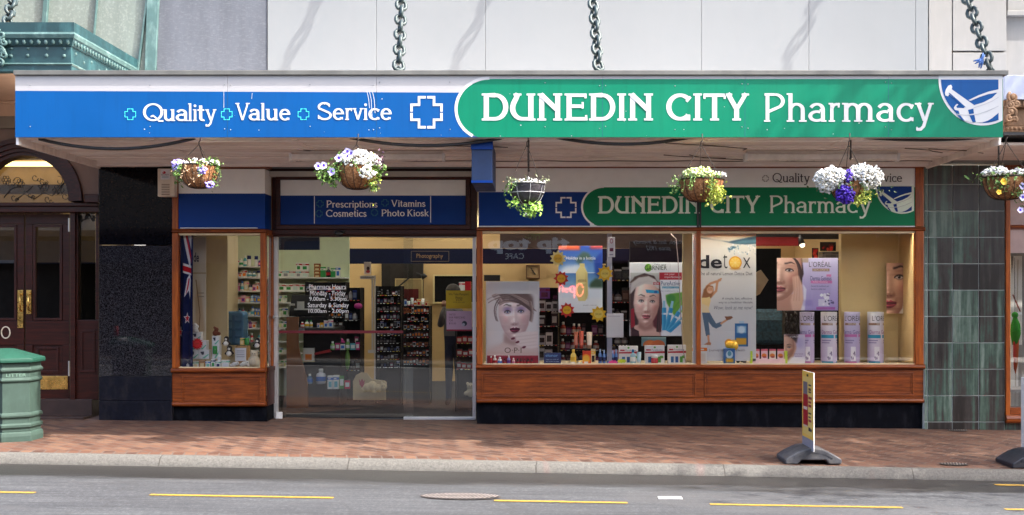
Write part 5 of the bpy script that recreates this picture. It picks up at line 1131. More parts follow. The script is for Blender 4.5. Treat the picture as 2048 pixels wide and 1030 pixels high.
def fl5(t, c, r, h, sc):
    g = random.Random(5); q = lambda px, py, dy=-.08: (X(px, c[1]+dy), c[1]+dy, Z(py, c[1]+dy))
    mb = MB(); blossoms(mb, q(1665, 358), 420, (.175, .15, .11), .0145, g, 0, False); blossoms(mb, q(1727, 355), 430, (.18, .15, .125), .0145, g, 0, False); blossoms(mb, q(1652, 376), 60, (.07, .07, .05), .012, g, 0, False); mb.build('white_flowers', WFL, t)
    mb = MB(); blossoms(mb, q(1690, 390, -.16), 240, (.085, .07, .085), .014, g, 0, False); blossoms(mb, q(1697, 352, -.19), 50, (.035, .03, .06), .012, g, 0, False); mb.build('violet_flowers', DPUR, t)
    mb = MB()
    for px, py, n, s in ((1722, 395, 60, .05), (1730, 385, 40, .04), (1716, 402, 40, .03)): leaves(mb, q(px, py, -.12), n, (s, .04, s*.6), .04, g)
    mb.build('trailing_lime_leaves', LIME, t)
    mb = MB()
    for px, py, n, s in ((1670, 372, 70, .1), (1700, 375, 60, .1), (1740, 375, 50, .08)): leaves(mb, q(px, py, 0), n, (s, .06, .04), .04, g)
    mb.build('foliage', DLEAF, t)
def fl6(t, c, r, h, sc):
    g = random.Random(6); q = lambda px, py, dy=-.1: (X(px, c[1]+dy), c[1]+dy, Z(py, c[1]+dy))
    mb = MB(); leaves(mb, q(2005, 352), 120, (.15, .1, .03), .04, g); leaves(mb, q(2000, 370, -.2), 50, (.03, .02, .04), .035, g); leaves(mb, q(2040, 385, -.2), 60, (.04, .03, .06), .04, g); mb.build('foliage', LEAF, t)
    mb = MB(); blossoms(mb, q(1992, 346), 130, (.13, .12, .055), .015, g); blossoms(mb, q(2036, 348), 70, (.09, .1, .045), .015, g); mb.build('white_flowers', WFL, t)
    for px, py, s in ((2008, 363, .034), (1998, 384, .026)): petunia(t, q(px, py, -.24), s, [YEP, YEP], (0, -1, .2))
    for px, py, s in ((2046, 372, .034), (2046, 394, .036), (2041, 420, .03), (2054, 384, .036)): petunia(t, q(px, py, -.24), s, [leafm_wh, PUR], (0, -1, .1))
basket(398, 332, 376, 38, 'basket with lavender and small white flowers hanging beside the alarm box', fl=fl1)
basket(714, 330, 378, 40, 'coir basket with white blossom and violet petunias hanging before the door sign', y=-2.2, fl=fl2)
basket(1054, 368, 408, 35, 'black lined basket in white wire with sparse white flowers and leaves below', liner=GRYP, wires=4, wire_m=WWIRE, fl=fl3)
basket(1402, 360, 403, 44, 'coir basket with pale green flowers and lime trailing leaves over the lower sign', y=-2.2, fl=fl4)
basket(1697, 362, 402, 36, 'basket hidden under two big white blossom clumps with a deep violet bunch', y=-2.24, fl=fl5)
basket(2012, 356, 399, 43, 'coir basket with white, yellow and violet flowers at the far right edge', y=-1.98, hook=272, fl=fl6)
mb = MB(); mb.tube([(X(1997.5, -1.9), -1.9, 3.2), (X(1997.5, -1.9), -1.9, Z(330, -1.9))], .009, 6); tag(mb.build('hanging_rod', WIRE), 'thin dark rod hanging from the right end of the canopy', 'rod')
mb = MB(); mb.tube([(X(1057.5, -1.9), -1.9, 3.2), (X(1057.5, -1.9), -1.9, Z(340, -1.9))], .008, 6); mb.ball((X(1057.5, -1.9), -1.9, Z(341, -1.9)), .014, 7, 5); tag(mb.build('hanging_rod', WIRE), 'thin dark rod hanging beside the chains of the black lined basket', 'rod')
mb = MB(); mb.tube([(X(1701.5, -1.9), -1.9, 3.2), (X(1701.5, -1.9), -1.9, Z(316, -1.9))], .009, 6); mb.ball((X(1701.5, -1.9), -1.9, Z(317, -1.9)), .016, 7, 5); tag(mb.build('hanging_rod', WIRE), 'thin dark rod hanging above the basket of white blossom clumps', 'rod')

# ================================================================== litter bin
BING = pbr('bin_green', lin(54, 71, 65), .65, var=.12, scale=5, spec=.2, dirt=(lin(66, 86, 78), .5, 14, (1, 1, .5))); BINL = pbr('bin_lid_green', lin(30, 70, 58), .55, var=.12, scale=8, spec=.25)
bx, by = -5.44, -1.65; bz = gz(bx, by)
bn = thing('litter_bin', 'green six sided litter bin with a lighter lid at the left edge of the pavement', 'litter bin', (bx, by, bz))
def hexa(name, prof, mat):
    mb = MB(); mb.lathe((bx, by, bz), [(r*.792, z) for r, z in prof], 6, 0, None, -math.pi/2, False); return mb.build(name, mat, bn, bevel=.006)
hexa('base', [(.35, -.02), (.355, .05), (.345, .085), (.325, .095), (.31, .098)], BING)
hexa('body', [(.322, .0985), (.322, .13), (.328, .131), (.345, .14), (.348, .165), (.335, .178), (.318, .18), (.318, .235), (.324, .236), (.342, .246), (.347, .262), (.34, .278), (.322, .288), (.318, .29), (.318, .60), (.325, .602), (.34, .612), (.346, .625), (.335, .64), (.325, .645), (.322, .65), (.322, .70), (.335, .705), (.35, .72), (.35, .735), (.335, .75), (.325, .755), (.325, .80)], BING)
mb = MB(); hx = lambda r, z, sx=0, kx=1, ky=1: [(bx+sx+kx*r*math.cos(R(-90+60*i)), by+ky*r*math.sin(R(-90+60*i)), bz+z) for i in range(6)]
rings = [hx(.262, .8005), hx(.298, .803), hx(.302, .825), hx(.298, .848), hx(.10, .935, -.115, 1.35, .9), hx(.085, .94, -.115, 1.35, .9)]
mb.add([p for q in rings for p in q], [(i*6+j, i*6+(j+1) % 6, i*6+6+(j+1) % 6, i*6+6+j) for i in range(5) for j in range(6)]+[(5, 4, 3, 2, 1, 0), tuple(range(30, 36))]); mb.build('lid', BINL, bn, bevel=.006)
mb = MB(); vs_, fs_ = text_pts('LITTER', .062, 'CENTER', 0, .001); h_ = .322*.792*.866+.0025; c6, s6 = math.cos(R(30)), math.sin(R(30))
for sg_ in (1, -1): mb.add([(bx+sg_*s6*h_*1.0*math.sqrt(3)*.5774*1.0+c6*v[0]*1.0, by-c6*h_+sg_*s6*v[0], bz+.675+v[1]*.75) for v in vs_], fs_)
mb.each('raised_lettering', pbr('bin_letter', lin(92, 118, 106), .5), bn)
mb = MB(); n = 20; mb.add([(bx-.06+.062*math.cos(2*math.pi*i/n), by+.155+.05*math.sin(2*math.pi*i/n), bz+.907-.026*math.sin(2*math.pi*i/n)) for i in range(n)], [tuple(range(n))]); mb.build('lid_badge', pbr('badge_silver', (.6, .6, .6), .4), bn)
rc = thing('drink_can', 'red drink can left standing on the lid of the litter bin', 'can', (bx-.215, by, bz+.935))
mb = MB(); c0 = (bx-.215, by, bz+.94)
mb.lathe(c0, [(.024, 0), (.032, .012), (.032, .125), (.027, .14)], 16); mb.build('body', pbr('red_can', (.6, .02, .02), .3, .3), rc)
mb = MB(); mb.lathe(c0, [(.0269, .1402), (.0272, .144), (.024, .142), (0, .141)], 16); mb.build('rim', ALU, rc)

# ================================================================== pavement swing boards
RUB = pbr('grey_rubber', (.06, .062, .07), .65, var=.5, scale=9, bmp=.3, dirt=((.13, .125, .115, 1), .6, 12, None))
def board_base(t, x, y, z, mat, wx=.275, d=.2):
    mb = MB(); n = 14
    top = [(-wx+2*wx*i/n, .02+.135*math.sin(math.pi*(.06+.88*i/n))) for i in range(n+1)]
    bot = [(wx-.004, .0), (.15, .0), (.12, .04), (-.12, .04), (-.15, .0), (-wx+.004, .0)]
    mb.prism([(x+a, z+b_) for a, b_ in top+bot], y-d, y+d); mb.build('base', mat, t, bevel=.012)
    mb = MB()
    for s_ in (-1, 1): mb.prism([(x+a*.93, z+b_*.93+.0) for a, b_ in top[2:-2]]+[(x+a*.93, z+b_*.93-.03) for a, b_ in top[2:-2]][::-1], y+s_*(d+.001)-.004, y+s_*(d+.001)+.004)
    mb.build('side_rib', mat, t)
bx2, by2 = 2.64, -2.28; bz2 = gz(bx2, by2)
sb = thing('pavement_sign', 'yellow bordered pavement board seen nearly edge on, standing on a curved black base', 'sign', (bx2, by2, bz2))
board_base(sb, X(1617, by2), by2, bz2, RUB)
yn, yf_ = -2.55, -2.12; zb2, zt2 = bz2+.13, Z(746, -2.55)
mb = MB(); mb.box(2.64, 2.652, yn, yf_, zb2, zt2); mb.build('panel', pbr('board_white', (.8, .8, .78), .4), sb, bevel=.002)
def side(mb, u0, u1, v0, v1, col, dx): # u across (0 far .. 1 near), v up, on the face towards -x
    f = lambda u, v: (2.64-dx, yf_+(yn-yf_)*u, zb2+(zt2-zb2)*v); mb.add([f(u0, v0), f(u1, v0), f(u1, v1), f(u0, v1)], [(0, 1, 2, 3)], 0, lin(col))
mb = MB(); side(mb, .0, 1, .14, 1, (240, 196, 90), .002); side(mb, .0, 1, .0, .139, (150, 150, 165), .002); side(mb, .1, .92, .18, .93, (236, 205, 120), .003); side(mb, .1, .55, .3, .7, (168, 34, 50), .0042); side(mb, .12, .5, .7, .86, (120, 115, 125), .0042)
side(mb, .43, .58, .935, .965, (40, 30, 20), .0042); g = random.Random(2)
for v in (.24, .265, .36, .41, .46, .55, .60, .65, .73, .76, .82): side(mb, .6, g.uniform(.76, .9), v, v+g.uniform(.016, .035), g.choice(((50, 50, 70), (70, 40, 40), (150, 40, 60), (40, 40, 40))), .0042)
for v in (.28, .5, .52): side(mb, .15, .5, v, v+.02, (225, 200, 190), .0054)
mb.build('printed_face', PR, sb)
b2x, b2y = X(2062, -2.3), -2.3
sb2 = thing('pavement_sign', 'second pavement board mostly beyond the right edge with only its curved black base showing', 'sign', (b2x, b2y, gz(b2x, b2y)))
board_base(sb2, b2x, b2y, gz(b2x, b2y), pbr('black_rubber', (.02, .022, .03), .4), .27, .2)
mb = MB(); mb.box(b2x, b2x+.012, b2y-.22, b2y+.22, gz(b2x, b2y)+.13, gz(b2x, b2y)+.85); mb.build('panel', WHT, sb2)

# ================================================================== across the street (seen only in the glass) and the street tree
oy = -11.9; fy = -17.5; XR = lambda px: (px-VX)*(13-oy)/F; ZR = lambda py: CZ+(VY-py)*(13-oy)/F     # mirror position in the window plane
cf = thing('cafe_building', 'cafe building across the street seen mirrored in the shop windows', 'building', (0, -17.6, 0))
DST = pbr('cafe_wall', (.12, .085, .07), .8, var=.2); DGL = pbr('cafe_dark_glass', (.01, .01, .014), .15)
mb = MB(); mb.box(-24, 24, fy-.7, fy, 3.2, 6.4); mb.build('upper_facade', pbr('cream_facade', (.62, .58, .5), .8), cf)
mb = MB(); mb.box(-24, 24, fy-.7, fy-.4, -.2, .55)
for x in range(-24, 25, 4): mb.box(x-.25, x+.25, fy-.4, fy-.1, -.2, 3)
mb.build('wall', DST, cf)
mb = MB(); mb.box(-24, 24, fy-.5, fy-.3, .551, 2.999); mb.build('shop_window', DGL, cf)
mb = MB(); mb.box(-24, 24, fy+.001, oy-.05, 2.96, 3.1); mb.build('canopy', pbr('cafe_canopy', (.20, .13, .10), .7), cf)
sgn = thing('cafe_sign', 'purple canopy sign of the cafe across the street with chunky white lettering', 'sign', (0, oy, 2.3))
MAR = pbr('purple_fascia', (.055, .012, .035), .5); NVY = pbr('navy_fascia', (.012, .016, .045), .5)
mb = MB(); mb.box(-1.45, 4.2, oy-.05, oy, ZR(526), ZR(496)); mb.build('board', MAR, sgn); mb = MB(); mb.box(-1.45, 4.2, oy-.05, oy, ZR(495), ZR(469)); mb.build('top_board', pbr('brown_fascia', (.16, .07, .04), .5), sgn)
def rtext(mb, s_, px0, px1, py0, py1, m=0, shear=0, bold=0):
    vs, fs = text_pts(s_, 1, 'LEFT', shear, bold); x0 = min(v[0] for v in vs); x1 = max(v[0] for v in vs); z0 = min(v[1] for v in vs); z1 = max(v[1] for v in vs)
    a, b_ = XR(px1), XR(px0)   # the word starts at +x because it faces the shop
    mb.add([(a-(v[0]-x0)/(x1-x0)*(a-b_), oy+.012, ZR(py1)+(v[1]-z0)/(z1-z0)*(ZR(py0)-ZR(py1))) for v in vs], fs, m)
mb = MB(); rtext(mb, 'tip top', 975, 1139, 474, 507, bold=.05); rtext(mb, 'CAFE', 1010, 1048, 506, 518, bold=.01); rtext(mb, 'fresh, fast & friendly', 1266, 1366, 479, 490, shear=.35); rtext(mb, 'since 1952', 1293, 1342, 491, 500, shear=.35)
mb.build('lettering', pbr('cafe_letter', (.85, .9, .97), .5), sgn)
fs2 = thing('shop_fascia', 'plain navy canopy fascia across the street left of the cafe sign', 'fascia', (-8, oy, 2.5)); mb = MB(); mb.box(-24, -1.5, oy-.05, oy, ZR(526), ZR(478)); mb.build('board', NVY, fs2)
nn = thing('neon_sign', 'red neon sign reading Open in the cafe window across the street', 'neon sign', ((1150-VX)*30.3/F, -17.3, 1.7))
mb = MB(); XR2 = lambda px: (px-VX)*30.3/F; ZR2 = lambda py: CZ+(VY-py)*30.3/F; yN = -17.3
sc_ = lambda P: [(XR2(a), yN+.03, ZR2(b_)) for a, b_ in P]
mb.tube(sc_(arc(1160, 580, 7, 12, 0, 340, 16)), .02, 6); mb.tube(sc_([(1149, 596), (1149, 572)]+arc(1145, 578, 5, 6, 30, 330, 10)), .02, 6); mb.tube(sc_([(1138, 578), (1130, 578)]+arc(1134, 578, 4.5, 6, 180, 60, 8)), .02, 6); mb.tube(sc_([(1126, 585), (1126, 572), (1122, 571), (1119, 574), (1119, 585)]), .02, 6)
mb.build('tube', emis('neon_red', (1, .1, .08), 3.5), nn)
# street tree beyond the right edge: its crown shades the right end of the sign and pavement
tx, ty = 9.6, -3.6
tr = thing('street_tree', 'leafy street tree on the kerb beyond the right edge of the picture', 'tree', (tx, ty, -.25))
mb = MB(); mb.tube([(tx, ty, -.35), (tx-.05, ty, 2), (tx+.05, ty-.1, 4.6), (tx-.1, ty-.5, 7.2), (tx, ty-.9, 10.2)], [.24, .19, .16, .11, .03], 10)
g = random.Random(8); tips = []
for k in range(22):
    a = g.uniform(0, 6.28); z0 = g.uniform(5.6, 9.4); L = g.uniform(1.0, 2.3)*(1 if z0 < 8.6 else .7); p0 = (tx, ty-.5*(z0-4)/4, z0); p1 = (p0[0]+L*.6*math.cos(a), p0[1]+L*.6*math.sin(a), z0+L*.4); p2 = (p0[0]+L*math.cos(a), p0[1]+L*math.sin(a), z0+L*.6)
    mb.tube([p0, p1, p2], [.06, .035, .012], 6); tips += [p1, p2]
mb.build('trunk', pbr('bark', (.12, .09, .07), .9, bmp=.6), tr)
mb = MB()
for p in tips: leaves(mb, p, 170, (.42, .42, .36), .15, g)
mb.build('crown', LEAF, tr)
# ================================================================== inside of the shop
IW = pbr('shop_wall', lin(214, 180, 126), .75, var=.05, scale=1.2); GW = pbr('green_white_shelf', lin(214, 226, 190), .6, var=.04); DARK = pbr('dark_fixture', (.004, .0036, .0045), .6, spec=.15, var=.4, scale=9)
BEIGE = pbr('beige_panel', lin(196, 178, 140), .7, var=.05, scale=2, dirt=(lin(168, 148, 110), .4, 4, (1, 1, .4))); NVB = pbr('navy_bulkhead', (.005, .006, .02), .6, spec=.1)
mb = MB(); mb.box(-4.7, 4.6, 6.2, 6.3, -.1, 3.1); mb.box(-4.7, -4.62, .1, 6.199, -.1, 3.1); mb.box(4.52, 4.6, .1, 6.199, -.1, 3.1); mb.build('interior_wall', IW, bld)
mb = MB(); mb.box(-4.75, 4.65, .25, 6.4, 3.096, 3.25); mb.build('roof', STONE, bld)
mb = MB(); mb.box(-4.6, 4.5, .21, 6.19, 3.0, 3.06); mb.build('shop_ceiling', pbr('shop_ceiling', (.55, .53, .48), .8), bld)
mb = MB(); mb.box(-4.6, 4.5, .5, 6.19, -.1, .055); mb.build('shop_floor', pbr('dark_carpet', (.008, .008, .011), .8, var=.3, scale=14), bld)
mb = MB(); mb.pbox(357, 531, 736, 741, .061, .95); mb.pbox(965, 1831, 729, 734, .061, .9); mb.build('window_floor', pbr('window_shelf', lin(190, 170, 135), .6), bld, bevel=.002)
mb = MB(); mb.box(X(953)-.0, X(953)+.03, .08, .42, Z(730), Z(466)); mb.build('inner_post', ORV, bld)
mb = MB(); mb.box(X(358), X(529), .31, .6, Z(466), 3.0); mb.box(X(953), 4.5, .15, .5, Z(463), 3.0); mb.build('head_box', pbr('head_box', lin(200, 182, 142), .7), bld)
lampm = emis('shop_tube', (1, .92, .80), 4.4)
for x in (-3.4, -1.4, .8, 3.0):
    for y in (1.5, 3.6, 5.3):
        t = thing('ceiling_light', 'long fluorescent ceiling light inside the shop', 'ceiling light', (x, y, 2.99), 'ceiling lights inside the shop')
        mb = MB(); mb.box(x-.62, x+.62, y-.1, y+.1, 2.95, 2.998); mb.build('housing', WHT, t)
        mb = MB(); mb.box(x-.6, x+.6, y-.085, y+.085, 2.93, 2.949); mb.build('tube', lampm, t)
for xa, xb, lab in ((X(362), X(515), 'added strip light hidden above the left display window to brighten its goods'), (X(972), X(1388), 'added strip light hidden above the middle display window to brighten its posters'), (X(1408), X(1826), 'added strip light hidden above the right display window to brighten its posters')):  # unseen strips added to light the window displays from the front
    t = thing('added_window_light', lab, 'added light', ((xa+xb)/2, .1, Z(462)+.05)); mb = MB(); mb.box(xa, xb, .07, .14, Z(462)+.20, Z(462)+.23); mb.build('housing', WHT, t); mb = MB(); mb.box(xa+.02, xb-.02, .075, .135, Z(462)+.182, Z(462)+.1995); mb.build('tube', emis('added_strip_glow', (1, .95, .87), 14.), t)
# partitions seen through the windows
mb = MB(); yp = .95; mb.box(X(385, yp), X(455, yp), yp, yp+.05, Z(736), 3.0); mb.box(-4.45, -4.36, .08, 2.9, .0, 3.0); mb.build('window_partition', BEIGE, bld)
mb = MB(); yp = .62; mb.box(X(1687, yp), 4.5, yp, yp+.05, Z(729), 3.0); mb.box(X(1681, yp), X(1686.6, yp), yp-.03, yp+.08, Z(729), 3.0); mb.box(X(1799, yp), X(1804, yp), yp-.014, yp-.001, Z(729), 3.0); mb.build('window_partition', pbr('cream_panel', lin(222, 196, 138), .65, var=.04, scale=1.5, dirt=(lin(200, 172, 118), .4, 3, None)), bld)
mb = MB(); yp = .55; mb.box(X(1366, yp), X(1387, yp), yp, yp+.08, Z(729), 3.0); mb.build('window_post', BEIGE, bld); mb = MB(); mb.pbox(1386, 1391.5, 468, 727, .10, .13); mb.build('white_strip', WHT, bld)
mb = MB(); mb.tube([(X(1338, .09), .09, Z(464, .09)), (X(1352, .09), .09, Z(478, .09)), (X(1356, .09), .09, Z(520, .09)), (X(1362, .09), .09, Z(640, .09)), (X(1366, .09), .09, Z(700, .09)), (X(1372, .09), .09, Z(726, .09))], .005, 5); tag(mb.build('loose_flex', pbr('grey_cord', lin(150, 130, 125), .5)), 'thin grey cord hanging inside the right window in front of the face poster', 'cord')
mb = MB(); mb.pbox(1214, 1224, 466, 722, .3, .305); tag(mb.build('plastic_strip', pbr('clear_strip', lin(150, 150, 165), .2)), 'tall narrow clear plastic strip standing behind the beach poster', 'strip')
cv = Canvas(1216, 474, 1230, 514, 1.5, (226, 220, 222)); cv.ell(1223, 482, 3, 5, (190, 90, 110)).ell(1223, 482, 1.8, 3.5, (226, 220, 222)).rect(1219, 496, 1227, 503, (110, 30, 60)).rect(1219, 508, 1226, 510, (140, 130, 150)); poster('small_notice', 'small white notice with a purple symbol stuck high in the right window', cv, .085, 'notice')
cv = Canvas(1213, 627, 1247, 675, 1, (205, 202, 204)); cv.rect(1216, 632, 1240, 634, (180, 176, 180)); poster('white_card', 'blank white card standing between the beach poster and the headband poster', cv, .28, 'card')

# ---- product prototypes (unit size, scaled by each copy)
_pm = {}
def proto(kind, cols):
    key = (kind, cols)
    if key in _pm: return _pm[key]
    mb = MB(); c = [lin(q) for q in cols]
    if kind == 'carton':
        mb.box(-.5, .5, -.5, .5, 0, 1, 0, c[0]); n = len(c)
        if n > 1: mb.box(-.502, .502, -.51, .51, .68, .86, 0, c[1])
        if n > 2: mb.box(-.3, .3, -.512, -.4, .14, .56, 0, c[2])
        if n > 3: mb.box(-.502, .502, -.511, .511, .0, .08, 0, c[3])
        if n > 1: mb.box(-.38, .1, -.515, -.4, .73, .8, 0, c[0])
    elif kind == 'bottle':
        mb.lathe((0, 0, 0), [(.42, 0), (.5, .04), (.5, .55), (.42, .68), (.2, .76), (.2, .79)], 12, 0, c[0]); mb.lathe((0, 0, 0), [(.24, .79), (.24, .97), (.18, 1)], 12, 0, c[1]); mb.lathe((0, 0, 0), [(.508, .18), (.508, .48)], 12, 0, c[2] if len(c) > 2 else c[0], cap=False)
    elif kind == 'tube':
        mb.lathe((0, 0, 0), [(.36, 0), (.36, .18), (.4, .19)], 10, 0, c[1]); mb.add([(-.5, 0, 1), (.5, 0, 1)]+[(.42*math.cos(math.pi*2*i/10), .42*math.sin(math.pi*2*i/10), .2) for i in range(10)], [(1, 0, 11, 10, 9, 8, 7)][:0]+[(2+i, 2+(i+1) % 10, 1 if (i < 2 or i > 7) else 0) for i in range(10)]+[(2+2, 0, 1), (2+8, 1, 0)], 0, c[0], True)
    elif kind == 'jar':
        mb.lathe((0, 0, 0), [(.46, 0), (.5, .08), (.5, .6), (.44, .66)], 12, 0, c[0]); mb.lathe((0, 0, 0), [(.5, .66), (.5, .97), (.46, 1)], 12, 0, c[1])
    elif kind == 'packet':
        mb.box(-.5, .5, -.12, .12, 0, .82, 0, c[0]); mb.box(-.5, .5, -.02, .02, .82, 1, 0, c[1]); mb.box(-.36, .36, -.135, -.1, .2, .62, 0, c[2])
    o = mb.build(kind, PRG); me = o.data; bpy.data.objects.remove(o); _pm[key] = me; return me
def product(kind, cols, px0, px1, pyt, pyb, Y, label, group=None, d=None, rz=0, cat=None):
    me = proto(kind, tuple(cols)); o = bpy.data.objects.new(kind, me); COL.objects.link(o); w_ = abs(X(px1, Y)-X(px0, Y))
    o.location = (X((px0+px1)/2, Y), Y+(d or w_)/2, Z(pyb, Y)); o.scale = (w_, d or w_, Z(pyt, Y)-Z(pyb, Y)); o.rotation_euler = (0, 0, rz)
    return tag(o, label, cat or kind, group)
Wt, Rd, Bl, Gn, Te, Or, Pk, Pu, Ye, Gy, Nv, Cr, Bk = (228, 228, 222), (176, 30, 40), (60, 110, 190), (60, 150, 80), (90, 170, 180), (226, 120, 30), (226, 130, 160), (110, 60, 140), (235, 190, 50), (150, 150, 155), (30, 40, 90), (224, 205, 160), (22, 20, 24)
g = random.Random(31)
def row(px0, px1, base, h, Y, styles, label, group, wv=(7, 13), gap=.4, skip=0.05, hv=.25):
    x = px0
    while x < px1-3:
        w_ = g.uniform(*wv)
        if x+w_ > px1: break
        if g.random() > skip:
            k, cols = g.choice(styles); product(k, cols, x, x+w_, base-h*g.uniform(1-hv, 1), base, Y+g.uniform(0, .03), label, group, d=min(.14, w_*.006))
        x += w_+gap
# shelving along the back of the left window and door
ysh = 3.0
sh = thing('wall_shelving', 'pale green wall shelving with white shelves behind the left window and door', 'shelving', (X(555, ysh), ysh+.2, .055))
mb = MB(); mb.box(X(430, ysh), X(690, ysh), ysh+.36, ysh+.4, .06, 2.6); mb.build('back_panel', GW, sh)
mb = MB(); lv = [(430, 690, 555), (430, 655, 582), (430, 600, 605), (430, 600, 632), (430, 600, 657), (430, 600, 684), (430, 600, 707), (430, 600, 735), (430, 530, 533)]
for a, b_, p in lv: mb.box(X(a, ysh), X(b_, ysh), ysh, ysh+.358, Z(p+1.8, ysh), Z(p-.6, ysh))
mb.each('shelf', WHT, sh)
wc = [('carton', (Wt, Rd, (200, 225, 215))), ('carton', ((236, 238, 232), Rd, Gn)), ('carton', (Wt, Te, Gy))]
row(556, 627, 554.4, 14, ysh+.02, wc, 'white medicine carton with a red band on the top shelf behind the door', 'white cartons on the top shelf behind the door', (8, 14), .3, 0, .08)
row(592, 617, 541, 16, ysh+.05, wc, 'white carton stacked on top of the cartons on the top shelf', 'cartons stacked on the top shelf row', (9, 14), .3, 0, .05)
for k in range(4): product('carton', ((180, 110, 60), (60, 35, 25), Cr), 628, 640, 527+k*7, 533.6+k*7, ysh+.03, 'brown chequered packet in the little tower on the top shelf', 'brown chequered packets on the top shelf', .07)
row(641, 690, 554.4, 22, ysh+.02, [('carton', (Gn, Wt, Gn)), ('bottle', (Nv, Bk, Wt)), ('carton', (Wt, Bl, Bl)), ('bottle', (Bk, Gy, Rd)), ('carton', ((90, 60, 50), Bk, Or))], 'dark or green bottle or box at the right end of the top shelf', 'bottles and boxes at the end of the top shelf', (6, 11), .6, 0)
row(556, 612, 581.4, 15, ysh+.02, wc+[('carton', (Cr, Rd, Wt)), ('carton', (Wt, Rd, Te))], 'white and cream carton on the second shelf behind the door', 'cartons on the second shelf behind the door', (9, 15), .3, 0, .15)
row(613, 654, 581.4, 20, ysh+.02, [('carton', (Wt, Gy, Bk)), ('jar', (Rd, Or)), ('bottle', (Ye, Gn, Rd)), ('carton', (Cr, Or, Gn))], 'bright jar or carton at the right of the second shelf behind the door', 'jars at the right of the second shelf', (7, 11), .6, 0)
for bs, h in ((604.5, 15), (631.4, 17), (656.4, 16), (706.4, 14), (734.4, 16)):
    row(556, 575, bs, h, ysh+.02, [('carton', (Wt, Gn, (220, 220, 160))), ('carton', ((225, 225, 200), Gn, Wt)), ('carton', (Wt, Bl, Gn))], 'pale green and white carton on the lower shelves at the left edge of the door', 'cartons on the lower shelves at the left of the door', (7, 10), .3, 0)
mixl = [('bottle', (Wt, Bl, Te)), ('bottle', (Te, Wt, Wt)), ('carton', (Bl, Wt, Ye)), ('carton', (Pk, Wt, Pu)), ('bottle', (Pu, Wt, Pk)), ('bottle', (Wt, Wt, Gn)), ('carton', (Wt, Rd, Or)), ('jar', (Wt, Nv)), ('carton', (Cr, Pk, Wt)), ('bottle', ((150, 190, 220), Nv, Wt)), ('bottle', (Rd, Wt, Wt))]
for bs, h in ((532.4, 22), (554.4, 17), (581.4, 20), (604.4, 17), (631.4, 19), (656.4, 18), (683.4, 18)):
    row(448, 528, bs, h, ysh+.02, mixl, 'small bright bottle or box on the wall shelves behind the left window', 'bottles and boxes on the shelves behind the left window', (5, 9.5), .5, .06, .45)
# navy bulkhead with the Photography board, back-wall pictures
yb_ = 4.4
bk = thing('hanging_bulkhead', 'long navy bulkhead hanging across the shop with a gold lettered photography board', 'bulkhead', (X(900, yb_), yb_, 2.4))
mb = MB(); mb.box(X(640, yb_), X(1376, yb_), yb_, yb_+.15, Z(527, yb_), Z(497, yb_)); mb.build('board', NVB, bk)
mb = MB(); frame_px(mb, 822, 898, 502, 523, .8, yb_-.014, yb_-.001); mb.build('gold_frame', pbr('dim_gold', (.16, .10, .04), .5), bk)
mb = MB(); text_px(mb, 'Photography', 833, 886, 507.5, 518.5, yb_-.006); mb.build('gold_lettering', pbr('gold_letter', (.30, .17, .06), .5), bk)
mb = MB(); mb.box(X(556, 1.2), X(640, 1.2), 1.15, 1.2, Z(500, 1.2), 3.0); tag(mb.build('blue_valance', pbr('blue_valance', (.012, .03, .09), .5)), 'dark blue valance board inside the shop above the left part of the door', 'valance')
mb = MB(); mb.box(X(1000, 5), X(1395, 5), 5.0, 5.1, Z(496, 5), Z(455, 5)); tag(mb.build('brown_bulkhead', pbr('brown_bulkhead', (.06, .03, .02), .6)), 'brown bulkhead inside the shop above the right window display', 'bulkhead')
def wallpic(name, label, a, b_, c_, d, Y, cols, fw=2, fm=None, cat='picture'):
    t = thing(name, label, cat, (X((a+b_)/2, Y), Y, Z(d, Y))); mb = MB(); frame_px(mb, a, b_, c_, d, fw, Y-.03, Y+.01); mb.build('frame', fm or CREAM, t)
    mb = MB(); mb.pbox(a+fw, b_-fw, c_+fw, d-fw, Y-.005, Y+.01); mb.build('panel', cols[0], t)
    if len(cols) > 1: mb = MB(); e = (b_-a)*.2; mb.pbox(a+e+3, b_-e+3, c_+(d-c_)*.36, d-fw-.5, Y-.012, Y-.006); mb.build('inset', cols[1], t)
    return t
wallpic('framed_picture', 'cream framed picture with a dark red square on the back wall of the shop', 790, 845, 557, 615, 5.5, [pbr('buff_mount', lin(190, 165, 120), .7), pbr('dark_red_print', lin(110, 22, 30), .6)])
wallpic('serving_window', 'dark opening with a cream frame in the back wall behind the notices on the door', 866, 960, 549, 607, 6.1, [DARK], 3)
mb = MB(); mb.pbox(763, 846, 527, 640, 6.1, 6.19); tag(mb.build('back_doorway', pbr('dark_doorway', (.015, .01, .008), .7)), 'dark doorway in the back wall of the shop', 'doorway')
mb = MB(); mb.tube([(X(793, 3.2), 3.2, Z(580, 3.2)), (X(796, 3.2), 3.2, Z(574, 3.2)), (X(818, 3.2), 3.2, Z(556, 3.2))], .012, 6); mb.tube([(X(832, 3.2), 3.2, Z(546, 3.2)), (X(846, 3.2), 3.2, Z(551, 3.2))], .01, 6); mb.tube([(X(845, 3.2), 3.2, Z(549, 3.2)), (X(850, 3.2), 3.2, Z(556, 3.2))], [.03, .05], 8); tag(mb.build('desk_lamp', BLK), 'black angled lamp arm behind the door in front of the cream wall', 'lamp')
ck = thing('wall_clock', 'square wooden wall clock on the cream wall behind the lipstick poster', 'clock', (X(1065, 6.1), 6.1, Z(558, 6.1)))
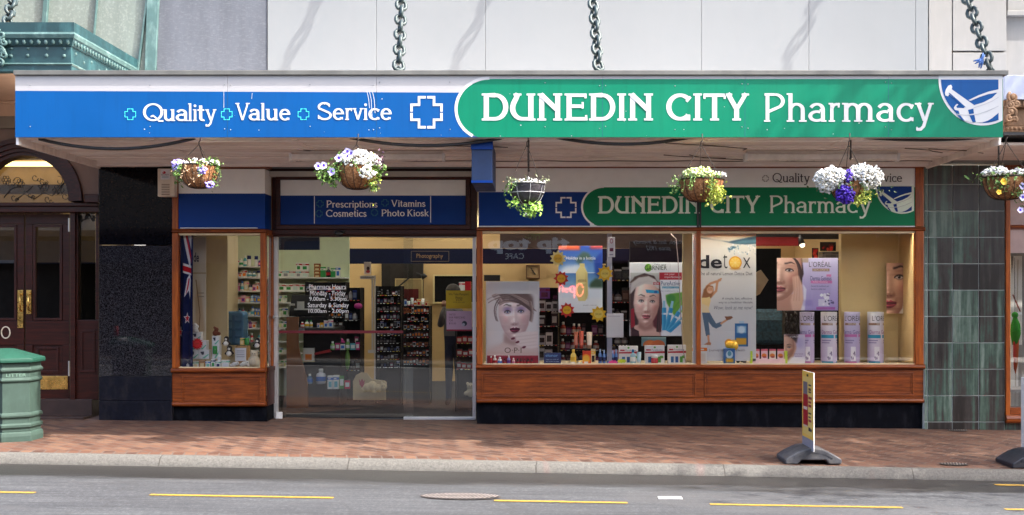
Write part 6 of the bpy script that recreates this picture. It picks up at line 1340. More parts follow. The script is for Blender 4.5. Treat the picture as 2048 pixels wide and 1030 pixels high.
mb = MB(); frame_px(mb, 1052, 1080, 530, 557, 2, 6.06, 6.19); mb.build('case', pbr('clock_case', lin(110, 75, 45), .5), ck, bevel=.01); mb = MB(); mb.pbox(1054, 1078, 532, 555, 6.1, 6.19); mb.build('face', pbr('clock_face', lin(190, 160, 115), .6), ck)
mb = MB(); mb.tube([(X(1066, 6.08), 6.08, Z(543, 6.08)), (X(1062, 6.08), 6.08, Z(536, 6.08))], .012, 4); mb.tube([(X(1066, 6.08), 6.08, Z(543, 6.08)), (X(1071, 6.08), 6.08, Z(549, 6.08))], .012, 4); mb.build('hands', BLK, ck)
# counter, till, racks
ct = thing('shop_counter', 'dark shop counter with a curved brown timber end panel behind the door', 'counter', (X(610, 1.7), 1.7, .055))
mb = MB(); yq = 1.5; poly_px(mb, [(573, 634), (596, 634), (596, 690), (600, 712), (607, 735), (614, 765), (616, 830), (573, 830)], yq, th=.05); mb.build('end_panel', pbr('brown_laminate', lin(132, 80, 38), .4, var=.12, scale=3, stretch=(3, 1, .4)), ct)
mb = MB(); mb.box(X(597, yq), X(672, yq), 1.8, 2.3, .06, Z(660, 1.8)); mb.build('body', DARK, ct); mb = MB(); mb.box(X(574, 1.7), X(672, 1.7), 1.6, 2.4, Z(660, 1.8)+.001, Z(655, 1.8)); mb.build('top', BLK, ct, bevel=.005)
tl = thing('till', 'dark cash till with a slanted screen on the shop counter', 'till', (X(625, 1.9), 1.9, Z(655, 1.8)))
mb = MB(); mb.box(X(580, 1.9), X(655, 1.9), 1.9, 2.25, Z(654, 1.9), Z(634, 1.9)); mb.extr([(1.92, Z(633, 1.9)), (2.2, Z(633, 1.9)), (2.2, Z(590, 1.9)), (2.1, Z(590, 1.9))], X(577, 1.9), X(650, 1.9)); mb.build('body', DARK, tl, bevel=.008)
mb = MB(); mb.pbox(594, 608, 603, 620, 1.94, 1.96); mb.pbox(588, 640, 617, 620, 1.9, 1.93); mb.pbox(577, 589, 607, 611, 1.9, 1.93); mb.build('paper_slip', pbr('grey_paper', lin(165, 165, 160), .6), tl)
product('carton', ((225, 215, 200), (225, 215, 200), Or, Cr), 606, 628, 696, 724, 1.7, 'white and orange box hanging on the front of the dark counter', None, .06)
product('carton', ((160, 160, 165), Bk, Gy), 597, 608, 656, 664, 1.55, 'small grey box on the edge of the counter', None, .06)
mb = MB(); poly_px(mb, [(628, 706), (658, 699), (661, 704), (630, 710)], 1.72, th=.2); tag(mb.build('red_tray', pbr('red_plastic', lin(170, 25, 30), .4)), 'small red tray on the dark counter front', 'tray')
def rack(name, label, a, b_, top, bot, Y, levels, styles, plab, pgrp, h, wv, d=.3, fm=DARK):
    t = thing(name, label, 'display rack', (X((a+b_)/2, Y), Y+d/2, .055)); mb = MB(); mb.box(X(a, Y), X(b_, Y), Y+d-.03, Y+d, .06, Z(top, Y)); mb.build('back_panel', fm, t)
    mb = MB()
    for p in levels: mb.box(X(a, Y), X(b_, Y), Y, Y+d-.031, Z(p+1.6, Y), Z(p, Y))
    mb.each('shelf', fm, t)
    mb = MB()
    for q in (a, b_-1.2): mb.box(X(q, Y)-.011, X(q, Y)-.001, Y-.01, Y+d, .06, Z(top, Y))
    mb.each('upright', fm, t)
    tk = MB(); gt = random.Random(int(a+bot))
    for p in levels:
        q = a+1.5
        while q < b_-4:
            w2 = gt.uniform(2, 4.5); tk.add([(X(q, Y), Y-.003, Z(p+1.5, Y)), (X(q+w2, Y), Y-.003, Z(p+1.5, Y)), (X(q+w2, Y), Y-.003, Z(p+.1, Y)), (X(q, Y), Y-.003, Z(p+.1, Y))], [(0, 1, 2, 3)], 0, lin(gt.choice(((225, 225, 220), (225, 225, 220), (235, 205, 80), (210, 60, 60))))); q += w2+gt.uniform(.6, 5)
    tk.build('price_tickets', PR, t)
    for p in levels: row(a+1, b_-1, p-.3, h, Y+.02, styles, plab, pgrp, wv, .8, .1, .4)
    return t
drk = [('packet', ((150, 60, 90), Bk, Wt)), ('carton', ((170, 170, 175), (60, 90, 150), Bk)), ('packet', (Bk, Gy, (120, 110, 110))), ('packet', ((60, 50, 55), Bk, (150, 140, 140))), ('bottle', ((50, 45, 50), (130, 130, 135), (100, 95, 95))), ('packet', ((120, 100, 90), Bk, Wt)), ('bottle', ((140, 130, 130), Bk, Gy)), ('packet', (Nv, Bk, (90, 100, 130)))]
red = [('packet', ((120, 30, 30), Bk, Wt)), ('packet', ((170, 90, 40), Bk, (90, 40, 30))), ('bottle', ((150, 60, 40), Bk, (200, 180, 160))), ('packet', ((90, 80, 80), Bk, Or)), ('packet', ((200, 190, 180), Rd, Bk))]
rack('display_rack', 'tall black rack of dark packets in the middle of the door view', 753, 803, 572, 800, 2.2, [590, 606, 622, 638, 654, 670, 686, 702, 718, 734], drk, 'small dark packet or bottle on the tall black rack behind the door', 'packets on the black rack behind the door', 12, (4, 7))
rack('display_rack', 'low black rack with orange and red packets right of the tall black rack', 806, 860, 612, 800, 2.0, [626, 642, 658, 674, 692, 710, 728], red, 'small red, orange or brown packet on the low rack behind the door', 'packets on the low rack behind the door', 13, (4, 7))
rack('display_rack', 'dark rack of little red and white packs at the right edge of the door', 912, 962, 655, 790, 1.1, [686, 712, 738], [('packet', ((190, 60, 60), Bk, (230, 220, 210))), ('packet', ((150, 40, 60), Bk, Wt))], 'little red and white pack on the rack at the right edge of the door', 'red and white packs at the right edge of the door', 18, (9, 12), .25)
rack('display_rack', 'dark mirrored rack of accessories left of the white frame behind the door', 688, 722, 575, 790, 2.4, [600, 640, 690, 740], drk, 'dark accessory on the rack left of the white frame behind the door', 'accessories on the rack left of the white frame', 24, (6, 11))
rack('display_rack', 'dark rack holding packets behind the opening hours lettering', 612, 692, 564, 790, 2.6, [582, 598, 616, 634, 652, 672, 692, 712, 732], drk+red, 'dark or red packet on the rack behind the opening hours lettering', 'packets on the rack behind the opening hours', 14, (4, 8))
for a, b_, c_, d, cols, lab in ((708, 725, 606, 618, (170, 40, 120), 'magenta oval hairbrush on the dark accessory rack'), (672, 690, 676, 699, (180, 30, 120), 'magenta oval mirror hanging below the red band on the door'), (690, 700, 700, 740, (100, 140, 60), 'small green striped packet low behind the door')):
    mb = MB(); y_ = 1.9; mb.ball((X((a+b_)/2, y_), y_, Z((c_+d)/2, y_)), 1, 14, 8, sq=(abs(X(b_, y_)-X(a, y_))/2, .03, (Z(c_, y_)-Z(d, y_))/2)); tag(mb.build('hairbrush' if 'brush' in lab else ('hand_mirror' if 'mirror' in lab else 'packet'), pbr('c_'+lab[:6], lin(cols), .4)), lab, 'accessory')
wf = thing('picture_frame_stand', 'tall narrow white stand with a name strip on top behind the door', 'stand', (X(737, 1.6), 1.6, .055))
mb = MB(); mb.pbox(743, 746, 558, 705, 1.6, 1.63); mb.pbox(748, 750.5, 558, 800, 1.6, 1.63); mb.pbox(736, 751, 700, 706, 1.595, 1.63); mb.build('upright', pbr('stand_white', lin(200, 190, 178), .5), wf); mb = MB(); mb.pbox(720, 751, 551, 558, 1.58, 1.6); mb.build('name_strip', pbr('strip_white', lin(200, 188, 175), .5), wf)
mb = MB(); text_px(mb, 'stickybeads', 722, 748, 553, 556.5, 1.576); mb.build('strip_lettering', BLK, wf)
product('carton', ((225, 225, 225), (210, 40, 60), Wt), 918, 929, 564, 582, 2.4, 'white and red box on the ledge above the yellow notice', None, .1); product('carton', (Rd, Rd, Rd), 930, 942, 563, 582, 2.4, 'plain red box on the ledge above the yellow notice', None, .1)
for (a, b_, c_, d, cols, lab) in ((600, 612, 745, 768, (190, 200, 210), 'first small white bottle low on the counter front'), (613, 624, 748, 768, (90, 130, 170), 'blue bottle low on the counter front'), (630, 650, 738, 768, (200, 200, 205), 'broad white bottle low on the counter front')): product('bottle', (cols, Wt, Bl), a, b_, c_, d, 1.6, lab)
row(808, 858, 611.6, 16, 2.05, [('tube', (Wt, Pk)), ('bottle', (Wt, Rd, Or)), ('carton', (Cr, Or, Rd)), ('packet', ((200, 200, 205), Bk, Bl))], 'bright bottle or box standing on top of the low rack behind the door', 'bright goods on top of the low rack', (5, 8), .5, 0, .5)
row(600, 672, 655, 17, 1.75, [('bottle', (Wt, Gn, Ye)), ('carton', (Ye, Or, Wt)), ('jar', (Cr, Rd)), ('bottle', (Rd, Wt, Wt)), ('carton', (Wt, Pk, Bl))], 'bright bottle or box on the top of the dark shop counter', 'bright goods on the shop counter', (5, 9), .8, .1, .5)
row(660, 720, 700, 22, 1.75, [('packet', (Te, Bk, Wt)), ('packet', ((200, 60, 120), Bk, Wt)), ('packet', (Wt, Bk, Bl)), ('bottle', ((120, 170, 90), Wt, Wt))], 'bright packet hanging below the red band behind the door', 'bright packets below the red band', (7, 11), 1, .1, .4)
row(655, 700, 778, 34, 1.3, [('packet', ((220, 60, 90), Bk, Wt)), ('packet', ((90, 150, 80), Bk, Wt)), ('carton', (Wt, Bl, Te))], 'bright bag standing low on the floor left of the tulip board', 'bright bags on the floor left of the tulip board', (9, 14), 1, 0, .4)
# heart backed board and plush toys on the floor
tb = thing('toy_board', 'rounded beige board with a red tulip drawing standing low behind the door', 'board', (X(728, .9), .9, .055)); mb = MB(); y_ = .9
poly_px(mb, [(706, 800), (706, 762), (712, 750), (722, 745), (733, 746), (742, 758), (770, 762), (772, 800)], y_, th=.03); mb.build('panel', pbr('beige_board', lin(190, 165, 125), .7), tb)
mb = MB(); poly_px(mb, [(718, 758), (721, 763), (724, 757), (727, 763), (730, 759), (728, 770), (725, 774), (724, 786), (723, 774), (719, 769)], y_-.004); mb.build('tulip_print', pbr('tulip_red', lin(170, 70, 80), .6), tb)
def plush(name, label, Y, balls, col, eyes=(), belly=None, cat='soft toy', dark=()):
    bs = [(X(p[0], Y), Y+(p[3] if len(p) > 3 else 0), Z(p[1], Y), p[2]*(Y+13)/F) for p in balls]; zl = min(b_[2]-b_[3] for b_ in bs)
    t = thing(name, label, cat, (bs[0][0], Y, zl)); mb = MB()
    for x, y, z, r in bs: mb.ball((x, y, z), r, 12, 8)
    o = mb.build('body', pbr('fur_'+name, lin(col), .95, var=.1, scale=40, bmp=.6, bscale=140), t); rm = o.modifiers.new('fuse', 'REMESH'); rm.mode = 'VOXEL'; rm.voxel_size = .0055; rm.use_smooth_shade = True; sm = o.modifiers.new('soften', 'SMOOTH'); sm.iterations = 4
    for nm, lst, cc in (('eyes', eyes, (15, 12, 12)), ('markings', dark, (28, 26, 30)), ('pale_front', belly or (), (235, 230, 222))):
        if lst:
            mb = MB()
            for p in lst: mb.ball((X(p[0], Y), Y-(p[3] if len(p) > 3 else .06), Z(p[1], Y)), p[2]*(Y+13)/F, 8, 6)
            mb.build(nm, pbr('toy_'+nm+name, lin(cc), .6), t)
    return t
plush('plush_bear', 'cream teddy bear lying on its side on the floor behind the door', .62, [(735, 775, 9), (745, 772, 10), (757, 776, 8), (767, 773, 7.5), (763, 766, 3), (771, 766, 3), (727, 780, 6), (748, 782, 6), (768, 775, 4, -.04)], (205, 180, 140), [(766, 771, 1, .07), (770, 771, 1, .07)])
plush('plush_bear', 'pale teddy bear sitting at the bottom right corner of the sliding door', .62, [(941, 773, 7.5), (941, 785, 9), (935, 767, 3), (947, 767, 3), (932, 787, 4.5), (950, 787, 4.5)], (205, 185, 150), [(939, 771, 1, .06), (944, 771, 1, .06)])

# customer with their back half turned behind the notices
def person():
    y = 1.8; t = thing('person', 'person in a grey jumper and dark trousers standing behind the door notices', 'person', (X(893, y), y, .055))
    P = lambda px, py, dy=0: Vector((X(px+14, y), y+dy, Z(py+max(0, min(16, (690-py)*.3)), y)))
    z0 = .055; J = [P(893, 668), P(893, 640), P(892, 612), P(892, 598), P(892, 588), P(892, 574), P(892, 566), P(876, 612), P(866, 636), P(873, 612, -.22), P(878, 596, -.2), P(908, 612), P(916, 640), P(908, 655, -.2),
         P(885, 676), P(884, 715), P(883, 752), P(902, 676), P(903, 715, .03), P(904, 752, .03), P(881, 757, -.12), P(902, 757, -.1)]
    s_ = (y+13)/F
    J[16].z = .14; J[19].z = .14; J[20].z = .1; J[21].z = .1; J[15].z = .5; J[18].z = .5
    rad = [.155, .15, .185, .1, .06, .09, .08, .085, .055, .042, .03, .085, .055, .04, .1, .07, .052, .1, .07, .052, .04, .04]
    E = [(0, 1), (1, 2), (2, 3), (3, 4), (4, 5), (5, 6), (2, 7), (7, 8), (8, 9), (9, 10), (2, 11), (11, 12), (12, 13), (0, 14), (14, 15), (15, 16), (16, 20), (0, 17), (17, 18), (18, 19), (19, 21)]
    me = bpy.data.meshes.new('body'); me.from_pydata([tuple(p-t.location) for p in J], E, []); o = bpy.data.objects.new('body', me); COL.objects.link(o); o.parent = t
    sk = o.modifiers.new('skin', 'SKIN'); sk.use_smooth_shade = True
    for v, r_ in zip(me.skin_vertices[0].data, rad): v.radius = (r_, r_*.8)
    me.skin_vertices[0].data[0].use_root = True
    sb_ = o.modifiers.new('sub', 'SUBSURF'); sb_.levels = 2; sb_.render_levels = 2
    m, nt, b = node_mat('clothed_figure'); tc = N(nt, 'ShaderNodeTexCoord'); sx = N(nt, 'ShaderNodeSeparateXYZ'); nt.links.new(tc.outputs['Object'], sx.inputs[0])
    r = N(nt, 'ShaderNodeValToRGB'); r.color_ramp.interpolation = 'CONSTANT'; mr = N(nt, 'ShaderNodeMapRange'); mr.inputs[2].default_value = 1.8; nt.links.new(sx.outputs[2], mr.inputs[0]); nt.links.new(mr.outputs[0], r.inputs[0])
    el = r.color_ramp.elements; el[0].position = 0; el[0].color = lin(35, 28, 26); el[1].position = .06; el[1].color = lin(28, 32, 52); e = el.new(.53); e.color = lin(112, 104, 98); e = el.new(.79); e.color = lin(190, 140, 115)
    nt.links.new(r.outputs[0], b.inputs['Base Color']); b.inputs['Roughness'].default_value = .9; me.materials.append(m)
    mb = MB(); c0 = J[5]+Vector((0, .02, .045)); mb.ball(c0, .105, 14, 10, sq=(1, 1.05, 1.05)); mb.build('hair', pbr('dark_hair', (.03, .018, .012), .6), t)
    mb = MB(); hp = J[10]
    for k in range(4): mb.tube([hp+Vector((-.03+.018*k, -.01, 0)), hp+Vector((-.03+.018*k, -.035, .04)), hp+Vector((-.026+.018*k, -.02, .075-.006*abs(k-1)))], [.01, .009, .006], 6)
    mb.tube([hp+Vector((.03, -.01, -.01)), hp+Vector((.055, -.03, .02)), hp+Vector((.05, -.035, .05))], [.011, .009, .007], 6); mb.build('fingers', pbr('skin', lin(195, 145, 120), .6), t)
    return t
person()
# stands and stock behind the right window
rack('display_rack', 'dark rack of black and white bags behind the lipstick poster', 1076, 1118, 575, 760, 1.0, [622, 652, 690, 722], [('packet', ((200, 195, 192), Bk, (60, 55, 58))), ('packet', ((60, 55, 60), (200, 200, 200), (180, 175, 175))), ('packet', ((170, 165, 165), Bk, Bk))], 'black and white bag on the rack right of the lipstick poster', 'black and white bags on the rack', 32, (11, 15))
rack('display_rack', 'dark rack of purple and grey stock below the beach poster', 1120, 1215, 625, 760, 1.3, [670, 700, 728], [('packet', ((100, 35, 80), Bk, (150, 100, 140))), ('bottle', ((120, 110, 115), Bk, (80, 70, 75))), ('packet', ((50, 40, 45), Bk, (120, 100, 100))), ('bottle', ((150, 60, 50), Wt, (200, 180, 170)))], 'purple, grey or brown item on the rack below the beach poster', 'stock on the rack below the beach poster', 26, (8, 13))
rack('display_rack', 'dark rack of leather goods between the two face posters', 1216, 1262, 520, 760, 1.2, [560, 604, 640, 690, 720], [('packet', ((70, 45, 40), Bk, (110, 80, 70))), ('packet', ((50, 48, 50), Gy, Bk)), ('bottle', ((90, 85, 90), Bk, Gy))], 'dark brown goods on the rack between the two face posters', 'dark goods on the rack between the face posters', 30, (10, 15))
mb = MB(); mb.box(X(1120, 3), X(1365, 3), 3.0, 3.1, .06, 2.0); mb.box(X(1260, 2), X(1365, 2), 2.0, 2.1, .06, 2.3); tag(mb.build('added_dark_panel', DARK), 'added panel deep in the shop darkening the view behind the right window posters', 'partition')  # dark panels added so the interior behind the posters stays dark
product('carton', (Pu, (120, 30, 80), (90, 40, 80)), 1078, 1100, 575, 597, 1.05, 'purple box on top of the rack of black and white bags', None, .12)
product('carton', ((80, 20, 60), (110, 40, 80), (60, 20, 50)), 1106, 1122, 590, 612, 1.1, 'dark plum box beside the rack of black and white bags', None, .12)
mb = MB(); mb.box(X(968, 2.5), X(1000, 2.5), 2.5, 2.55, Z(562, 2.5), Z(550, 2.5)); tag(mb.build('wall_monitor', BLK), 'edge of a black monitor above the lipstick poster', 'monitor')
# the dark gap between the lemon banner and the cream panel
mb = MB(); mb.box(X(1512, 2.2), X(1700, 2.2), 2.2, 2.3, .06, Z(520, 2.2)); mb.box(X(1500, 1.6), X(1562, 1.6), 1.6, 1.65, .06, Z(497, 1.6)); tag(mb.build('added_gap_panel', DARK), 'added black panel darkening the gap right of the lemon diet banner', 'added panel')  # black panels added to keep the interior dark behind this gap
mb = MB(); mb.extr([(2.6, Z(474, 2.6)), (2.6, Z(488, 2.6)), (2.3, Z(492, 2.3)), (2.3, Z(488, 2.3))], X(1505, 2.6), X(1602, 2.6)); tag(mb.build('red_awning', pbr('red_cloth', lin(150, 25, 30), .8)), 'red strip of awning inside the shop right of the lemon diet banner', 'awning')
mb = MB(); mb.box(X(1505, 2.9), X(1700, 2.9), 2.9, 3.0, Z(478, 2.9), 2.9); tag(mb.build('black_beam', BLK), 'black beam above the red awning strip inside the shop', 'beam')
sp_ = thing('spot_lamp', 'small black spot lamp hanging beside the red awning strip', 'spot lamp', (X(1603, 1.7), 1.7, 2.4))
mb = MB(); mb.tube([(X(1599, 1.7), 1.7, Z(470, 1.7)), (X(1601, 1.7), 1.7, Z(478, 1.7)), (X(1604, 1.68), 1.68, Z(489, 1.7))], [.01, .035, .05], 10); mb.build('shade', BLK, sp_); mb = MB(); mb.ball((X(1604.5, 1.67), 1.67, Z(490, 1.7)), .038, 10, 6); mb.build('bulb', emis('spot_glow', (1, .85, .6), .6), sp_)
for a, b_, c_, d, lab in ((1624, 1637, 496, 517, 'small dark picture with a glowing red figure above the couple poster'), (1640, 1672, 484, 502, 'wide dark picture with glowing red shapes above the face poster')):
    cv = Canvas(a, c_, b_, d, 2, (20, 14, 14)); g2 = random.Random(a)
    for _ in range(9): cv.ell(g2.uniform(a+3, b_-3), g2.uniform(c_+4, d-2), g2.uniform(1.5, 4), g2.uniform(2, 5), g2.choice(((210, 30, 30), (235, 70, 50), (120, 15, 20))), .8, .6)
    poster('lit_picture', lab, cv, 2.15, 'picture')
product('carton', ((110, 105, 105), (70, 66, 68), (90, 86, 88)), 1645, 1678, 503, 517, 2.1, 'grey box lying on the added black panel behind the face poster', None, .2)
mb = MB(); ya = 1.45; mb.extr([(ya+.1, Z(690, ya)), (ya, Z(688, ya)), (ya+.02, Z(640, ya)), (ya+.12, Z(618, ya)), (ya+.26, Z(616, ya)), (ya+.3, Z(690, ya))][::-1], X(1512, ya), X(1570, ya)); tag(mb.build('car_reflection', pbr('reflection_teal', lin(42, 78, 92), .6, var=.6, scale=26), bevel=.05), 'dull teal block shaped as a car window reflection in the gap right of the lemon diet banner', 'reflection')  # solid teal block in place of a car window's reflection in the glass
mb = MB(); poly_px(mb, [(1512, 545), (1522, 540), (1537, 560), (1520, 588), (1512, 592)], 1.2, th=.05); tag(mb.build('beige_cushion', pbr('beige_cloth', lin(180, 160, 130), .8)), 'beige cushion corner showing right of the lemon diet banner', 'cushion')
mb = MB(); g3 = random.Random(6)
for k in range(40): a = g3.uniform(1572, 1600); q = g3.uniform(622, 668); mb.tube([(X(a, .5), .5+g3.uniform(-.05, .05), Z(q, .5)), (X(a+g3.uniform(-3, 3), .5), .5+g3.uniform(-.06, .06), Z(q+9, .5))], .012, 4)
mb.box(X(1572, .5), X(1602, .5), .56, .7, Z(670, .5), Z(622, .5)); tag(mb.build('brown_basket', pbr('dark_brown_wicker', (.03, .018, .01), .6)), 'dark brown wicker basket behind the small face card', 'basket')
# ================================================================== posters and goods in the two display windows
def portrait_soft(cv, pts, c, a=1, soft=4): cv.poly(pts, c, a, soft); return cv
# lipstick poster
cv = Canvas(974, 565, 1076.5, 728, 1.5, (206, 200, 200)); cv.view(955, 455, 3.55)
cv.grad(378, (190, 184, 186), 480, (220, 214, 214)).grad(480, (222, 216, 216), 985, (228, 218, 216))
cv.ell(255, 880, 190, 60, (216, 190, 184), .8, 16)
HB = ((74, 56, 58), (120, 94, 90), (52, 38, 42), (150, 122, 114))
cv.poly([(190, 740), (186, 810), (150, 842), (70, 885), (70, 915), (430, 915), (430, 800), (330, 800), (326, 730)], (222, 196, 190), 1, 4); cv.poly([(190, 745), (240, 800), (300, 802), (330, 740), (328, 815), (250, 838), (186, 815)], (168, 132, 128), .75, 9)
cv.poly([(160, 540), (170, 480), (230, 464), (345, 468), (390, 505), (396, 600), (384, 668), (362, 650), (370, 560), (340, 500), (200, 500)], (104, 82, 82), .9, 8)
face(cv, 262, 607, 114, 192, -2, -.05, (240, 216, 212), (176, 138, 140), (112, 22, 56), (70, 86, 150), (92, 70, 70), (126, 104, 170), (-.25, -.5, .83), 1., -.62)
cv.poly([(168, 520), (180, 440), (345, 440), (392, 490), (392, 590), (376, 570), (340, 530), (250, 498), (200, 500)], (112, 88, 84), .92, 13)
HL = ((150, 122, 114), (182, 156, 146), (120, 94, 90), (210, 190, 182), (88, 66, 66))
hairs(cv, 3, 70, (128, 516), (210, 456), (388, 560), (30, 36), HL, (1.2, 3), .55); hairs(cv, 14, 26, (170, 500), (260, 480), (384, 590), (14, 20), ((74, 56, 58), (96, 74, 72)), (1.2, 3), .6); hairs(cv, 4, 9, (160, 510), (104, 572), (140, 664), (9, 6), ((120, 98, 96), (90, 70, 70), (160, 140, 134)), (1.5, 3), .7); hairs(cv, 5, 18, (372, 520), (396, 600), (378, 668), (10, 6), HL, (1.5, 3.5), .6); hairs(cv, 6, 10, (70, 524), (130, 480), (220, 482), (8, 16), HL, (1, 2.4), .6)
cv.poly([(270, 752), (330, 740), (430, 738), (430, 850), (380, 860), (320, 850), (275, 830)], (236, 216, 212), 1, 3)
for k in range(4): cv.line([(262+k*16, 778+k*24), (330, 770+k*24), (420, 760+k*24)], 3, (196, 166, 162), .7, 1.5)
for x, y in ((252, 788), (284, 814), (330, 850)): cv.ell(x, y, 15, 8, (104, 18, 50), 1, .8, -20)
cv.rect(60, 370, 440, 471, (214, 208, 208)); cv.rect(60, 908, 440, 990, (150, 26, 48)); cv.rect(60, 880, 440, 908, (214, 180, 170), .6, 6)
poster('lipstick_poster', 'framed poster of a pale woman with plum lips and violet eyeshadow in the window', cv, .16, 'poster', [('O·P·I', 1009, 1043, 695, 706, (120, 92, 80), .004)], (2.2, ALU))
# beach poster
cv = Canvas(1117, 492, 1205, 625, 1.4, (228, 232, 236)); cv.grad(492, (30, 70, 160), 545, (120, 170, 220)); cv.ell(1140, 545, 20, 14, (235, 240, 246), .95, 4).ell(1158, 538, 14, 9, (230, 238, 246), .8, 3)
cv.grad(546, (80, 130, 190), 575, (150, 195, 220)); cv.poly([(1175, 596), (1180, 566), (1192, 556), (1205, 560), (1205, 596)], (50, 74, 48), .95, 2); cv.poly([(1188, 520), (1205, 500), (1205, 560), (1190, 548)], (22, 56, 150), .9, 2); cv.poly([(1150, 520), (1165, 503), (1178, 506), (1186, 525), (1170, 516), (1160, 530)], (70, 96, 66), .85, 2)
cv.rect(1117, 576, 1205, 626, (226, 232, 238), 1, 2); cv.rect(1117, 596, 1205, 626, (232, 234, 236), 1, 2); cv.rect(1117, 492, 1160, 500, (224, 92, 44), .9, 2).rect(1180, 492, 1205, 498, (200, 60, 40), .8, 2)
cv.poly([(1160, 528), (1168, 528), (1168, 532), (1175, 545), (1176, 590), (1171, 602), (1157, 602), (1152, 590), (1152, 545), (1160, 532)], (232, 214, 140)); cv.rect(1159, 527, 1169, 533, (226, 206, 128)); cv.rect(1171, 545, 1175, 598, (206, 184, 106), .7, 1.5); cv.line([(1156, 562), (1172, 562)], 1.2, (120, 90, 40)).line([(1158, 570), (1170, 570)], .8, (150, 120, 60))
poster('beach_poster', 'beach poster with a cream bottle, blue sky and the words Holiday in a bottle', cv, .17, 'poster', [('Holiday in a bottle', 1132, 1191, 513, 521, (250, 250, 250)), ("Johnson's", 1157, 1172, 558, 561, (110, 80, 40)), ("Johnson's   body care", 1166, 1194, 609, 612, (120, 110, 105))])
# sun stickers
def star(px, py, r, cols, label, Y=.1, n=9, wd=None):
    t = thing('sun_sticker', label, 'sticker', (X(px, Y), Y, Z(py, Y))); P = []
    for i in range(2*n): a = math.pi*i/n; q = r*(1.12 if i % 2 else .78); P.append((px+q*math.cos(a), py+q*math.sin(a)))
    mb = MB(); poly_px(mb, P, Y, 0, lin(cols[0]), th=.003); mb.build('star', PR, t); mb = MB(); poly_px(mb, arc(px, py, r*.6, r*.58, 0, 355, 22), Y-.002, 0, lin(cols[1])); mb.build('centre', PR, t)
    mb = MB(); text_px(mb, wd or 'SUN CARE', px-r*.4, px+r*.4, py-r*.12, py+r*.14, Y-.0035, 0, lin(150, 80, 10)); mb.build('lettering', PR, t)
yy_ = (240, 214, 130); yc = (238, 180, 20)
star(1116, 517, 15, (yy_, yc), 'pale yellow sun sticker at the top left corner of the beach poster', n=10)
star(1122.5, 557, 14, ((206, 40, 30), (240, 170, 20)), 'upper of the two red sun stickers left of the beach poster'); star(1134, 620, 14, ((206, 40, 30), (240, 180, 20)), 'red sun sticker at the bottom left corner of the beach poster')
star(1210, 547, 15, (yc, (244, 208, 90)), 'yellow sun sticker on the right edge of the beach poster'); star(1197, 628, 15, (yc, (244, 208, 90)), 'yellow sun sticker at the bottom right corner of the beach poster')
# headband poster
cv = Canvas(1259, 525, 1364, 672, 1.5, (230, 230, 232)); cv.view(1165, 455, 3.553); cv.rect(340, 322, 552, 775, (120, 116, 112)); cv.grad(322, (196, 196, 190), 420, (150, 146, 142), 340, 552)
cv.poly([(340, 775), (345, 470), (340, 400), (370, 350), (440, 325), (510, 345), (550, 420), (552, 775)], (58, 34, 36), 1, 3); cv.rect(480, 600, 552, 775, (96, 26, 34), .8, 14)
cv.poly([(342, 775), (350, 700), (398, 690), (480, 690), (552, 760), (552, 775)], (222, 178, 162), 1, 3); cv.poly([(400, 640), (396, 700), (350, 720), (350, 775), (552, 775), (552, 740), (500, 700), (496, 640)], (214, 168, 152), 1, 4); cv.poly([(400, 660), (450, 705), (500, 660), (505, 720), (440, 735), (396, 712)], (150, 102, 92), .7, 8)
hairs(cv, 9, 40, (352, 430), (330, 560), (352, 720), (14, 4), ((70, 46, 42), (44, 26, 28), (104, 74, 64)), (2, 5)); hairs(cv, 10, 40, (536, 420), (562, 560), (540, 740), (16, 4), ((70, 40, 42), (40, 22, 26), (110, 50, 50)), (2, 5)); hairs(cv, 11, 30, (345, 400), (440, 300), (545, 400), (6, 14), ((70, 46, 42), (44, 26, 28), (110, 84, 72)), (2, 4))
face(cv, 455, 532, 94, 163, 3, .16, (242, 206, 190), (160, 106, 94), (198, 92, 100), (74, 76, 84), (84, 58, 50), None, (-.45, -.45, .77))
cv.poly([(338, 470), (345, 395), (400, 355), (470, 345), (520, 370), (545, 410), (545, 440), (500, 405), (440, 400), (380, 425), (342, 472)], (206, 196, 190), 1, 2); cv.line([(346, 440), (400, 395), (470, 378), (530, 402)], 3, (178, 166, 160), .6, 2)
cv.poly([(345, 580), (366, 572), (372, 700), (345, 720)], (150, 20, 40)); cv.poly([(348, 710), (400, 735), (405, 775), (345, 775)], (60, 24, 34)); cv.poly([(448, 440), (540, 448), (545, 470), (455, 464)], (40, 160, 200)); cv.ell(520, 458, 12, 8, (30, 90, 160))
cv.rect(333, 248, 710, 320, (236, 236, 236)); cv.ell(467, 286, 25, 28, (110, 170, 50)); cv.ell(478, 276, 12, 12, (150, 200, 80), .7, 3); cv.rect(545, 320, 707, 372, (172, 34, 50)); cv.rect(503, 388, 552, 408, (172, 34, 50)); cv.rect(568, 420, 684, 434, (50, 150, 180))
cv.poly([(590, 480), (630, 470), (707, 460), (707, 600), (660, 640), (600, 540)], (110, 170, 60), 1, 3); cv.ell(628, 508, 32, 34, (60, 140, 60), .8, 4); cv.line([(600, 640), (707, 500)], 5, (80, 140, 50), .7, 2)
for (x, y, a) in ((580, 640, 0), (615, 640, 12), (650, 660, 30), (680, 680, 48)):
    s_, c_ = math.sin(R(a)), math.cos(R(a)); q = lambda u, v: (x+u*c_+v*s_, y+u*s_-v*c_)
    cv.poly([q(-15, -90), q(15, -90), q(15, 70), q(-15, 70)], (40, 140, 190)); cv.poly([q(-16, 20), q(16, 20), q(16, 34), q(-16, 34)], (226, 236, 240)); cv.poly([q(-10, 70), q(10, 70), q(8, 120), q(-8, 120)], (150, 200, 220)); cv.poly([q(-15, -90), q(-5, -90), q(-5, 70), q(-15, 70)], (90, 180, 215), .7)
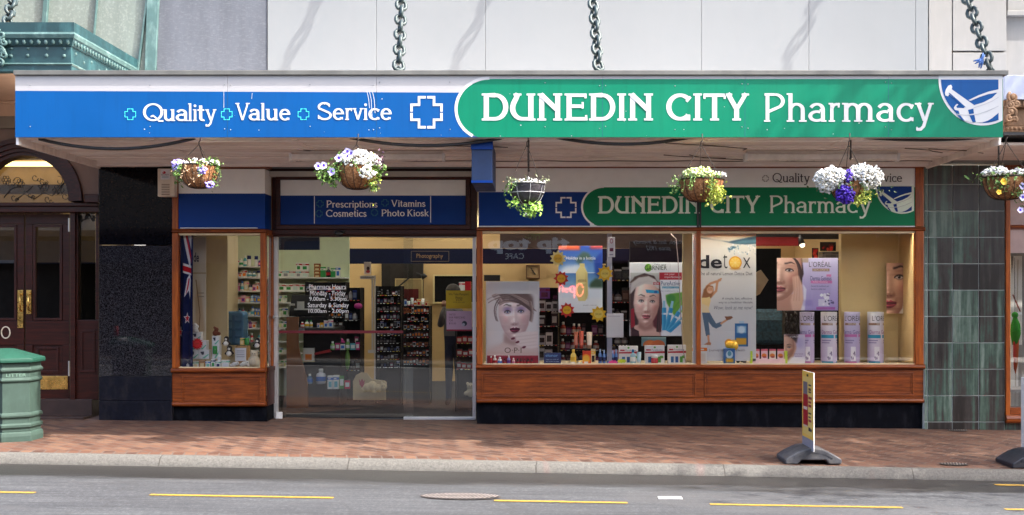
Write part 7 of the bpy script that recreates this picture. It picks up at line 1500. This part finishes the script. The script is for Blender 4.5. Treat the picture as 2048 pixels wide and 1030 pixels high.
cv.rect(560, 745, 707, 775, (236, 236, 236), 1, 4)
poster('headband_poster', 'poster of a young woman in a pale headband beside green leaves and blue bottles', cv, .17, 'poster', [('GARNIER', 1289, 1334, 531, 540, (40, 70, 40), .006), ('Take care', 1308, 1332, 527.5, 530.5, (60, 60, 60)), ('not your\nimperfections', 1329, 1361, 547, 557, (235, 220, 220)), ('NEW', 1308, 1318, 565, 569, (240, 230, 230)), ('PureActive', 1322, 1360, 562, 571, (60, 80, 120), .002), ('BLEMISH CARE', 1326, 1356, 574.5, 577, (230, 240, 245)), ('for visibly purer skin', 1322, 1360, 581, 583.5, (90, 110, 140))])
# lemon diet banner
cv = Canvas(1394, 461, 1512, 722, 1.3, (218, 212, 206)); cv.view(1390, 455, 3.552); cv.grad(20, (214, 208, 196), 300, (222, 216, 208)).grad(300, (222, 216, 208), 950, (206, 204, 206))
cv.poly([(0, 66), (60, 72), (160, 90), (240, 100), (330, 80), (436, 56), (436, 116), (360, 120), (280, 116), (190, 96), (90, 80), (0, 74)], (30, 70, 100), .9, 2); cv.poly([(250, 110), (340, 92), (436, 84), (436, 108), (350, 114)], (90, 140, 160), .7, 2); cv.poly([(232, 146), (270, 130), (300, 140), (262, 158), (240, 166)], (40, 84, 112), .8, 2); cv.speck(5, 46, 240, 120, 430, 190, ((150, 170, 178), (110, 140, 156), (232, 236, 238)), (2, 6), .8)
cv.ell(286, 250, 46, 46, (226, 150, 30)); cv.ell(286, 250, 38, 38, (244, 196, 80))
for k in range(8): a = k*math.pi/4; cv.line([(286, 250), (286+36*math.cos(a), 250+36*math.sin(a))], 3, (250, 224, 150), .9)
cv.ell(286, 292, 40, 10, (200, 130, 30), .6, 3)
sk_ = (206, 146, 106); cv.line([(66, 480), (84, 420), (110, 398), (150, 384)], 17, sk_); cv.line([(112, 492), (150, 450), (158, 392)], 17, sk_); cv.line([(150, 388), (168, 372), (186, 364)], 11, sk_); cv.line([(158, 392), (172, 380), (182, 376)], 9, sk_)
cv.poly([(48, 500), (62, 440), (90, 410), (130, 420), (132, 460), (116, 500), (80, 512)], (150, 92, 50), .95, 2); cv.ell(106, 442, 23, 28, (216, 158, 120)); cv.line([(96, 456), (106, 460), (116, 455)], 3, (240, 230, 226)); cv.ell(98, 438, 2.5, 2, (50, 34, 30)); cv.ell(114, 437, 2.5, 2, (50, 34, 30)); cv.line([(84, 430), (96, 414), (124, 418)], 8, (160, 104, 58), .9, 1)
cv.poly([(46, 500), (84, 498), (106, 492), (112, 520), (96, 580), (104, 606), (52, 606), (46, 560)], (238, 206, 140)); cv.poly([(46, 540), (98, 560), (100, 606), (50, 606)], (232, 212, 180), .7, 4)
cv.poly([(50, 604), (106, 606), (124, 640), (150, 682), (188, 668), (190, 700), (150, 718), (124, 706), (96, 670), (104, 740), (106, 765), (78, 772), (66, 700)], (84, 106, 128), 1, 1); cv.line([(90, 612), (112, 668), (142, 702)], 3, (60, 80, 104), .7, 2)
cv.line([(186, 682), (216, 662), (236, 648)], 14, sk_); cv.poly([(210, 632), (262, 630), (270, 640), (250, 654), (226, 660)], (130, 80, 50)); cv.line([(94, 770), (98, 815)], 15, sk_); cv.poly([(62, 832), (96, 812), (114, 818), (112, 836)], (176, 116, 78))
cv.rect(282, 680, 378, 846, (44, 104, 160)); cv.rect(314, 664, 350, 680, (180, 200, 216)); cv.rect(296, 700, 362, 750, (150, 190, 214), 1, 3); cv.ell(330, 726, 24, 26, (220, 230, 236), .8, 3); cv.rect(290, 784, 366, 832, (220, 160, 40), 1, 4); cv.rect(366, 684, 378, 846, (30, 70, 120), .8)
cv.ell(240, 820, 28, 28, (222, 152, 36)); cv.ell(276, 826, 26, 30, (236, 178, 60)); cv.ell(276, 826, 20, 24, (246, 204, 100)); cv.rect(40, 920, 440, 960, (206, 204, 206), .8, 6)
poster('lemon_banner', 'tall white lemon diet banner with a leaping woman and a lemon slice', cv, .2, 'banner', [('de', 1396, 1444, 510, 537, (24, 22, 24), .022), ('t', 1446, 1455, 508, 537, (60, 56, 56), -.012), ('x', 1486, 1501, 515, 536, (60, 56, 56), -.012), ('The all natural Lemon Detox Diet', 1398, 1505, 543.5, 550.5, (50, 48, 50)), ('A simple, fast, effective', 1444, 1504, 594.5, 600.5, (80, 78, 80)), ('way to a healthier lifestyle', 1437, 1505, 602.5, 608, (80, 78, 80)), ('Wow, look at me now!', 1428, 1505, 611.5, 620, (80, 84, 92), -.006, .3), ('Your Journey to Natural Health', 1402, 1490, 698, 704, (110, 104, 100))])
# face and lavender poster
def halfface(cv, S, flip=1):  # big close face, coordinates in crop units through S
    pass
cv = Canvas(1554, 516, 1676, 621, 1.5, (186, 172, 214)); cv.view(1390, 455, 3.552)
cv.grad(215, (206, 198, 226), 600, (168, 150, 206), 740, 1020); cv.poly([(690, 215), (760, 215), (772, 330), (740, 420), (700, 300)], (44, 26, 26), 1, 3)
cv.poly([(580, 480), (650, 470), (720, 470), (768, 560), (776, 600), (580, 600)], (196, 144, 122), 1, 5); cv.rect(578, 215, 700, 330, (216, 170, 148), 1, 3)
face(cv, 607, 309, 152, 205, 4, -.05, (234, 190, 168), (140, 88, 72), (186, 88, 96), (60, 46, 42), (44, 28, 26), None, (-.5, -.35, .79)); hairs(cv, 12, 24, (700, 215), (760, 260), (748, 400), (14, 6), ((44, 28, 28), (70, 46, 42), (30, 18, 20)), (2, 5)); cv.rect(760, 480, 782, 600, (186, 172, 214), .0)
cv.poly([(690, 350), (735, 340), (762, 400), (774, 520), (760, 590), (690, 590), (678, 520), (700, 440)], (228, 182, 158), .95, 4)
for k in range(3): cv.line([(702+k*18, 352), (710+k*16, 440), (700+k*20, 520)], 3.5, (186, 134, 112), .8, 2)
cv.poly([(768, 400), (792, 440), (780, 590), (750, 590), (772, 520)], (240, 236, 246), .9, 3); cv.view(1600, 455, 3.55)
cv.rect(88, 292, 208, 312, (150, 112, 84)); cv.rect(188, 332, 222, 348, (206, 120, 170)); cv.rect(76, 378, 228, 396, (212, 122, 176)); cv.rect(116, 564, 250, 584, (170, 96, 170)); cv.speck(4, 16, 140, 470, 210, 500, ((236, 232, 240), (110, 90, 130), (250, 250, 250)), (7, 11), .95); cv.rect(130, 510, 210, 556, (226, 220, 232), .8); cv.speck(6, 9, 138, 516, 244, 552, ((90, 80, 120), (236, 232, 240)), (5, 9), .9); cv.rect(20, 515, 90, 556, (140, 120, 190), .4, 4)
cv.rect(10, 215, 60, 250, (150, 116, 70), .6, 3)
poster('face_poster', 'lavender skin care poster with a woman touching her cheek, taped across the dark gap', cv, .19, 'poster', [("L'ORÉAL", 1618, 1662, 521, 534, (90, 84, 90), -.002), ('DERMO-EXPERTISE', 1626, 1657, 538, 542, (230, 220, 210)), ('Derma Genesis', 1621, 1663, 552, 561, (70, 60, 110)), ('Cellular Nourishing', 1626, 1655, 562.3, 565.8, (240, 225, 235)), ('Discover the revolutionary care\nthat acts at a cellular level', 1622, 1658, 570, 580, (90, 80, 120))])
# right face poster
cv = Canvas(1773, 526, 1829, 627, 1.6, (196, 150, 120)); cv.view(1600, 455, 3.55); cv.grad(250, (176, 130, 104), 400, (206, 160, 132), 612, 740).grad(400, (206, 160, 132), 610, (180, 130, 104), 612, 740)
face(cv, 630, 366, 178, 284, 0, .0, (220, 174, 146), (120, 72, 56), (170, 58, 78), (48, 34, 32), (36, 24, 22), None, (-.35, -.3, .85))
cv.rect(736, 248, 812, 612, (214, 206, 196)); cv.poly([(700, 612), (728, 570), (738, 500), (745, 612)], (214, 206, 196), 1, 2); cv.rect(756, 318, 806, 336, (150, 116, 80)); cv.rect(746, 408, 804, 428, (40, 140, 140)); cv.rect(780, 352, 800, 372, (120, 180, 160)); cv.speck(3, 10, 744, 440, 808, 600, ((150, 120, 150), (90, 80, 90), (60, 150, 150)), (4, 9), .6)
poster('eye_poster', 'tall narrow poster of a close cropped face on the cream panel at the right end', cv, .5, 'poster', [("L'OR", 1809, 1828, 532, 541, (110, 100, 90), -.002), ('Derma', 1810, 1827, 562, 567, (170, 90, 150))])
# four standing tubes
def tube_stand(a, b_, pink, label):
    Y = .36; x0, x1 = X(a, Y), X(b_, Y); r = (x1-x0)/2; xc = (x0+x1)/2; yc_ = Y+r; zb_, zt_ = Z(728, Y), Z(624, Y)
    cv = Canvas(0, 0, 200, 104, .9, (214, 206, 222)); cv.grad(0, (226, 222, 220) if not pink else (204, 196, 222), 104, (206, 190, 222) if not pink else (186, 168, 206)); main = (200, 110, 170) if pink else (40, 150, 180)
    for o_ in (0, 66, 132): cv.rect(o_+8, 22, o_+58, 26, (150, 112, 84)); cv.rect(o_+4, 45 if pink else 46, o_+62, 50 if pink else 52, main); cv.rect(o_+10, 99, o_+60, 104, main); cv.rect(o_+36, 70, o_+56, 98, (232, 228, 236)); cv.speck(o_+3, 6, o_+38, 76, o_+54, 96, ((110, 80, 130), (70, 60, 100)), (1.5, 3), .8); cv.rect(o_+10, 56, o_+50, 58, (120, 105, 150), .7); cv.rect(o_+10, 61, o_+44, 63, (120, 105, 150), .7)
    t = thing('display_tube', label, 'display tube', (xc, yc_, zb_), 'tall card tubes standing in the right window')
    cv.mesh('printed_sleeve', PR, 0, t, .002, lambda u, v: (xc+r*math.cos(R(180+360*u)), yc_+r*math.sin(R(180+360*u)), zt_+(zb_-zt_)*v))
    mb = MB(); vs, fs = [], []
    def curved(s_, p0, p1, q0, q1, col):
        v_, f_ = text_pts(s_, 1, 'LEFT'); xa = min(p[0] for p in v_); xb = max(p[0] for p in v_); za = min(p[1] for p in v_); zb2_ = max(p[1] for p in v_)
        out = []
        for p in v_:
            an = (p0+(p[0]-xa)/(xb-xa)*(p1-p0)); z = zt_+(zb_-zt_)*(q1+(p[1]-za)/(zb2_-za)*(q0-q1))/104; out.append((xc+(r+.002)*math.sin(R(an)), yc_-(r+.002)*math.cos(R(an)), z))
        mb.add(out, f_, 0, lin(col))
    sh_ = {0: -70, 1: -50, 2: -75, 3: -40}[len(_tubes) % 4]; _tubes.append(1)
    curved("L'ORÉAL", sh_, sh_+150, 5, 18, (84, 78, 84)); curved('Derma Genesis', sh_-20, sh_+150, 36, 44, (90, 70, 140) if pink else (140, 60, 130)); curved('DERMO-EXPERTISE', sh_+30, sh_+110, 22.5, 25.5, (235, 225, 215)); mb.build('lettering', PR, t)
_tubes = []
tube_stand(1603, 1632, True, 'lavender card tube beside the small face card, first of the four tubes'); tube_stand(1646, 1678, False, 'white card tube with a blue band in front of the edge of the cream panel')
tube_stand(1693, 1724, True, 'lavender card tube with a pink band standing before the cream panel'); tube_stand(1740, 1772, False, 'white card tube with a blue band under the narrow face poster')
cv = Canvas(1568, 669, 1610, 727, 1.7, (206, 196, 220)); cv.view(1390, 455, 3.552); cv.poly([(632, 762), (716, 762), (720, 860), (690, 940), (640, 968), (632, 968)], (190, 140, 118), 1, 4); face(cv, 640, 856, 68, 86, 0, 0, (222, 176, 152), (130, 84, 70), (180, 80, 92), (50, 36, 34), (44, 28, 26)); cv.poly([(640, 762), (732, 762), (724, 824), (690, 786)], (40, 26, 26), .95, 4); cv.ell(745, 820, 26, 40, (176, 164, 208), .6, 12); cv.poly([(640, 968), (690, 920), (782, 930), (782, 972), (640, 972)], (232, 228, 236), 1, 6)
poster('face_card', 'small standing card with half a face beside the lavender tubes', cv, .26, 'card', [("L'ORÉAL", 1580, 1600, 671, 675, (225, 215, 215)), ('Derma Genesis', 1588, 1606, 706, 709, (120, 100, 150)), ('moisture', 1590, 1604, 711, 714, (120, 100, 150))])
# goods along the right window sill
Yg = .26
def gbox(a, b_, top, label, Y=Yg):
    t = thing('carton', label, 'carton', (X((a+b_)/2, Y), Y+.04, Z(728, Y))); mb = MB(); mb.box(X(a, Y), X(b_, Y), Y, Y+.07, Z(728, Y), Z(top, Y)); mb.build('box', pbr('carton_white', lin(226, 222, 218), .5, var=.03), t, bevel=.002)
    mb = MB(); u = lambda f: a+(b_-a)*f; v = lambda f: top+(728-top)*f
    poly_px(mb, [(u(0), v(.34)), (u(1), v(.30)), (u(1), v(.42)), (u(0), v(.42))], Y-.002, 0, lin(176, 40, 56)); poly_px(mb, [(u(.06), v(.2)), (u(.3), v(.2)), (u(.3), v(.28)), (u(.06), v(.28))], Y-.002, 0, lin(176, 40, 56))
    for k, c_ in enumerate(((60, 110, 160), (50, 90, 150), (90, 160, 60))): poly_px(mb, [(u(.16+k*.25), v(.6)), (u(.32+k*.25), v(.6)), (u(.32+k*.25), v(.92)), (u(.16+k*.25), v(.92))], Y-.002, 0, lin(c_))
    poly_px(mb, arc(u(.5), v(.1), (b_-a)*.06, 2, 0, 350, 10), Y-.002, 0, lin(90, 160, 60)); poly_px(mb, arc(u(.85), v(.62), (b_-a)*.1, 3, 0, 350, 10), Y-.002, 0, lin(110, 170, 70)); text_px(mb, 'PureActive', u(.34), u(.9), v(.19), v(.29), Y-.002, 0, lin(90, 90, 120)); mb.build('print', PR, t)
gbox(1238, 1276, 692, 'white carton with a red stripe, leftmost of three below the headband poster', .34); gbox(1290, 1329, 691, 'white carton with a red stripe, middle one of three below the headband poster'); gbox(1336, 1372, 690, 'white carton with a red stripe at the foot of the beige post')
cv = Canvas(1283, 674, 1332, 692, 1.5, (110, 150, 165)); cv.ell(1300, 690, 14, 10, (196, 110, 60)).ell(1316, 690, 14, 10, (186, 96, 54)); cv.rect(1283, 674, 1332, 677, (150, 190, 200), .7); poster('heart_card', 'teal card with orange shapes tucked behind the white cartons', cv, .4, 'card')
product('carton', ((180, 120, 130), (150, 90, 100), (200, 150, 150)), 1222, 1238, 700, 727, .4, 'dull pink box behind the leftmost white carton', None, .05)
product('bottle', ((150, 190, 200), (40, 110, 160), Wt), 1261, 1272, 699, 728, .18, 'pale pump bottle in front of the leftmost white carton'); product('tube', ((170, 200, 210), Wt), 1274, 1283, 704, 728, .2, 'small pale tube beside the pump bottle'); product('jar', ((176, 50, 56), Wt), 1303, 1317, 710, 728, .16, 'small red jar in front of the middle white carton')
for k, (a, h) in enumerate(((1197, 30), (1205, 28), (1213, 31), (1222, 27), (1229, 29))): product('bottle', ((90, 130, 190), (150, 175, 215), Nv), a, a+7, 728-h, 728, .3, 'small blue bottle in the row left of the white cartons', 'row of small blue bottles')
mb = MB()
def splat(px, py, r, col, lab):
    Y = .14; P = [(px+r*(1.1 if i % 2 else .75)*math.cos(i*math.pi/9), py+r*.45*(1.1 if i % 2 else .75)*math.sin(i*math.pi/9)) for i in range(18)]; mb = MB(); poly_px(mb, P, Y, th=.004); tag(mb.build('price_star', pbr('fluoro'+lab[:5], lin(col), .6)), lab, 'price star')
splat(1226, 725, 10, (250, 70, 150), 'fluorescent pink price star on the window sill'); splat(1244, 722, 9.5, (220, 235, 50), 'lime yellow price star leaning beside the pink one')
cv = Canvas(1165, 702, 1182, 729, 1.5, (208, 60, 30)); cv.ell(1172, 718, 9, 10, (236, 130, 30)).ell(1172, 718, 6.5, 7.5, (240, 180, 60)).rect(1168, 723, 1176, 729, (220, 215, 210)); poster('sun_card', 'small red card with a yellow sun beside the little bottle', cv, .2, 'card')
product('bottle', ((230, 200, 100), (225, 180, 70), (215, 170, 60)), 1141, 1153, 699, 728, .22, 'yellow lotion bottle standing below the beach poster'); product('carton', ((225, 200, 150), (230, 180, 60), Bk), 1182, 1191, 698, 728, .2, 'tall cream carton right of the red sun card', None, .04)
product('tube', ((200, 90, 70), (170, 60, 50)), 1158, 1168, 662, 697, .5, 'coral tube behind the red sun card'); product('tube', ((190, 110, 90), (150, 60, 50)), 1148, 1157, 664, 697, .52, 'brownish tube left of the coral tube'); product('tube', ((228, 205, 185), (200, 150, 120)), 1173, 1185, 664, 697, .5, 'cream tube right of the coral tube'); mb = MB(); mb.pbox(1140, 1192, 697.4, 701, .46, .62); tag(mb.build('tube_stand', DARK), 'small dark stand under the three skin care tubes', 'stand')
for k, (a, c_) in enumerate(((1143, 0), (1155, 1))): product('jar', ((236, 230, 215), (238, 205, 120)), a-2+k*2, a+8, 722, 728.5, .12, ('small cream jar lying before the yellow lotion bottle', 'small cream jar just left of the red sun card')[k])
eb = thing('sleep_box', 'dark blue box lettered Elonor standing right of the lipstick poster', 'box', (X(1105, .2), .2, Z(728, .2))); mb = MB(); mb.box(X(1088, .2), X(1122, .2), .2, .26, Z(728, .2), Z(706, .2)); mb.build('box', pbr('deep_blue_card', lin(28, 44, 96), .5), eb, bevel=.002); mb = MB(); text_px(mb, 'elonor', 1091, 1116, 708, 713.5, .198, 0, lin(120, 170, 215), 0, .008); text_px(mb, 'for a natural sleep', 1092, 1118, 722, 724.5, .198, 0, lin(190, 205, 225)); text_px(mb, 'helps you drift off', 1092, 1117, 718, 720.5, .198, 0, lin(170, 190, 215)); mb.build('lettering', PR, eb)
for k, (a, w_, h, cols) in enumerate(((979, 6, 17, (Rd, Wt, Rd)), (986, 7, 18, ((225, 215, 200), Wt, Rd)), (995, 9, 15, ((200, 205, 212), Wt, Bl)), (1006, 6, 11, ((130, 40, 60), Bk, Rd)), (1014, 7, 18, ((150, 140, 190), Wt, Pu)), (1024, 6, 13, ((230, 190, 180), Wt, Pk)), (1032, 6, 12, ((60, 16, 26), Bk, Rd)), (1039, 6, 12, ((80, 24, 34), Bk, Rd)), (1046, 6, 12, ((110, 30, 40), Bk, Rd)), (1053, 6, 12, ((50, 20, 26), Bk, Rd)), (1061, 6, 12, ((90, 20, 40), Bk, Rd)))):
    product('bottle', cols, a, a+w_, 729-h, 729, .1, 'small nail varnish bottle in the row before the lipstick poster', 'nail varnish bottles before the lipstick poster')
product('carton', (Wt, Or, (224, 214, 200)), 1399, 1414, 690, 728, .12, 'white carton with an orange band beside the window mullion', None, .03); product('carton', (Wt, Or, Wt), 1385, 1392.5, 690, 728, .12, 'narrow white carton just left of the window mullion', None, .03)
for a, b_, lab in ((1448, 1470, 'blue carton with a yellow lemon print standing before the lemon diet banner'),):
    t = thing('lemon_carton', lab, 'carton', (X(1459, .14), .14, Z(728, .14))); cv = Canvas(a, 697, b_, 728, 1.8, (40, 100, 160)); cv.ell(1459, 709, 7, 8, (190, 214, 226)).ell(1459, 707, 4, 5, (90, 150, 170)).rect(1452, 717, 1467, 725, (226, 170, 50), 1, 1); cv.mesh('printed_front', PR, .14, t, .05)
ly = .22; mb = MB(); mb.ball((X(1459, ly), ly, Z(690, ly)), .062, 16, 10, sq=(1.0, .8, .85)); mb.ball((X(1468, ly), ly-.02, Z(692, ly)), .055, 16, 10, sq=(.9, .6, .95))
o = tag(mb.build('artificial_lemon', pbr('lemon_skin', lin(232, 176, 40), .45, bmp=.3)), 'yellow lemons resting on the blue lemon carton', 'lemons')
ty = thing('card_tray', 'lime green tray holding four little pink cards on the right window sill', 'tray', (X(1538, .2), .2, Z(728, .2))); mb = MB(); yt = .2
for a in (1501, 1571): mb.pbox(a, a+4, 702, 728, yt-.01, yt+.05)
mb.build('side', pbr('lime_card', lin(190, 215, 60), .5), ty); mb = MB(); mb.pbox(1505.2, 1570.8, 718, 728, yt, yt+.02); mb.build('front', pbr('pink_card', lin(235, 200, 205), .5), ty)
for k in range(4):
    a = 1506+k*16.3; c3 = Canvas(a, 698, a+13, 719, 2, (230, 190, 200) if k != 2 else (230, 215, 200)); c3.rect(a, 698, a+13, 702, (210, 90, 110)); c3.ell(a+6, 711, 5, 4, (220, 120, 40), 1, .5).ell(a+7, 714, 4, 2, (160, 60, 60)); poster('pink_card', 'little pink card with orange fruit in the lime green tray', c3, yt+.024, 'card', group='little pink cards in the lime tray')
mb = MB(); g4 = random.Random(12)
for k in range(26): mb.ball((X(g4.uniform(1475, 1500), .3), .3+g4.uniform(-.05, .05), Z(g4.uniform(709, 726), .3)), .022, 6, 4, 0, lin(g4.choice(((60, 55, 55), (150, 140, 140), (40, 60, 60), (110, 60, 60)))))
tag(mb.build('bead_heap', PRG, ), 'heap of dark beads between the lemon carton and the lime tray', 'beads')

# ================================================================== left window
yf2 = .12; cv = Canvas(358, 468, 388, 736, 1.6, (22, 30, 74)); cv.view(340, 440, 2.452)
cv.poly([(62, 62), (108, 62), (108, 400), (96, 400), (84, 330), (72, 250)], (22, 30, 74)); cv.poly([(66, 70), (78, 70), (104, 200), (102, 260), (88, 190)], (226, 222, 224), 1, .6); cv.poly([(78, 70), (86, 70), (108, 180), (108, 220), (96, 170)], (190, 30, 44)); cv.poly([(88, 70), (108, 70), (108, 150)], (230, 226, 228)); cv.poly([(66, 214), (108, 228), (108, 276), (66, 262)], (232, 228, 230)); cv.poly([(66, 226), (108, 240), (108, 266), (66, 252)], (196, 34, 46)); cv.poly([(74, 384), (86, 290), (100, 264), (106, 300), (100, 395), (92, 350)], (228, 224, 228)); cv.poly([(80, 372), (92, 290), (98, 290), (90, 340)], (196, 34, 46))
for cx_, cy_ in ((86, 488), (52, 556)):
    for cc, s_ in (((230, 226, 228), 18), ((196, 34, 46), 12)): cv.poly([(cx_+s_*(1 if i % 2 == 0 else .42)*math.cos(-math.pi/2+i*math.pi/5)*.8, cy_+s_*1.7*(1 if i % 2 == 0 else .42)*math.sin(-math.pi/2+i*math.pi/5)) for i in range(10)], cc)
t = thing('flag', 'navy flag with red and white crosses and stars hanging in the left window', 'flag', (X(372, yf2), yf2, Z(736, yf2)))
cv.mesh('cloth', PRM, yf2, t, .003, lambda u, v: (X(357.5+u*29, yf2), yf2+.022*math.sin(u*11+v*1.2)*(.4+v), Z(467+v*266, yf2)))
cv = Canvas(386, 472, 412, 690, 1.4, (208, 200, 184)); cv.rect(386, 545, 412, 548, (170, 150, 120), .8); cv.poly([(390, 600), (398, 560), (404, 600), (410, 660), (398, 690), (392, 660)], (170, 130, 90), .5, 2); cv.line([(392, 560), (400, 630), (396, 688)], 2, (120, 90, 60), .8); cv.rect(396, 585, 408, 587, (150, 140, 130)).rect(397, 592, 408, 594, (150, 140, 130)); poster('rolled_banner', 'narrow rolled diet banner standing between the flag and the beige partition', cv, .55, 'banner', [('de', 387, 398, 505, 524, (70, 66, 66), .02)])
CBX = pbr('medicine_white', lin(222, 222, 222), .5, var=.03)
def mbx(a, b_, c_, d, lab, Y=.3):
    t = thing('medicine_carton', lab, 'carton', (X((a+b_)/2, Y), Y+.04, Z(d, Y)), 'white medicine cartons stacked in the left window'); mb = MB(); mb.box(X(a, Y), X(b_, Y), Y, Y+.09, Z(d, Y)+.001, Z(c_, Y)); mb.build('box', CBX, t, bevel=.002); mb = MB(); w_ = b_-a; h_ = d-c_
    poly_px(mb, [(a+w_*.12, c_+h_*.2), (a+w_*.5, c_+h_*.15), (a+w_*.5, c_+h_*.5), (a+w_*.3, c_+h_*.55)], Y-.002, 0, lin(50, 54, 70)); poly_px(mb, [(a+w_*.3, d-h_*.1), (a+w_*.9, c_+h_*.45), (a+w_, c_+h_*.5), (a+w_*.55, d-h_*.06)], Y-.002, 0, lin(110, 185, 160)); mb.build('print', PR, t)
for a, b_, c_, d, lab in ((383, 402, 664, 682, 'white carton at the top of the carton stack in the left window'), (377, 396, 682, 700, 'white carton left of the red star in the second row of the stack'), (396, 413, 681, 700, 'white carton right of the red star in the second row of the stack'), (379, 397, 700, 718, 'white carton at the left of the third row of the stack'), (398, 418, 700, 718, 'white carton at the right of the third row of the stack'), (424, 438, 672, 690, 'white carton under the brown plush toy in the left window'), (424, 439, 690, 718, 'white carton behind the small green cup in the left window')): mbx(a, b_, c_, d, lab)
star(394, 687.5, 11, ((226, 36, 44), (240, 60, 64)), 'bright red price star stuck on the stack of white cartons', .27, 14, 'only $9.99')
Yl = .2
for k, (a, b_, c_, d, cols, lab) in enumerate(((398, 410, 720, 735, ((170, 120, 70), (120, 80, 50), Cr), 'brown carton at the foot of the carton stack'), (411, 420, 722, 735, (Wt, Bl, (120, 190, 170)), 'small white carton right of the brown carton'), (422, 430, 718, 735, (Wt, Nv, Gn), 'narrow carton below the green cup'), (431, 441, 722, 735, (Wt, (90, 170, 150), Nv), 'white carton right of the narrow carton'), (443, 458, 720, 735, (Wt, (110, 185, 160), (220, 220, 225)), 'wide white carton in the middle of the sill display'), (386, 397, 723, 735, (Wt, Gn, Cr), 'white carton at the left end of the sill display'))): product('carton', cols, a, b_, c_, d, Yl, lab, None, .05)
product('jar', ((60, 140, 70), (60, 150, 80)), 424, 433, 692, 708, .26, 'small green cup standing before the white cartons'); product('jar', ((60, 150, 70), (70, 160, 80)), 488, 497, 676, 690, .5, 'green cup behind the plush penguins'); product('carton', ((220, 190, 120), Gn, Cr), 480, 488, 676, 690, .5, 'yellow box beside the green cup behind the penguins', None, .04); product('bottle', (Wt, Wt, (210, 215, 220)), 434, 441, 704, 724, .22, 'slim white bottle before the second stack of cartons')
mb = MB(); mb.box(X(471, .4), X(496, .4), .4, .5, Z(736, .4), Z(692, .4)); tag(mb.build('brown_parcel', pbr('kraft_card', lin(170, 130, 80), .7)), 'open brown card box behind the plush penguins', 'box')
cv = Canvas(470, 696, 492, 722, 1.5, (214, 214, 220)); [cv.rect(473, 701+i*4, 489, 702.2+i*4, (150, 150, 160)) for i in range(4)]; poster('price_card', 'white lettered card leaning on the brown card box', cv, .34, 'card')
plush('plush_dog', 'white plush dog sitting on top of the carton stack', .3, [(391, 659, 5.5), (390, 651, 5), (386, 653, 3), (395, 653, 3), (387, 662, 3), (395, 662, 3)], (228, 224, 220), [(388, 650, .8, .035), (392, 650, .8, .035)])
plush('plush_toy', 'brown plush toy perched on the second stack of cartons', .3, [(431, 666, 6), (433, 659, 4.5), (429, 655, 2.5), (438, 667, 3.5)], (110, 56, 36), [(434, 658, .8, .03)])
def pengu(cx_, cy_, s_, lab, Y=.24): plush('plush_penguin', lab, Y, [(cx_, cy_, 6*s_), (cx_, cy_-8*s_, 4.6*s_), (cx_-6*s_, cy_+1, 2.2*s_), (cx_+6*s_, cy_+1, 2.2*s_)], (26, 24, 30), belly=[(cx_, cy_+1, 4.6*s_, .022*s_), (cx_, cy_-7*s_, 2.4*s_, .022*s_)], eyes=[(cx_-1.5*s_, cy_-9*s_, .7, .045*s_), (cx_+1.5*s_, cy_-9*s_, .7, .045*s_)])
pengu(453, 686, 1.1, 'black and white plush penguin behind the others in the left window', .4); pengu(459, 706, 1.2, 'black and white plush penguin in the middle of the left window sill'); pengu(515, 690, 1.15, 'black and white plush penguin at the right edge of the left window')
plush('plush_bear', 'large cream plush bear at the right end of the left window sill', .2, [(508, 722, 12), (509, 708, 8), (503, 702, 2.8), (515, 702, 2.8), (500, 728, 5), (516, 729, 5)], (222, 206, 176), [(507, 707, 1, .052), (512, 707, 1, .052)])
plush('plush_lamb', 'small pale plush lamb lying on the sill left of the cream bear', .16, [(488, 728, 5.5), (494, 726, 5), (483, 730, 4), (497, 731, 3)], (222, 214, 200), [(496, 725, .8, .03)]); plush('plush_lamb', 'small white plush lamb lying near the middle of the left sill', .16, [(468, 729, 5), (474, 727, 4.5), (463, 731, 3.5)], (226, 220, 212), [(476, 726, .8, .028)]); plush('plush_lamb', 'little white plush lamb lying at the left end of the left sill', .16, [(366, 731, 4.5), (373, 730, 5), (380, 731, 4)], (228, 224, 218), [(363, 730, .8, .026)])
ch = thing('water_cooler', 'translucent blue water bottle crate standing behind the left window', 'water container', (X(466, 1.3), 1.3, Z(720, 1.3))); mb = MB(); y_ = 1.3
mb.prism([(X(a, y_), Z(b_, y_)) for a, b_ in ((447, 690), (446, 630), (450, 623), (482, 622), (487, 628), (486, 690))], y_, y_+.25); mb.build('body', pbr('clear_blue_plastic', lin(74, 116, 150), .2, var=.2, scale=9), ch, bevel=.02); mb = MB()
for k in range(3): mb.pbox(450, 483, 640+k*16, 644+k*16, y_-.015, y_-.001)
mb.pbox(464, 470, 630, 686, y_-.02, y_-.016); mb.build('rib', pbr('deep_blue_plastic', lin(60, 98, 134), .2), ch, bevel=.006)
bpy.context.view_layer.update()
